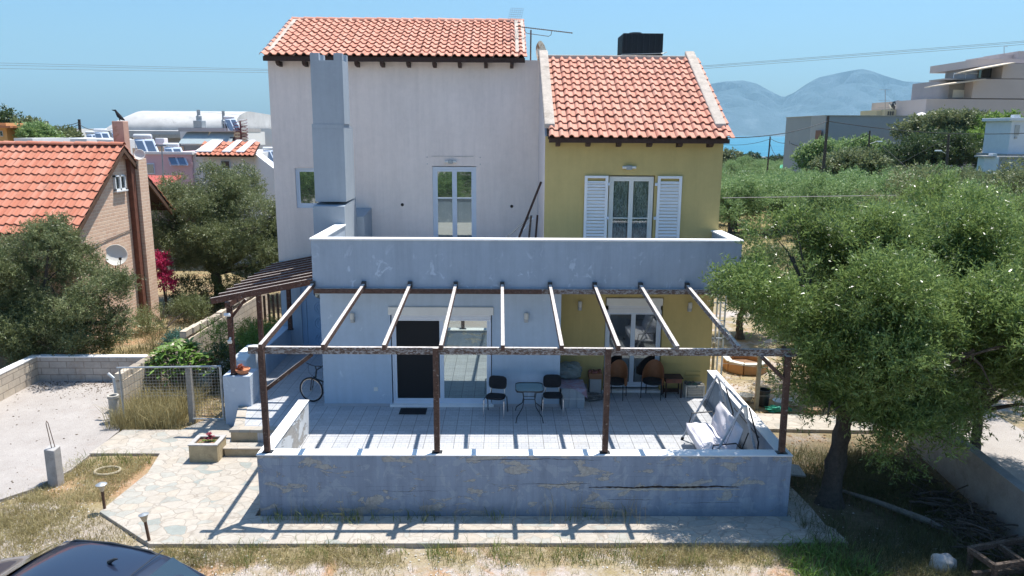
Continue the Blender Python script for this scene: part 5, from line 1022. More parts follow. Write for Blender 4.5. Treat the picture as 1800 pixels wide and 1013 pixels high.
# planter box
t = thing('planter_box', 'square rendered planter with a small red leafed plant beside the steps', 'planter', (-6.6, 15.95, 0)); x0, x1, y0, y1 = -6.93, -6.3, 15.72, 16.28; mb = MB()
mb.box(x0, x1, y0, y0+.08, -.05, .42); mb.box(x0, x1, y1-.08, y1, -.05, .42); mb.box(x0, x0+.08, y0+.08, y1-.08, -.05, .42); mb.box(x1-.08, x1, y0+.08, y1-.08, -.05, .42); mb.build('box_wall', plain('tan_planter', (.42, .34, .21), .9, .25, 4, .4, 30, dirt=(.22, .17, .1)), t, bevel=.012)
mb = MB(); mb.prism([(x0-.01, y0-.01), (x1+.01, y0-.01), (x1+.01, y0+.09), (x0-.01, y0+.09)], .42, .445); mb.prism([(x0-.01, y1-.09), (x1+.01, y1-.09), (x1+.01, y1+.01), (x0-.01, y1+.01)], .42, .445); mb.box(x0-.01, x0+.09, y0+.09, y1-.09, .42, .445); mb.box(x1-.09, x1+.01, y0+.09, y1-.09, .42, .445); mb.build('rim', M['rockgrey'], t)
mb = MB(); mb.box(x0+.08, x1-.08, y0+.08, y1-.08, .3, .38); mb.build('soil', M['soil'], t); mb = MB(); r_ = random.Random(3)
for i in range(5): rosette(mb, (-6.6+r_.uniform(-.06, .06), 16.05, .42+i*.03), 8, .12, .035, r_, .7)
mb.build('plant', plain('dark_red_leaf', (.25, .02, .04), .6, .3), t); mb = MB()
for i in range(14): rosette(mb, (r_.uniform(x0+.12, x1-.12), r_.uniform(y0+.1, y1-.1), .38), 6, .07, .02, r_, .4)
mb.build('ground_cover', M['leaf_bright'], t)
# garden lamps
for (x, y, lx, ly, h, lb) in ((-7.72, 13.62, -.02, 0, .6, 'mushroom shaped garden lamp at the left corner of the paving'), (-6.32, 12.44, -.08, .02, .6, 'leaning garden lamp with broken cap at the front corner of the paving')):
    t = thing('garden_lamp', lb, 'lamp', (x, y, 0), 'garden lamps at the paving corners'); mb = MB(); mb.tube([(x, y, 0), (x+lx*.6, y+ly*.6, .4)], .028, 10); mb.build('post', M['iron'], t, smooth=True); c = (x+lx*.65, y+ly*.65, .39); axl = (lx*.8, ly*.8, h)
    mb = MB(); mb.lathe(c, [(.03, 0), (.045, .04), (.075, .13), (.07, .14)], 16, axl); mb.build('diffuser', plain('yellowed_lamp', (.5, .42, .3), .5, .1), t, smooth=True); mb = MB(); mb.lathe(c, [(.1, .135), (.105, .145), (.06, .17), (0, .18)] if x < -7 else [(.085, .13), (.09, .14), (.03, .16), (0, .165)], 18, axl); mb.build('cap', M['steel'], t, smooth=True)
# stub of a concrete post with rebar
t = thing('concrete_stump', 'broken concrete post stub with a loop of rebar beside the driveway', 'post', (-9.36, 14.8, 0)); mb = MB(); mb.prism([(-9.47, 14.72), (-9.25, 14.7), (-9.22, 14.9), (-9.45, 14.95)], -.1, [.76, .74, .78, .8]); mb.build('stump', M['rockgrey'], t, bevel=.015); mb = MB(); mb.tube([(-9.34, 14.8, .7), (-9.4, 14.8, 1.3), (-9.385, 14.8, 1.36), (-9.36, 14.8, 1.33), (-9.29, 14.84, .7)], .008, 6); mb.build('rebar', M['iron'], t)
mb = MB(); n = 24
mb.tube([(-8.55+.26*math.cos(i/n*6.283), 15.35+.2*math.sin(i/n*6.283), .0) for i in range(n+1)], .03, 8); tag(mb.build('drain_ring', plain('cream_concrete', (.36, .31, .22), .9, .2), smooth=True), 'pale oval concrete ring lying in the dirt beside the paving', 'drain ring')
# wire gate and fence
t = thing('wire_gate', 'grey steel framed wire mesh gate and fence panel across the bed', 'gate', (-8.3, 18.1, 0)); pipe = lambda a, b, r0=.022, nm='frame_bar', mt='steel': MB().tube([a, b], r0, 8).build(nm, M[mt], t, smooth=True)
mb = MB(); mb.box(-7.93, -7.8, 18.15, 18.27, -.1, 1.45); mb.build('post', plain('grey_post', (.3, .28, .25), .9, .3, 14), t, bevel=.01)
pipe((-9.5, 17.95, 1.5), (-7.0, 18.1, 1.5)); pipe((-7.02, 18.08, .1), (-7.02, 18.08, 1.5), .03); pipe((-9.45, 17.96, .2), (-9.45, 17.96, 1.5)); pipe((-7.8, 18.1, .12), (-7.02, 18.08, .12))
mb = MB()
for i in range(33): x = -9.42+i*.075; y = 17.96+(x+9.42)*.05; mb.tube([(x, y, .7 if x < -7.8 else .12), (x, y, 1.48)], .0035, 4)
for i in range(18): z = .12+i*.08; mb.tube([(-9.42 if z > .68 else -7.8, 17.96 if z > .68 else 18.05, z), (-7.03, 18.08, z)], .003, 4)
mb.build('mesh', M['gate_mesh'], t)
t = thing('block_wall', 'low concrete block wall round the end of the driveway', 'wall', (-11, 21, 0)); mb = MB(); mb.box(-13.82, -13.6, 14.0, 21.5, -.1, .72); mb.build('side_wall', M['block_x'], t, bevel=.01); mb = MB(); mb.box(-13.6, -10.12, 21.35, 21.55, -.1, .72); mb.build('back_wall', M['block_y'], t, bevel=.01); mb = MB(); mb.box(-13.83, -13.59, 14, 21.51, .72, .76); mb.box(-13.59, -10.12, 21.34, 21.56, .72, .76); mb.build('wall_top', M['coping'], t, bevel=.008)
mb = MB(); r_ = random.Random(12); y = 18.95
t2 = thing('garden_wall', 'long rough block wall between the driveway bed and the brick house garden', 'wall', (-9.9, 23, 0)); x = -10.05; zt = .85
while y < 29:
    ln = .5; xo = -10.12+(y-18.95)*.07; mb.box(xo, xo+.2, y, y+ln-.012, zt-.02+r_.uniform(-.015, .015), zt+.16+r_.uniform(-.02, .02)); y += ln
    if y > 22.3 and zt < 1: zt = 1.05
    if y > 25.5: zt = 1.2
mb.build('top_course', M['block_x'], t2, bevel=.02); mb = MB(); mb.prism([(-10.12, 18.95), (-9.92, 18.95), (-9.2, 29), (-9.4, 29)], -.1, [.82, .82, 1.15, 1.15]); mb.build('lower_courses', M['block_x'], t2)
t = thing('stone_edging', 'row of whitish stones edging the raised bed behind the porch', 'stones', (-8.2, 23, 0)); mb = MB(); r_ = random.Random(15)
for i in range(22): y = 20.6+i*.33; mb.obox((-8.55+(y-20.6)*.1+r_.uniform(-.08, .08), y, .22+r_.uniform(0, .05)), (r_.uniform(.25, .4), r_.uniform(.2, .35), .22), r_.uniform(0, 3))
mb.build('stone_row', M['stonewhite'], t, bevel=.03)
t = thing('pipe_stub', 'grey concrete pipe standing at the end of the rough block wall', 'pipe', (-9.95, 18.5, 0)); mb = MB(); mb.lathe((-9.8, 18.2, -.1), [(.12, 0), (.12, .72), (.14, .74), (.14, .8), (.09, .8), (.09, .5), (0, .5)], 18); mb.build('pipe_body', M['concrete'], t, smooth=True); mb = MB(); mb.tube([(-9.85, 18.45, .6), (-9.9, 18.5, 1.05), (-10.05, 18.55, 1.15)], .04, 8); mb.build('elbow', M['steel'], t, smooth=True)
t = thing('picket_fence', 'old weathered picket fence beyond the raised bed', 'fence', (-8, 28.5, 0)); r_ = random.Random(3)
for i in range(16): mb = MB(); x = -9.2+i*.17; mb.box(x, x+.09, 28.4, 28.43, 0, 1.15+r_.uniform(-.15, .1)); mb.build('picket', M['pole'], t)
# ------------------------------------------------------------ things right of the house
t = thing('octagonal_planter', 'octagonal planter of pale stone round a bed of earth', 'planter', (7.6, 22.6, 0)); P8 = [(7.65+.62*math.cos(i*math.pi/4+.4), 22.8+.62*math.sin(i*math.pi/4+.4)) for i in range(8)]; mb = MB(); m2 = MB()
for i in range(8):
    a, b = P8[i], P8[(i+1) % 8]; mb.beam((*a, .12), (*b, .12), .14, .3); m2.beam((*a, .3), (*b, .3), .2, .05)
mb.build('planter_wall', plain('orange_stone', (.5, .27, .13), .9, .2), t); m2.build('rim', M['stonewhite'], t, bevel=.01); mb = MB(); mb.prism(P8, 0, .15); mb.build('soil', M['soil'], t)
t = thing('wire_fence', 'post and wire fence running from the house to the side path', 'fence', (6.8, 19.4, 0))
for (x, y, h, w_) in ((6.85, 19.3, 1.62, .1), (5.72, 19.7, 1.7, .06), (8.8, 19.2, 1.5, .07)): mb = MB(); mb.box(x-w_/2, x+w_/2, y-w_/2, y+w_/2, -.1, h); mb.build('post', plain('weathered_post', (.34, .3, .22), .9, .25, 12) if 'wp' not in M else M['wp'], t, bevel=.01)
mb = MB()
for z in (.35, .75, 1.15, 1.5): mb.tube([(5.72, 19.7, z), (6.85, 19.3, z-.02), (8.8, 19.2, z)], .005, 4)
mb.build('wire', M['wirepale'], t)
t = thing('black_bucket', 'tall black plastic bucket standing behind the fence post', 'bucket', (7.15, 19.45, 0)); mb = MB(); mb.lathe((7.12, 19.55, -.03), [(0, 0), (.14, 0), (.17, .45), (.18, .46), (.16, .46), (.13, .05), (0, .05)], 20); mb.build('bucket_body', M['blackmetal'], t, smooth=True)
for (x, y, r0, nm, lb, mt) in ((7.55, 19.45, .2, 'basin', 'round white basin beside the black bucket', 'white'), (7.95, 19.5, .15, 'basin', 'small cream basin right of the white basin', 'offwhite'), (6.75, 19.9, .2, 'flower_pot', 'pale round plant pot left of the black bucket', 'stonewhite')):
    mb = MB(); mb.lathe((x, y, .0), [(0, .02), (r0*.7, .02), (r0, .14), (r0*1.05, .15), (r0*.9, .13), (r0*.65, .05), (0, .05)], 20); tag(mb.build(nm, M[mt], smooth=True), lb, nm.replace('_', ' '))
lump('green_sheet', (7.35, 19.05, .06), (.6, .25, .12), .25, plain('green_tarp', (.03, .3, .2), .6, .2), 5, 'crumpled green plastic sheet on the ground by the bucket', 'sheet')
mb = MB(); mb.box(8.0, 8.4, 18.75, 19.0, 0, .14); tag(mb.build('planter_trough', plain('tan_trough', (.42, .28, .17), .9, .2), bevel=.01), 'low tan planter trough at the edge of the side path', 'planter')
mb = MB(); mb.tube([(7.9, 19.1, .1), (8.3, 19.5, .75)], .014, 6); tag(mb.build('garden_stick', M['iron']), 'reddish stick leaning beside the tan trough', 'stick')
t = thing('gas_cage', 'white metal cabinet frame by the right corner of the ochre wall', 'cabinet', (5.75, 20.6, 0)); mb = MB()
mb.obox((5.85, 20.3, 3.05), (.5, .5, .05), 0, -.5)
mb.build('cover', M['white'], t); mb = MB()
for (x, y) in ((5.62, 20.1), (6.08, 20.1), (5.62, 20.55), (6.08, 20.55), (5.85, 20.1)): mb.box(x-.02, x+.02, y-.02, y+.02, 0, 2.95)
for z in (1.7, 2.2, 2.7): mb.box(5.6, 6.1, 20.08, 20.1, z, z+.03)
mb.build('frame', M['alu'], t)
t = thing('boundary_wall', 'low concrete wall running diagonally at the right edge of the garden', 'wall', (9.3, 14, 0)); mb = MB(); mb.prism([(9.2, 10.2), (9.42, 10.2), (9.95, 16.9), (9.72, 16.9)], -.1, .95); mb.build('wall_body', plain('dark_concrete_wall', (.3, .29, .28), .9, .2, 3, .4, 30, dirt=(.18, .16, .13)), t, bevel=.01)
mb = MB(); mb.box(9.35, 9.47, 10.95, 11.05, .3, 1.25); tag(mb.build('concrete_post', M['concrete'], bevel=.01), 'short pale concrete post behind the diagonal wall', 'post')
mb = MB(); mb.prism([(9.9, 10), (13, 10), (13, 19), (10.1, 19)], -.04, .02); tag(mb.build('neighbour_yard', M['drive']), kind='structure')
lump('pale_rock', (7.5, 11.58, .1), (.42, .3, .34), .1, M['rockgrey'], 8, 'large pale rock lying in the grass at the lower right', 'rock', sq=.8, fr=2)
t = thing('log_pile', 'heap of cut branches and sticks lying along the diagonal wall', 'branches', (8.5, 13, 0)); r_ = random.Random(31); mb = MB()
for i in range(260):
    c = Vector((8.7+r_.gauss(0, .3), 13.0+r_.gauss(0, 1.0), .04+abs(r_.gauss(0, .1)))); a = r_.gauss(2.3, .9); l = r_.uniform(.08, .36); d = Vector((math.cos(a), math.sin(a), r_.gauss(0, .12)))*l; mb.tube([c-d, c+Vector((0, 0, .03)), c+d], [r_.uniform(.006, .022)]*3, 5)
mb.build('branch', M['bark'], t, smooth=True)
t = thing('tree_stump_log', 'long weathered log lying in the shade pointing at the terrace', 'log', (7.6, 13.4, 0)); mb = MB(); mb.tube([(6.9, 14.3, .1), (7.4, 13.7, .14), (7.95, 13.0, .14), (8.2, 12.8, .1)], [.03, .05, .065, .03], 8); mb.build('log_body', M['bark_pale'], t, smooth=True)
mb = MB(); mb.obox((6.15, 14.9, .25), (.5, .35, .05), .2, .3, .2); tag(mb.build('stone_slab', M['rockgrey'], bevel=.01), 'grey stone slab propped near the foot of the big tree', 'slab')
t = thing('wooden_trailer', 'old grey wooden cart frame cut off by the lower right corner', 'cart', (8.3, 11.3, 0)); 
for (a, b) in (((7.85, 11.5, .42), (9.2, 11.75, .5)), ((7.95, 11.0, .4), (9.3, 11.2, .48)), ((7.85, 11.5, .42), (7.97, 11.0, .4)), ((8.4, 11.6, .44), (8.5, 11.05, .42)), ((7.7, 11.1, .2), (9.3, 11.3, .22)), ((7.8, 10.9, .12), (9.3, 11.0, .14))): mb = MB(); mb.beam(a, b, .07, .09); mb.build('rail', M['pole'], t, bevel=.006)
for (x, y) in ((7.88, 11.48), (7.98, 11.0), (8.6, 11.6)): mb = MB(); mb.beam((x, y, -.05), (x, y, .4), .07, .07, (0, 1, 0)); mb.build('leg', M['pole'], t)
# ------------------------------------------------------------ the car
def make_car(cx, cy, rz, label):
    t = thing('parked_car', label, 'car', (0, 0, 0)); L_, W2 = 4.2, .86
    # side profile stations along x (front at -x): (x, z_bottom, z_belt, z_top, half width at belt, half width at top)
    st_ = [(-2.1, .35, .62, .66, .62, .55), (-1.95, .28, .72, .78, .76, .68), (-1.3, .25, .86, .93, .85, .72), (-.95, .25, .92, 1.0, .86, .74), (-.45, .25, .95, 1.33, .87, .66), (-.15, .25, .96, 1.45, .875, .62), (.3, .25, .97, 1.485, .875, .615), (.9, .25, .98, 1.475, .875, .61), (1.4, .26, .99, 1.43, .865, .6), (1.72, .28, 1.0, 1.25, .84, .64), (1.98, .32, .98, 1.02, .8, .7), (2.08, .38, .8, .84, .74, .66)]
    mb = MB(); K = []
    for (x, zb, zm, zt, wm, wt) in st_:
        K.append([(x, -wm*.93, zb), (x, -wm, (zb+zm)/2), (x, -wm*.985, zm), (x, -(wm+wt)/2-.01, (zm+zt)/2), (x, -wt-.02, zt-.035), (x, -wt*.86, zt), (x, 0, zt+.025), (x, wt*.86, zt), (x, wt+.02, zt-.035), (x, (wm+wt)/2+.01, (zm+zt)/2), (x, wm*.985, zm), (x, wm, (zb+zm)/2), (x, wm*.93, zb)])
    n = 13
    for s_ in K: mb.v += s_
    for i in range(len(K)-1):
        for j in range(n-1): mb.f.append((i*n+j, (i+1)*n+j, (i+1)*n+j+1, i*n+j+1))
        mb.f.append((i*n+n-1, (i+1)*n+n-1, (i+1)*n, i*n))
    mb.f += [tuple(range(n)), tuple((len(K)-1)*n+j for j in range(n))[::-1]]
    mb.build('body', M['car'], t, smooth=True, subsurf=2)
    def band(i0, i1, a, b, name, off=.012):
        q = MB(); 
        for sg in (1, -1):
            b0 = len(q.v)
            for i in range(i0, i1+1):
                for f_ in (a, b):
                    p = Vector(K[i][2]).lerp(Vector(K[i][4]), f_); q.v.append((p.x, sg*(abs(p.y)*.985+off*.6)*(-1), p.z-.012))
            for i in range(i1-i0): q.f.append((b0+2*i, b0+2*i+2, b0+2*i+3, b0+2*i+1))
        return q.build(name, M['carglass'], t)
    band(5, 7, .1, .85, 'side_window'); band(7, 8, .15, .85, 'rear_side_window', .013)
    q = MB(); q.add([(-1.0, -.68, 1.0), (-1.0, .68, 1.0), (-.33, .56, 1.4), (-.33, -.56, 1.4)], [(0, 1, 2, 3)]); q.v = [(x-.02, y, z+.01) for x, y, z in q.v]; q.build('windscreen', M['carglass'], t)
    q = MB(); q.add([(1.5, -.55, 1.41), (1.5, .55, 1.41), (1.93, .64, 1.07), (1.93, -.64, 1.07)], [(0, 3, 2, 1)]); q.v = [(x-.0, y, z+.0) for x, y, z in q.v]; q.build('rear_window', M['carglass'], t)
    for s_ in (-1, 1):
        q = MB(); q.tube([(-.2, s_*.545, 1.40), (-.1, s_*.55, 1.44), (.5, s_*.555, 1.478), (1.15, s_*.545, 1.45), (1.28, s_*.54, 1.40)], .018, 8); q.build('roof_rail', M['blackmetal'], t, smooth=True)
        q = MB(); q.obox((-.75, s_*.98, 1.0), (.12, .18, .13)); q.build('mirror', M['car'], t, bevel=.03); q = MB(); q.obox((-2.02, s_*.58, .62), (.14, .3, .12)); q.build('headlight', M['clear'], t, bevel=.02)
        for x in (-1.3, 1.28):
            q = MB(); q.lathe((x, s_*.75, .31), [(0, 0), (.31, 0), (.32, .03), (.32, .15), (.3, .18), (.2, .18)], 28, (0, s_, 0)); w_ = q.build('wheel', M['rubber'], t, smooth=True); q = MB(); q.lathe((x, s_*.9, .31), [(.21, .03), (.19, .035), (.17, .0), (.05, .02), (0, .02)], 24, (0, s_, 0)); q.build('rim', M['chrome'], w_, smooth=True)
    q = MB(); q.tube([(.85, .1, 1.5), (.95, .1, 1.56), (1.0, .1, 1.57)], [.03, .02, .008], 8); q.build('aerial_fin', M['blackmetal'], t, smooth=True)
    q = MB(); q.box(1.32, 1.335, -.58, .58, 1.468, 1.474); q.build('tailgate_seam', M['blackmetal'], t)
    t.location = (cx, cy, -.03); t.rotation_euler.z = rz; return t
make_car(-6.2, 9.5, math.radians(-14), 'dark blue car with roof rails parked at the lower left corner')
# ------------------------------------------------------------ brick house on the left
BH = thing('brick_house', 'pinkish brick house with a steep red tiled roof at the left edge', 'house', (-16, 27.5, 0))
mb = MB(); mb.extr([(-13.8, 24.45, -.1), (-13.8, 29.1, -.1), (-13.8, 29.1, 5.45), (-13.8, 27.6, 6.55), (-13.8, 24.45, 4.1)], (-.2, 0, 0)); mb.build('gable_wall', M['brick_x'], BH)
mb = MB(); mb.wall(-24, -14.0, -.1, 4.1, 24.45, 24.65, [(-17.2, -16.2, 1, 2.4)]); mb.build('front_wall', M['brick_y'], BH); mb = MB(); mb.quad((-17.2, 24.6, 1), (-16.2, 24.6, 1), (-16.2, 24.6, 2.4), (-17.2, 24.6, 2.4)); mb.build('window', M['glass_dark'], BH)
hs = (0, 3.62, 2.62); RB = slab(BH, (-24, 24.0, 4.02), (1, 0, 0), 10.42, hs, .07, M['darkwood'], 'roof'); slab(BH, (-24, 31.2, 4.02), (1, 0, 0), 10.42, (0, -3.6, 2.62), .07, M['darkwood'], 'rear_roof_slope')
tile_roof(RB, (-24.05, 23.9, 4.0), (1, 0, 0), 10.52, (0, 3.72, 2.7), .265, 11, M['tiles_old'], seed=21); tile_roof(RB, (-13.53, 31.3, 4.0), (-1, 0, 0), 3.2, (0, -3.72, 2.7), .265, 11, M['tiles_old'], seed=22, name='rear_roof_tiles')
ridge_tiles(RB, (-24, 27.6, 6.72), (-13.55, 27.6, 6.72), .13, .42, M['tiles_old'])
mb = MB(); mb.extr([(-13.55, 24.05, 3.85), (-13.55, 27.6, 6.45), (-13.55, 27.6, 6.62), (-13.55, 24.05, 4.02)], (-.06, 0, 0)); mb.extr([(-13.55, 31.1, 3.85), (-13.55, 27.6, 6.45), (-13.55, 27.6, 6.62), (-13.55, 31.1, 4.02)], (-.06, 0, 0)); mb.build('barge_board', M['iron'], BH)
mb = MB(); mb.box(-13.8, -13.5, 28.45, 29.12, -.1, 6.2); mb.build('brick_pier', M['brick_x'], BH); mb = MB(); mb.box(-13.8, -13.62, 28.12, 28.42, -.1, 6.3); mb.build('downpipe', plain('red_brown_downpipe', (.17, .065, .04), .8, .35, 5, .4, 20), BH, bevel=.01)
mb = MB(); mb.box(-14.1, -13.7, 28.0, 28.4, 6.2, 7.55); mb.build('chimney', plain('salmon_render', (.56, .33, .25), .9, .15, 3, .3, 30, dirt=(.35, .18, .1)), BH, bevel=.015)
# window in the gable, built facing +x
wn = MB(); y0, y1, z0, z1 = 27.15, 27.95, 5.12, 5.66; y0, y1 = 27.1, 27.86
for (a, b, c, d) in ((y0, y1, z1-.06, z1), (y0, y1, z0, z0+.06), (y0, y0+.06, z0, z1), (y1-.06, y1, z0, z1), ((y0+y1)/2-.05, (y0+y1)/2+.05, z0, z1)): wn.box(-13.8, -13.72, a, b, c, d)
wf = wn.build('window', M['white'], BH)
for a in (y0+.06, (y0+y1)/2+.05): q = MB(); q.quad((-13.77, a, z0+.06), (-13.77, a+.27, z0+.06), (-13.77, a+.27, z1-.06), (-13.77, a, z1-.06)); q.build('pane', M['glass_dark'], wf)
q = MB()
for a in (y0+.14, y0+.24, (y0+y1)/2+.13, (y0+y1)/2+.23): q.box(-13.75, -13.74, a, a+.012, z0+.06, z1-.06)
q.build('bar', M['blackmetal'], wf); q = MB(); q.box(-13.8, -13.68, y0-.04, y1+.04, z0-.05, z0); q.build('sill', M['white'], wf)
t = thing('satellite_dish', 'round white satellite dish on the brick gable wall above the olive tree', 'satellite dish', (-13.6, 26.8, 2.9)); mb = MB(); mb.lathe((-13.55, 26.3, 2.95), [(0, -.06), (.17, -.045), (.3, -.01), (.36, .03), (.37, .025), (.31, -.02), (.17, -.055), (0, -.07)], 32, (.55, -.8, .25)); mb.build('reflector', M['offwhite'], t, smooth=True)
mb = MB(); mb.tube([(-13.6, 26.4, 2.6), (-13.25, 25.95, 2.65), (-13.18, 25.85, 2.85)], .014, 6); mb.obox((-13.17, 25.83, 2.9), (.07, .07, .09)); mb.build('feed_arm', M['blackmetal'], t); mb = MB(); mb.tube([(-13.85, 26.5, 2.75), (-13.65, 26.5, 2.72), (-13.58, 26.4, 2.9)], .018, 6); mb.tube([(-13.62, 26.4, 2.7), (-13.66, 26.4, 2.45)], .018, 6); mb.build('mount', M['blackmetal'], t)
mb = MB(); mb.tube([(-13.78, 24.5, 3.35), (-13.77, 25.3, 3.42), (-13.78, 26.4, 3.5), (-13.78, 28.0, 3.62)], .012, 5); tag(mb.build('wall_cable', M['wire']), 'black cable sagging across the brick gable wall', 'cable')
mb = MB(); mb.tube([(-14.6, 24.0, 3.2), (-13.8, 24.5, 3.35)], .01, 5); tag(mb.build('wall_cable', M['wire']), 'black cable crossing the eave corner of the brick house', 'cable')
# crow statue
t = thing('bird', 'black bird perched upright on the salmon chimney', 'bird', (-13.9, 28.2, 7.55)); mb = MB(); mb.tube([(-13.72, 28.2, 7.58), (-13.82, 28.2, 7.64), (-13.92, 28.2, 7.74), (-13.99, 28.2, 7.86), (-14.03, 28.2, 7.93), (-14.1, 28.2, 7.93), (-14.16, 28.2, 7.945)], [.015, .06, .075, .045, .038, .02, .004], 10); mb.tube([(-13.9, 28.2, 7.56), (-13.9, 28.2, 7.66)], .02, 6); mb.build('body', M['black'], t, smooth=True)
t = thing('satellite_dish', 'small grey white dish at the end of the brick house ridge', 'satellite dish', (-13.5, 28.6, 6.3)); mb = MB(); mb.lathe((-13.45, 28.5, 6.35), [(0, -.04), (.13, -.025), (.19, .01), (.2, .005), (.13, -.035), (0, -.05)], 24, (.3, -.9, .3)); mb.build('reflector', M['offwhite'], t, smooth=True)
# ------------------------------------------------------------ neighbourhood behind, left
def bld(name, label, px0, px1, py, Y, depth, mat, zb=-.3, holes=(), par='wall'):
    a, b = at(px0, py, Y), at(px1, py, Y); t = thing(name, label, 'building', ((a.x+b.x)/2, Y, zb)); mb = MB(); mb.box(a.x, b.x, Y, Y+depth, zb, (a.z+b.z)/2); mb.build(par, mat, t)
    for (hx0, hx1, hy0, hy1) in holes:
        p, q = at(hx0, hy0, Y), at(hx1, hy1, Y); mb = MB(); mb.box(p.x, q.x, Y-.06, Y+.02, q.z, p.z); f = mb.build('window', M['alu'], t); k = MB(); w_ = q.x-p.x; hh = p.z-q.z; k.box(p.x+w_*.1, q.x-w_*.1, Y-.08, Y-.05, q.z+hh*.1, p.z-hh*.1); k.build('pane', M['glass_dark'], f)
    return t
def pbox(mb, px0, px1, pyt, pyb, Y, d): a, b = at(px0, pyt, Y), at(px1, pyb, Y); mb.box(a.x, b.x, Y, Y+d, b.z, (a.z)); return mb
pink = plain('pink_render', (.62, .42, .46), .9, .06, 1, .1); white = plain('white_render', (.72, .71, .7), .9, .06, .6, .1); greyr = plain('grey_render', (.3, .3, .31), .9, .08, .6, .1)
t = bld('pink_house', 'pink rendered house with solar heaters on its terrace', 242, 336, 271, 42, 9, pink, holes=((258, 273, 287, 306),)); mb = MB(); pbox(mb, 238, 338, 267, 272, 41.9, .4); mb.build('parapet_cap', white, t)
t = bld('white_house', 'white house with a small red tiled canopy over one window', 336, 446, 269, 42.2, 8, white, holes=((388, 406, 282, 297),)); mb = MB(); a = at(446, 269, 42.2); b = at(482, 318, 39); mb.extr([(a.x, 42.2, -.3), (b.x+1.5, 37, -.3), (b.x+1.5, 37, b.z), (a.x+.8, 41, a.z-.3), (a.x, 42.2, a.z)], (.3, .3, 0)); mb.build('curved_wall', white, t)
c0 = at(345, 269, 41.6); c1 = at(447, 269, 41.6); mb = MB(); slab(t, (c0.x, 41.5, c0.z-.15), (1, 0, 0), c1.x-c0.x, (0, 1.2, .65), .06, M['darkwood'], 'canopy_roof'); tile_roof(t, (c0.x, 41.45, c0.z-.13), (1, 0, 0), c1.x-c0.x, (0, 1.25, .68), .26, 4, M['tiles_old'], seed=5, name='canopy_tiles')
mb = MB()
for x, w_ in ((c0.x-.1, .9), (c0.x+1.35, .45), (c0.x+2.1, .45)): mb.extr([(x, 41.6, c0.z+.02), (x+w_, 41.6, c0.z+.02), (x+w_*.9+.4, 42.7, c0.z+.64), (x+w_*.2+.4, 42.7, c0.z+.64)], (0, -.01, .07))
mb.build('white_mortar', white, t, bevel=.03)
t = thing('vaulted_building', 'long grey white building with a rounded vault roof behind the pink house', 'building', at(300, 250, 60)); V0, V1 = at(181, 232, 60), at(412, 222, 60); mb = MB(); z0 = V0.z-.4; pr = []
for i in range(13): a = math.pi*.5*i/12; pr.append((60+.0+4.0*(1-math.cos(a)), z0+.55+1.55*math.sin(a)))
sec = [(59.8, z0), (59.8, z0+.5)]+pr+[(72, z0+1.9), (72, z0)]; n = len(sec)
ends = []; 
for k, (x, sh) in enumerate(((V0.x, .0), (V0.x+.5, .75), (V0.x+1.6, 1), (V1.x, 1))):
    for (y, z) in sec: mb.v.append((x, y, z0+(z-z0)*(sh if (z > z0+.6) else 1) if sh > 0 else (z if z <= z0+.6 else z0+.6)))
for k in range(3):
    for i in range(n): mb.f.append((k*n+i, k*n+(i+1) % n, (k+1)*n+(i+1) % n, (k+1)*n+i))
mb.f += [tuple(range(n))[::-1], tuple(3*n+i for i in range(n))]; mb.build('vault_roof', plain('weathered_vault', (.46, .45, .43), .9, .2, .8, .2, 20, dirt=(.33, .32, .3)), t, smooth=True)
mb = MB(); mb.box(V0.x+.3, V1.x, 60.2, 71, -.3, z0); mb.build('wall', greyr, t); mb = MB(); p = at(232, 252, 60.1); q = at(322, 262, 60.1); mb.box(p.x, q.x, 60.1, 60.2, q.z-1, q.z+.2); mb.build('brick_infill', M['brick_y'], t)
mb = MB(); pbox(mb, 240, 322, 236, 243, 59.7, .3); mb.build('slab_edge', M['concrete'], t)
t = thing('roof_pavilion', 'roof terrace room with two large glazed panels and a flat grey roof', 'building', at(360, 253, 54)); mb = MB(); pbox(mb, 313, 418, 225, 232, 53, 5); mb.build('flat_roof', plain('pavilion_roof', (.4, .38, .38), .9, .1), t); mb = MB(); pbox(mb, 316, 436, 231, 256, 55, 4); mb.build('wall', white, t)
for (a, b) in ((320, 357), (363, 402)): mb = MB(); p, q = at(a, 232, 53.2), at(b, 253, 52.2); mb.extr([(p.x+.25, 53.4, p.z), (q.x-.0, 53.4, p.z), (q.x+.1, 52.4, q.z), (p.x, 52.4, q.z)], (0, .08, 0)); mb.build('glazed_panel', plain('pale_panel', (.36, .42, .42), .3, .1), t)
mb = MB(); pbox(mb, 404, 414, 241, 256, 52.9, .1); mb.build('door', M['blackmetal'], t)
for (x, yt, yb, r0, lb) in ((343.5, 193, 213, .12, 'tall silver flue rising from the grey box on the terrace roof'), (387.5, 195, 226, .1, 'thin silver flue with dark cap on the terrace roof')):
    p, q = at(x, yt, 53.5), at(x, yb, 53.5); mb = MB(); mb.lathe((p.x, 54, q.z), [(r0*1.6, 0), (r0*1.6, (p.z-q.z)*.45), (r0, (p.z-q.z)*.5), (r0, p.z-q.z), (0, p.z-q.z)], 12); tag(mb.build('flue', M['steel'], smooth=True), lb, 'chimney')
mb = MB(); pbox(mb, 339, 355, 212, 225, 53.2, .8); tag(mb.build('vent_box', M['steel'], bevel=.03), 'grey ventilation box below the tall silver flue', 'vent box')
mb = MB(); pbox(mb, 392, 408, 218, 226, 53.2, 1); tag(mb.build('water_tank', M['blackmetal'], bevel=.03), 'small black tank beside the spiral stair', 'water tank')
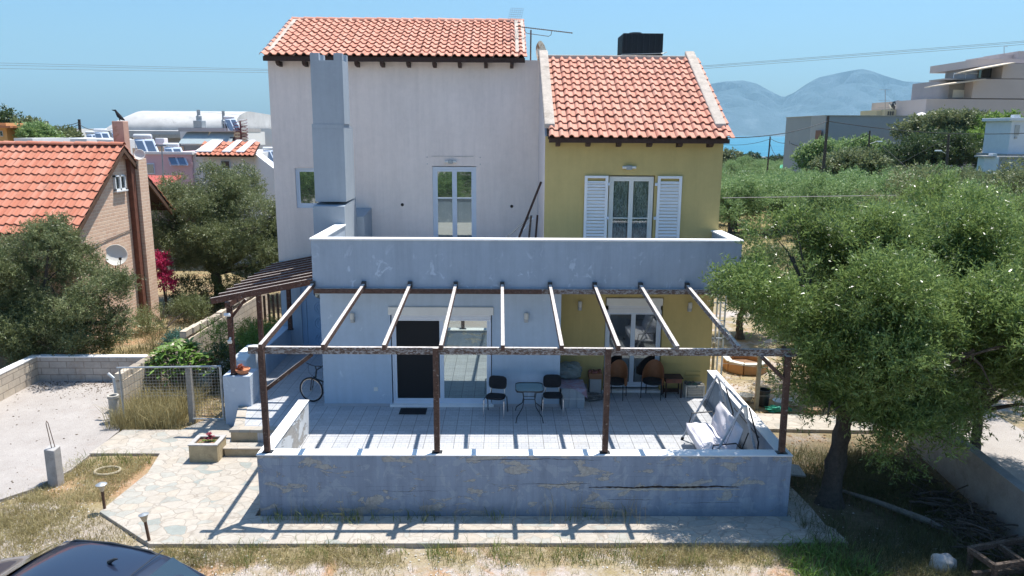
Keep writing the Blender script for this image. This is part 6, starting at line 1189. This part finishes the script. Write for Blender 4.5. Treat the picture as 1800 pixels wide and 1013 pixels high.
t = thing('spiral_stair', 'dark red iron spiral stair beside the roof pavilion', 'stairs', at(423, 255, 52)); p, q = at(422, 213, 52), at(422, 256, 52); mb = MB(); mb.tube([(p.x, 52, q.z), (p.x, 52, p.z)], .05, 8); mb.build('pole', plain('dark_red_iron', (.12, .025, .03), .6, .2), t); rm = bpy.data.materials['dark_red_iron']
for i in range(26):
    a = i*.5; z = q.z+(p.z-q.z)*.85*i/26; mb = MB(); mb.beam((p.x, 52, z), (p.x+math.cos(a)*.45, 52+math.sin(a)*.45, z), .14, .03); mb.build('step', rm, t)
for rr, zo in ((.45, .25), (.45, .45), (.45, .05)): mb = MB(); mb.tube([(p.x+math.cos(i*.25)*rr, 52+math.sin(i*.25)*rr, q.z+zo+(p.z-q.z)*.8*i/52) for i in range(52)], .018, 5); mb.build('handrail', rm, t)
mb = MB(); mb.tube([(p.x+.1+math.cos(i/12*math.pi)*.35, 52, p.z-.2+math.sin(i/12*math.pi)*.3) for i in range(13)], .02, 5); mb.build('cage_hoop', M['white'], t)
bld('white_block', 'plain white block at the right of the spiral stair', 433, 486, 226, 62, 8, white)
def solar(px, py, Y, sc__, label, panels=2, col='glass_blue', tank='chrome', flip=1):
    c = at(px, py, Y); t = thing('solar_heater', label, 'solar heater', c, 'solar water heaters on the roofs'); s_ = sc__; mb = MB(); mb.lathe((c.x-.7*s_, c.y, c.z), [(0, 0), (.2*s_, .02), (.24*s_, .08*s_), (.24*s_, 1.3*s_), (.2*s_, 1.37*s_), (0, 1.4*s_)], 20, (1, .12, 0)); mb.build('tank', plain('tank_white', (.6, .6, .6), .35, .08) if tank == 'chrome' else M[tank], t, smooth=True)
    for i in range(panels):
        x = c.x-.75*s_+i*.78*s_+.15; mb = MB(); mb.extr([(x, c.y-.25*s_, c.z-.25*s_), (x+.7*s_, c.y-.25*s_, c.z-.25*s_), (x+(.7+1.0*flip)*s_, c.y-1.3*s_, c.z-1.75*s_), (x+1.0*flip*s_, c.y-1.3*s_, c.z-1.75*s_)], (0, .07, .07)); pn = mb.build('solar_panel', M['alu'], t)
        mb = MB(); mb.add([Vector((x+.05*s_, c.y-.27*s_, c.z-.3*s_)), Vector((x+.65*s_, c.y-.27*s_, c.z-.3*s_)), Vector((x+(.62+.97*flip)*s_, c.y-1.28*s_, c.z-1.7*s_)), Vector((x+(.02+.97*flip)*s_, c.y-1.28*s_, c.z-1.7*s_))], [(3, 2, 1, 0)]); mb.v = [(a, b-.02, d+.0) for a, b, d in mb.v]; mb.build('pane', M[col], pn)
    mb = MB()
    for x in (c.x-.6*s_, c.x+.6*s_): mb.tube([(x, c.y, c.z-.2*s_), (x, c.y, c.z-1.8*s_)], .02, 5); mb.tube([(x, c.y, c.z-.2*s_), (x+1.0*flip*s_, c.y-1.3*s_, c.z-1.8*s_)], .02, 5)
    mb.build('stand', M['alu'], t); return t
solar(250, 241, 43, .7, 'solar heater with bluish panels behind the salmon chimney'); solar(300, 256, 42.5, .6, 'solar heater with two dark panels right of the lamp pole')
mb = MB(); pbox(mb, 272, 289, 243, 254, 43, .5); tag(mb.build('roof_tank', white, bevel=.03), 'white square tank between the two solar heaters on the pink house', 'water tank')
solar(176, 230, 56, .65, 'white solar heater left of the salmon chimney'); solar(206, 231, 56, .65, 'second white solar heater nearest the salmon chimney'); solar(402, 207, 53, .5, 'small silver solar heater near the spiral stair'); solar(472, 262, 45, .5, 'solar heater just left of the mauve wall'); solar(160, 234, 60, .6, 'white solar heater farthest left on the roofs')
t = bld('white_terraces', 'row of low white roof parapets behind the brick house ridge', 98, 152, 244, 50, 6, white); 
for (a, b, y_, Y) in ((24, 59, 243, 46), (60, 97, 244, 52), (170, 200, 246, 48), (120, 150, 242, 54)): mb = MB(); pbox(mb, a, b, y_, 262, Y, 4); mb.build('parapet', white, t)
t = bld('ochre_cottage', 'orange walled house with a small eave at the far left edge', -30, 10, 216, 70, 6, plain('orange_render', (.6, .36, .16), .9, .08), holes=((0, 6, 230, 240),)); mb = MB(); pbox(mb, -40, 18, 221, 225, 69, 6); mb.build('eave', M['terracotta'], t)
bld('hazy_house', 'pale grey house between the utility poles at the left', 88, 122, 226, 110, 10, white)
t = thing('red_awning', 'red tiled lean-to roof beside the pink house wall', 'awning', at(262, 320, 40)); a, b = at(252, 312, 40), at(300, 322, 39); mb = MB(); mb.extr([(a.x, 40.5, a.z), (b.x, 40.5, a.z), (b.x, 38.6, b.z-.2), (a.x, 38.6, b.z-.2)], (0, 0, .08)); mb.build('awning_roof', plain('red_sheet', (.4, .08, .065), .7, .1), t)
mb = MB(); mb.box(a.x, a.x+.1, 38.7, 38.8, -.2, b.z-.2); mb.build('post', M['iron'], t)
# ------------------------------------------------------------ neighbourhood behind, right
t = thing('grey_building', 'long plain grey building behind the grove', 'building', at(1550, 250, 100)); a, b = at(1452, 204, 100), at(1700, 204, 100); mb = MB(); mb.box(a.x, b.x, 100, 114, -5, a.z); mb.build('wall', plain('dark_grey_render', (.32, .34, .35), .9, .06, .4, .1), t); p = at(1436, 204, 102)
mb = MB(); mb.extr([(p.x, 103.5, -5), (a.x, 100.02, -5), (a.x, 100.02, a.z), (p.x, 103.5, a.z)], (.1, .5, 0)); mb.build('side_wall', plain('grey_side_render', (.42, .41, .4), .9, .06), t); mb = MB(); q = at(1436, 228, 101.5); mb.extr([(q.x+.25, 102.9, q.z-1.4), (a.x-.3, 100.3, q.z-1.4), (a.x-.3, 100.3, q.z-.1), (q.x+.25, 102.9, q.z-.1)], (-.05, -.1, 0)); mb.build('window', plain('brown_shutter', (.22, .1, .06), .7), t)
mb = MB(); mb.box(a.x-.1, b.x, 99.9, 114, a.z, a.z+.1); mb.build('roof_edge', M['concrete'], t)
cream = plain('cream_render', (.62, .52, .33), .9, .06)
t = bld('cream_house', 'small cream house peeping over the grey building', 1556, 1612, 193, 116, 8, cream, zb=-2); mb = MB(); pbox(mb, 1606, 1612, 178, 205, 115.5, .6); mb.build('chimney', cream, t); mb = MB(); pbox(mb, 1541, 1557, 194, 206, 117, 4); mb.build('side_room', cream, t)
for i, x in enumerate((1561, 1565, 1569)): mb = MB(); pbox(mb, x, x+1.6, 196, 203, 115.9, .1); mb.build('window', M['glass_dark'], t)
mb = MB(); pbox(mb, 1586, 1592, 197, 202, 115.9, .1); mb.build('vent', M['steel'], t)
t = thing('roof_tanks', 'pair of black round tanks on the cream house roof', 'water tank', at(1589, 190, 117)); p = at(1588, 186, 117)
for x in (-.9, .5): mb = MB(); mb.lathe((p.x+x, 117, p.z-.7), [(0, 0), (.75, .1), (.85, .8), (.7, 1.3), (0, 1.5)], 18); mb.build('tank', M['blackmetal'], t, smooth=True)
mv = plain('villa_render', (.5, .44, .42), .9, .05, .4, .1); villa = thing('white_villa', 'large pale terraced villa with beige awnings at the right edge', 'building', at(1740, 250, 108)); Y = 108; mb = MB()
pbox(mb, 1629, 1860, 174, 330, Y, 16); pbox(mb, 1712, 1860, 139, 174, Y+.01, 14); pbox(mb, 1764, 1860, 112, 139, Y+.02, 12); pbox(mb, 1719, 1764, 104, 118, Y+1, 12); pbox(mb, 1745, 1860, 103, 112, Y+1.2, 11); pbox(mb, 1757, 1800, 96, 104, Y+3, 8); pbox(mb, 1791, 1830, 90, 104, Y+2, 8); mb.build('wall', mv, villa)
mb = MB(); pbox(mb, 1670, 1712, 140, 174, Y+2, 10); pbox(mb, 1719, 1764, 118, 139, Y+2.5, 8); mb.build('recess_wall', greyr, villa)
for (a, b, c, d, yy) in ((1676, 1703, 158, 172, Y+1.9), (1722, 1738, 121, 137, Y+2.4), (1741, 1757, 121, 137, Y+2.4)): mb = MB(); pbox(mb, a, b, c, d, yy, .08); mb.build('window', M['glass_dark'] if yy > Y+2 else M['offwhite'], villa)
for (x0, y0, x1, y1, d) in ((1634, 154, 1709, 143, 4), (1688, 129, 1760, 115, 4)):
    p, q = at(x0, y0, Y-2), at(x1, y1, Y+1.5); mb = MB(); mb.extr([(p.x, Y-2, p.z), (q.x, Y-1.5, q.z), (q.x, Y+3, q.z+.2), (p.x+2, Y+3, p.z+.2)], (0, 0, .15)); mb.build('awning', plain('beige_awning', (.62, .52, .4), .8), villa)
mb = MB(); p, q = at(1677, 129, Y+.5), at(1718, 139, Y+.5); mb.tube([(p.x, Y+.5, q.z), (p.x, Y+.5, p.z), (q.x, Y+.5, p.z)], .05, 5); mb.tube([((p.x+q.x)/2, Y+.5, q.z), ((p.x+q.x)/2, Y+.5, p.z)], .04, 5); mb.build('balustrade', M['alu'], villa); mb = MB(); pbox(mb, 1661, 1719, 138, 141, Y+.3, 4); mb.build('terrace_slab', greyr, villa)
mb = MB(); pbox(mb, 1721, 1727, 195, 200, Y-.1, .2); pbox(mb, 1714, 1726, 204, 218, Y-.08, .1); mb.build('vent', M['blackmetal'], villa)
mb = MB(); p = at(1765, 96, Y+3); q = at(1765, 82, Y+3); mb.tube([tuple(p), tuple(q), (q.x+.5, Y+3, q.z)], .05, 5); mb.build('mast', M['steel'], villa)
t = bld('terrace_house', 'grey mauve upper storey left of the white villa', 1597, 1632, 181, 122, 9, plain('mauve_grey_render', (.36, .33, .36), .9, .05), zb=-2)
mb = MB()
for x in (1620, 1638): p = at(x, 199, 104); mb.lathe((p.x, 104, p.z-.5), [(0, .6), (.4, .5), (.9, .1), (.95, .0), (0, .1)], 16)
tag(mb.build('parasols', M['offwhite'], smooth=True), 'cream folded parasols on the terrace by the cream house', 'parasol')
t = thing('bell_tower', 'pale blue white square tower at the right edge above the garden wall', 'building', at(1790, 260, 74)); tw = plain('blue_white_render', (.62, .66, .7), .9, .06); mb = MB(); pbox(mb, 1779, 1830, 212, 273, 74, 4); pbox(mb, 1776, 1834, 207, 213, 73.8, 4.4); pbox(mb, 1784, 1794, 202, 207, 74, .6); mb.build('wall', tw, t, bevel=.03); mb = MB(); pbox(mb, 1785, 1791, 220, 238, 73.95, .1); pbox(mb, 1784, 1788, 240, 244, 73.9, .1); mb.build('window', M['steel'], t); mb = MB(); pbox(mb, 1770, 1840, 271, 276, 73.6, 4.8); mb.build('base_slab', greyr, t)
t = thing('garden_wall', 'tall grey rendered wall with stained top below the bell tower', 'wall', at(1770, 300, 70)); gw = plain('stained_grey_render', (.36, .36, .4), .9, .25, .5, .2, 10, dirt=(.22, .22, .24)); mb = MB(); pbox(mb, 1748, 1850, 277, 340, 71, .5); mb.build('wall_body', gw, t); mb = MB(); pbox(mb, 1731, 1748, 276, 340, 70.5, 1); pbox(mb, 1745, 1752, 270, 278, 70.4, .6); mb.build('pillar', tw, t); mb = MB(); pbox(mb, 1729, 1750, 274, 277, 70.3, 1.4); pbox(mb, 1750, 1850, 275, 278, 70.8, .9); mb.build('wall_top', M['rockgrey'], t)
t = thing('green_awning', 'flat green shade net on posts at the edge of the grove', 'awning', at(1390, 297, 130)); p, q = at(1366, 297, 130), at(1414, 295, 130); mb = MB(); mb.extr([(p.x, 129, p.z), (q.x, 129, q.z), (q.x-.5, 134, q.z+.5), (p.x+2, 134, p.z+.4)], (0, 0, .1)); mb.build('shade_net', plain('green_net', (.06, .42, .26), .8, .1), t)
for x in (p.x+.2, q.x-.3): mb = MB(); mb.tube([(x, 129.1, p.z-3), (x, 129.1, p.z)], .08, 6); mb.build('post', M['iron'], t)
mb = MB(); pbox(mb, 1309, 1328, 301, 305, 128, 2); tag(mb.build('white_shed', white), 'tiny white flat roof in the grove left of the green awning', 'shed')
a = at(1565, 316, 95); lump('earth_bank', (a.x, 97, a.z-1.2), (5, 3, 4), .12, plain('bare_earth', (.5, .4, .3), .95, .15, 2, .3, 6), 2, 'bare sandy earth bank between two trees by the grey building', 'earth bank')
# ------------------------------------------------------------ poles and wires
def pole(px, pyt, pyb, Y, r0, label, lean=0, cross=False, lampd=None, mat='pole'):
    p, q = at(px, pyt, Y), at(px+lean, pyb, Y); zb = min(q.z, gz(q.x, Y)-.2); t = thing('utility_pole' if not lampd else 'street_lamp', label, 'utility pole' if not lampd else 'street lamp', (q.x, Y, zb)); mb = MB(); mb.tube([(q.x, Y, zb), tuple(p)], [r0*1.25, r0*.8], 10); mb.build('pole', M[mat], t, smooth=True)
    if cross:
        mb = MB(); mb.beam((p.x-.5, Y, p.z-.3), (p.x+.5, Y, p.z-.3), .08, .08)
        for s_ in (-.45, .45): mb.tube([(p.x+s_, Y, p.z-.26), (p.x+s_, Y, p.z-.08)], .05, 6)
        mb.build('crossarm', M['iron'], t)
    if lampd:
        z = p.z-lampd[1]; mb = MB(); mb.tube([(p.x, Y, z-.3), (p.x+lampd[0]*.7, Y, z)], .03, 6); l_ = mb.build('lamp_arm', M['steel'], t); mb = MB(); mb.obox((p.x+lampd[0], Y, z), (.6, .22, .12)); mb.build('lamp_head', M['white'], l_, bevel=.03)
    return p, t
tall, _ = pole(1456, 204, 385, 62, .13, 'tall dark utility pole rising from the grove in front of the grey building', lean=-17, cross=False)
lp, _ = pole(1354, 240, 302, 120, .13, 'leaning pole with a lamp over the shore trees', lean=-6, lampd=(-.8, 3.2)); lq, _ = pole(1389, 248, 312, 112, .13, 'dark pole rising beside the green awning')
mp, _ = pole(1529, 230, 300, 80, .11, 'slim pole with a lamp in front of the grey wall', lean=-2, lampd=(1.1, 1.1)); rp, _ = pole(1668, 236, 330, 70, .13, 'pole with a white lamp in front of the broad evergreen tree', lean=-4, lampd=(-.8, 1.5))
k1, _ = pole(139, 210, 250, 80, .17, 'dark utility pole left of the vaulted building'); k2, _ = pole(83.5, 213, 245, 84, .12, 'slimmer grey utility pole above the brick house ridge', mat='iron')
lp2, t = pole(284, 256, 345, 36, .035, 'thin street lamp pole in front of the pink house', mat='steel'); mb = MB(); mb.obox((lp2.x, 36, lp2.z), (.5, .2, .08)); mb.build('lamp_head', M['steel'], t)
mb = MB(); p = at(1556, 158, 118); q = at(1556, 200, 118); mb.tube([tuple(q), tuple(p)], .05, 5)
for z in (.0, 1.6, 2.6): mb.tube([(p.x-.9, 118, p.z-z), (p.x+.9, 118, p.z-z)], .03, 4)
tag(mb.build('tv_aerial', M['steel']), 'thin rooftop aerial rising over the grey building', 'antenna')
mb = MB()
for (x, y_) in ((1565, 186), (1573, 184)): p = at(x, y_+4, 117); mb.lathe((p.x, 117, p.z), [(0, 0), (.5, .1), (.7, .3)], 12, (.6, -.5, .6)); mb.tube([(p.x, 117, p.z-.8), (p.x, 117, p.z)], .05, 5)
tag(mb.build('roof_dishes', M['offwhite'], smooth=True), 'small white dishes on the roof left of the black tanks', 'satellite dish')
def wire(pts, r0, label, mat='wire', sag=0, grp='overhead cables'):
    out = []
    for (a, b) in zip(pts, pts[1:]):
        a, b = Vector(a), Vector(b)
        for i in range(13): t = i/12; out.append(a.lerp(b, t)-Vector((0, 0, sag*4*t*(1-t))))
    mb = MB(); mb.tube(out, r0, 5, False); tag(mb.build('overhead_cable', M[mat], smooth=True), label, 'cable', grp)
mg = 'wire_thin'; M[mg] = plain('thin_grey_cable', (.25, .28, .3), .7, .1)
for i, dy in enumerate((0, 4, 10)): wire([at(-40, 110+dy, 70), at(470, 122+dy*.6, 62), at(1236, 116+dy*.5, 58), at(1830, 70+dy*.6, 52)], .013, ['topmost', 'middle', 'lowest'][i]+' of the three high thin cables crossing the sky', mg)
wire([at(1270, 348, 30), at(1600, 343, 30), at(1830, 321, 30)], .017, 'pale cable running right from the ochre wall over the grove', 'wirepale')
wire([at(1278, 242, 45), tall-Vector((0, 0, .4))], .03, 'black cable from the ochre house roof to the tall pole', sag=.35); wire([tall-Vector((0, 0, .4)), at(1850, 232, 58)], .03, 'black cable running right from the tall pole', sag=.5)
wire([lq-Vector((0, 0, .3)), mp-Vector((0, 0, .3))], .035, 'cable between the shore pole and the slim pole', sag=1.2); wire([lp-Vector((0, 0, .3)), lq-Vector((0, 0, .3))], .04, 'short cable joining the two shore poles', sag=.3); wire([lp-Vector((0, 0, 1)), lq-Vector((0, 0, 1))], .04, 'drooping loop of cable between the two shore poles', sag=1.8)
wire([at(1270, 254, 110), lp-Vector((0, 0, .4))], .035, 'cable from the left to the leaning shore pole', sag=.4); wire([mp-Vector((0, 0, .4)), at(1600, 300, 70)], .02, 'service cable falling from the slim pole into the trees'); wire([rp-Vector((0, 0, .3)), at(1560, 300, 72)], .02, 'service cable falling left from the lamp pole')
for i, (dy0, dy1) in enumerate(((0, 0), (8, 3), (14, 9))): wire([at(15, 192+dy0, 95), k1-Vector((0, 0, .3+dy1*.06))], .035, ['highest', 'middle', 'lowest'][i]+' cable from the dark pine to the dark utility pole', sag=1.1+.3*i)
wire([k1-Vector((0, 0, .5)), at(172, 228, 60)], .03, 'cable from the dark utility pole to the white roofs', sag=.2); wire([k2-Vector((0, 0, .3)), k1-Vector((0, 0, 1.2))], .03, 'cable between the two left utility poles', sag=.6)
# ------------------------------------------------------------ air
hz = MB(); hz.box(-10000, 17000, -200, 13500, -80, 1100); ho = hz.build('haze', None); tag(ho, 'sea haze', 'haze', kind='stuff'); hm = bpy.data.materials.new('haze'); hm.use_nodes = True; ht = hm.node_tree; ht.nodes.remove(ht.nodes['Principled BSDF']); pv = ht.nodes.new('ShaderNodeVolumePrincipled'); pv.inputs['Color'].default_value = (.48, .8, 1, 1); pv.inputs['Density'].default_value = 7e-5; pv.inputs['Anisotropy'].default_value = 0
ht.links.new(pv.outputs[0], ht.nodes['Material Output'].inputs['Volume']); ho.data.materials.append(hm)
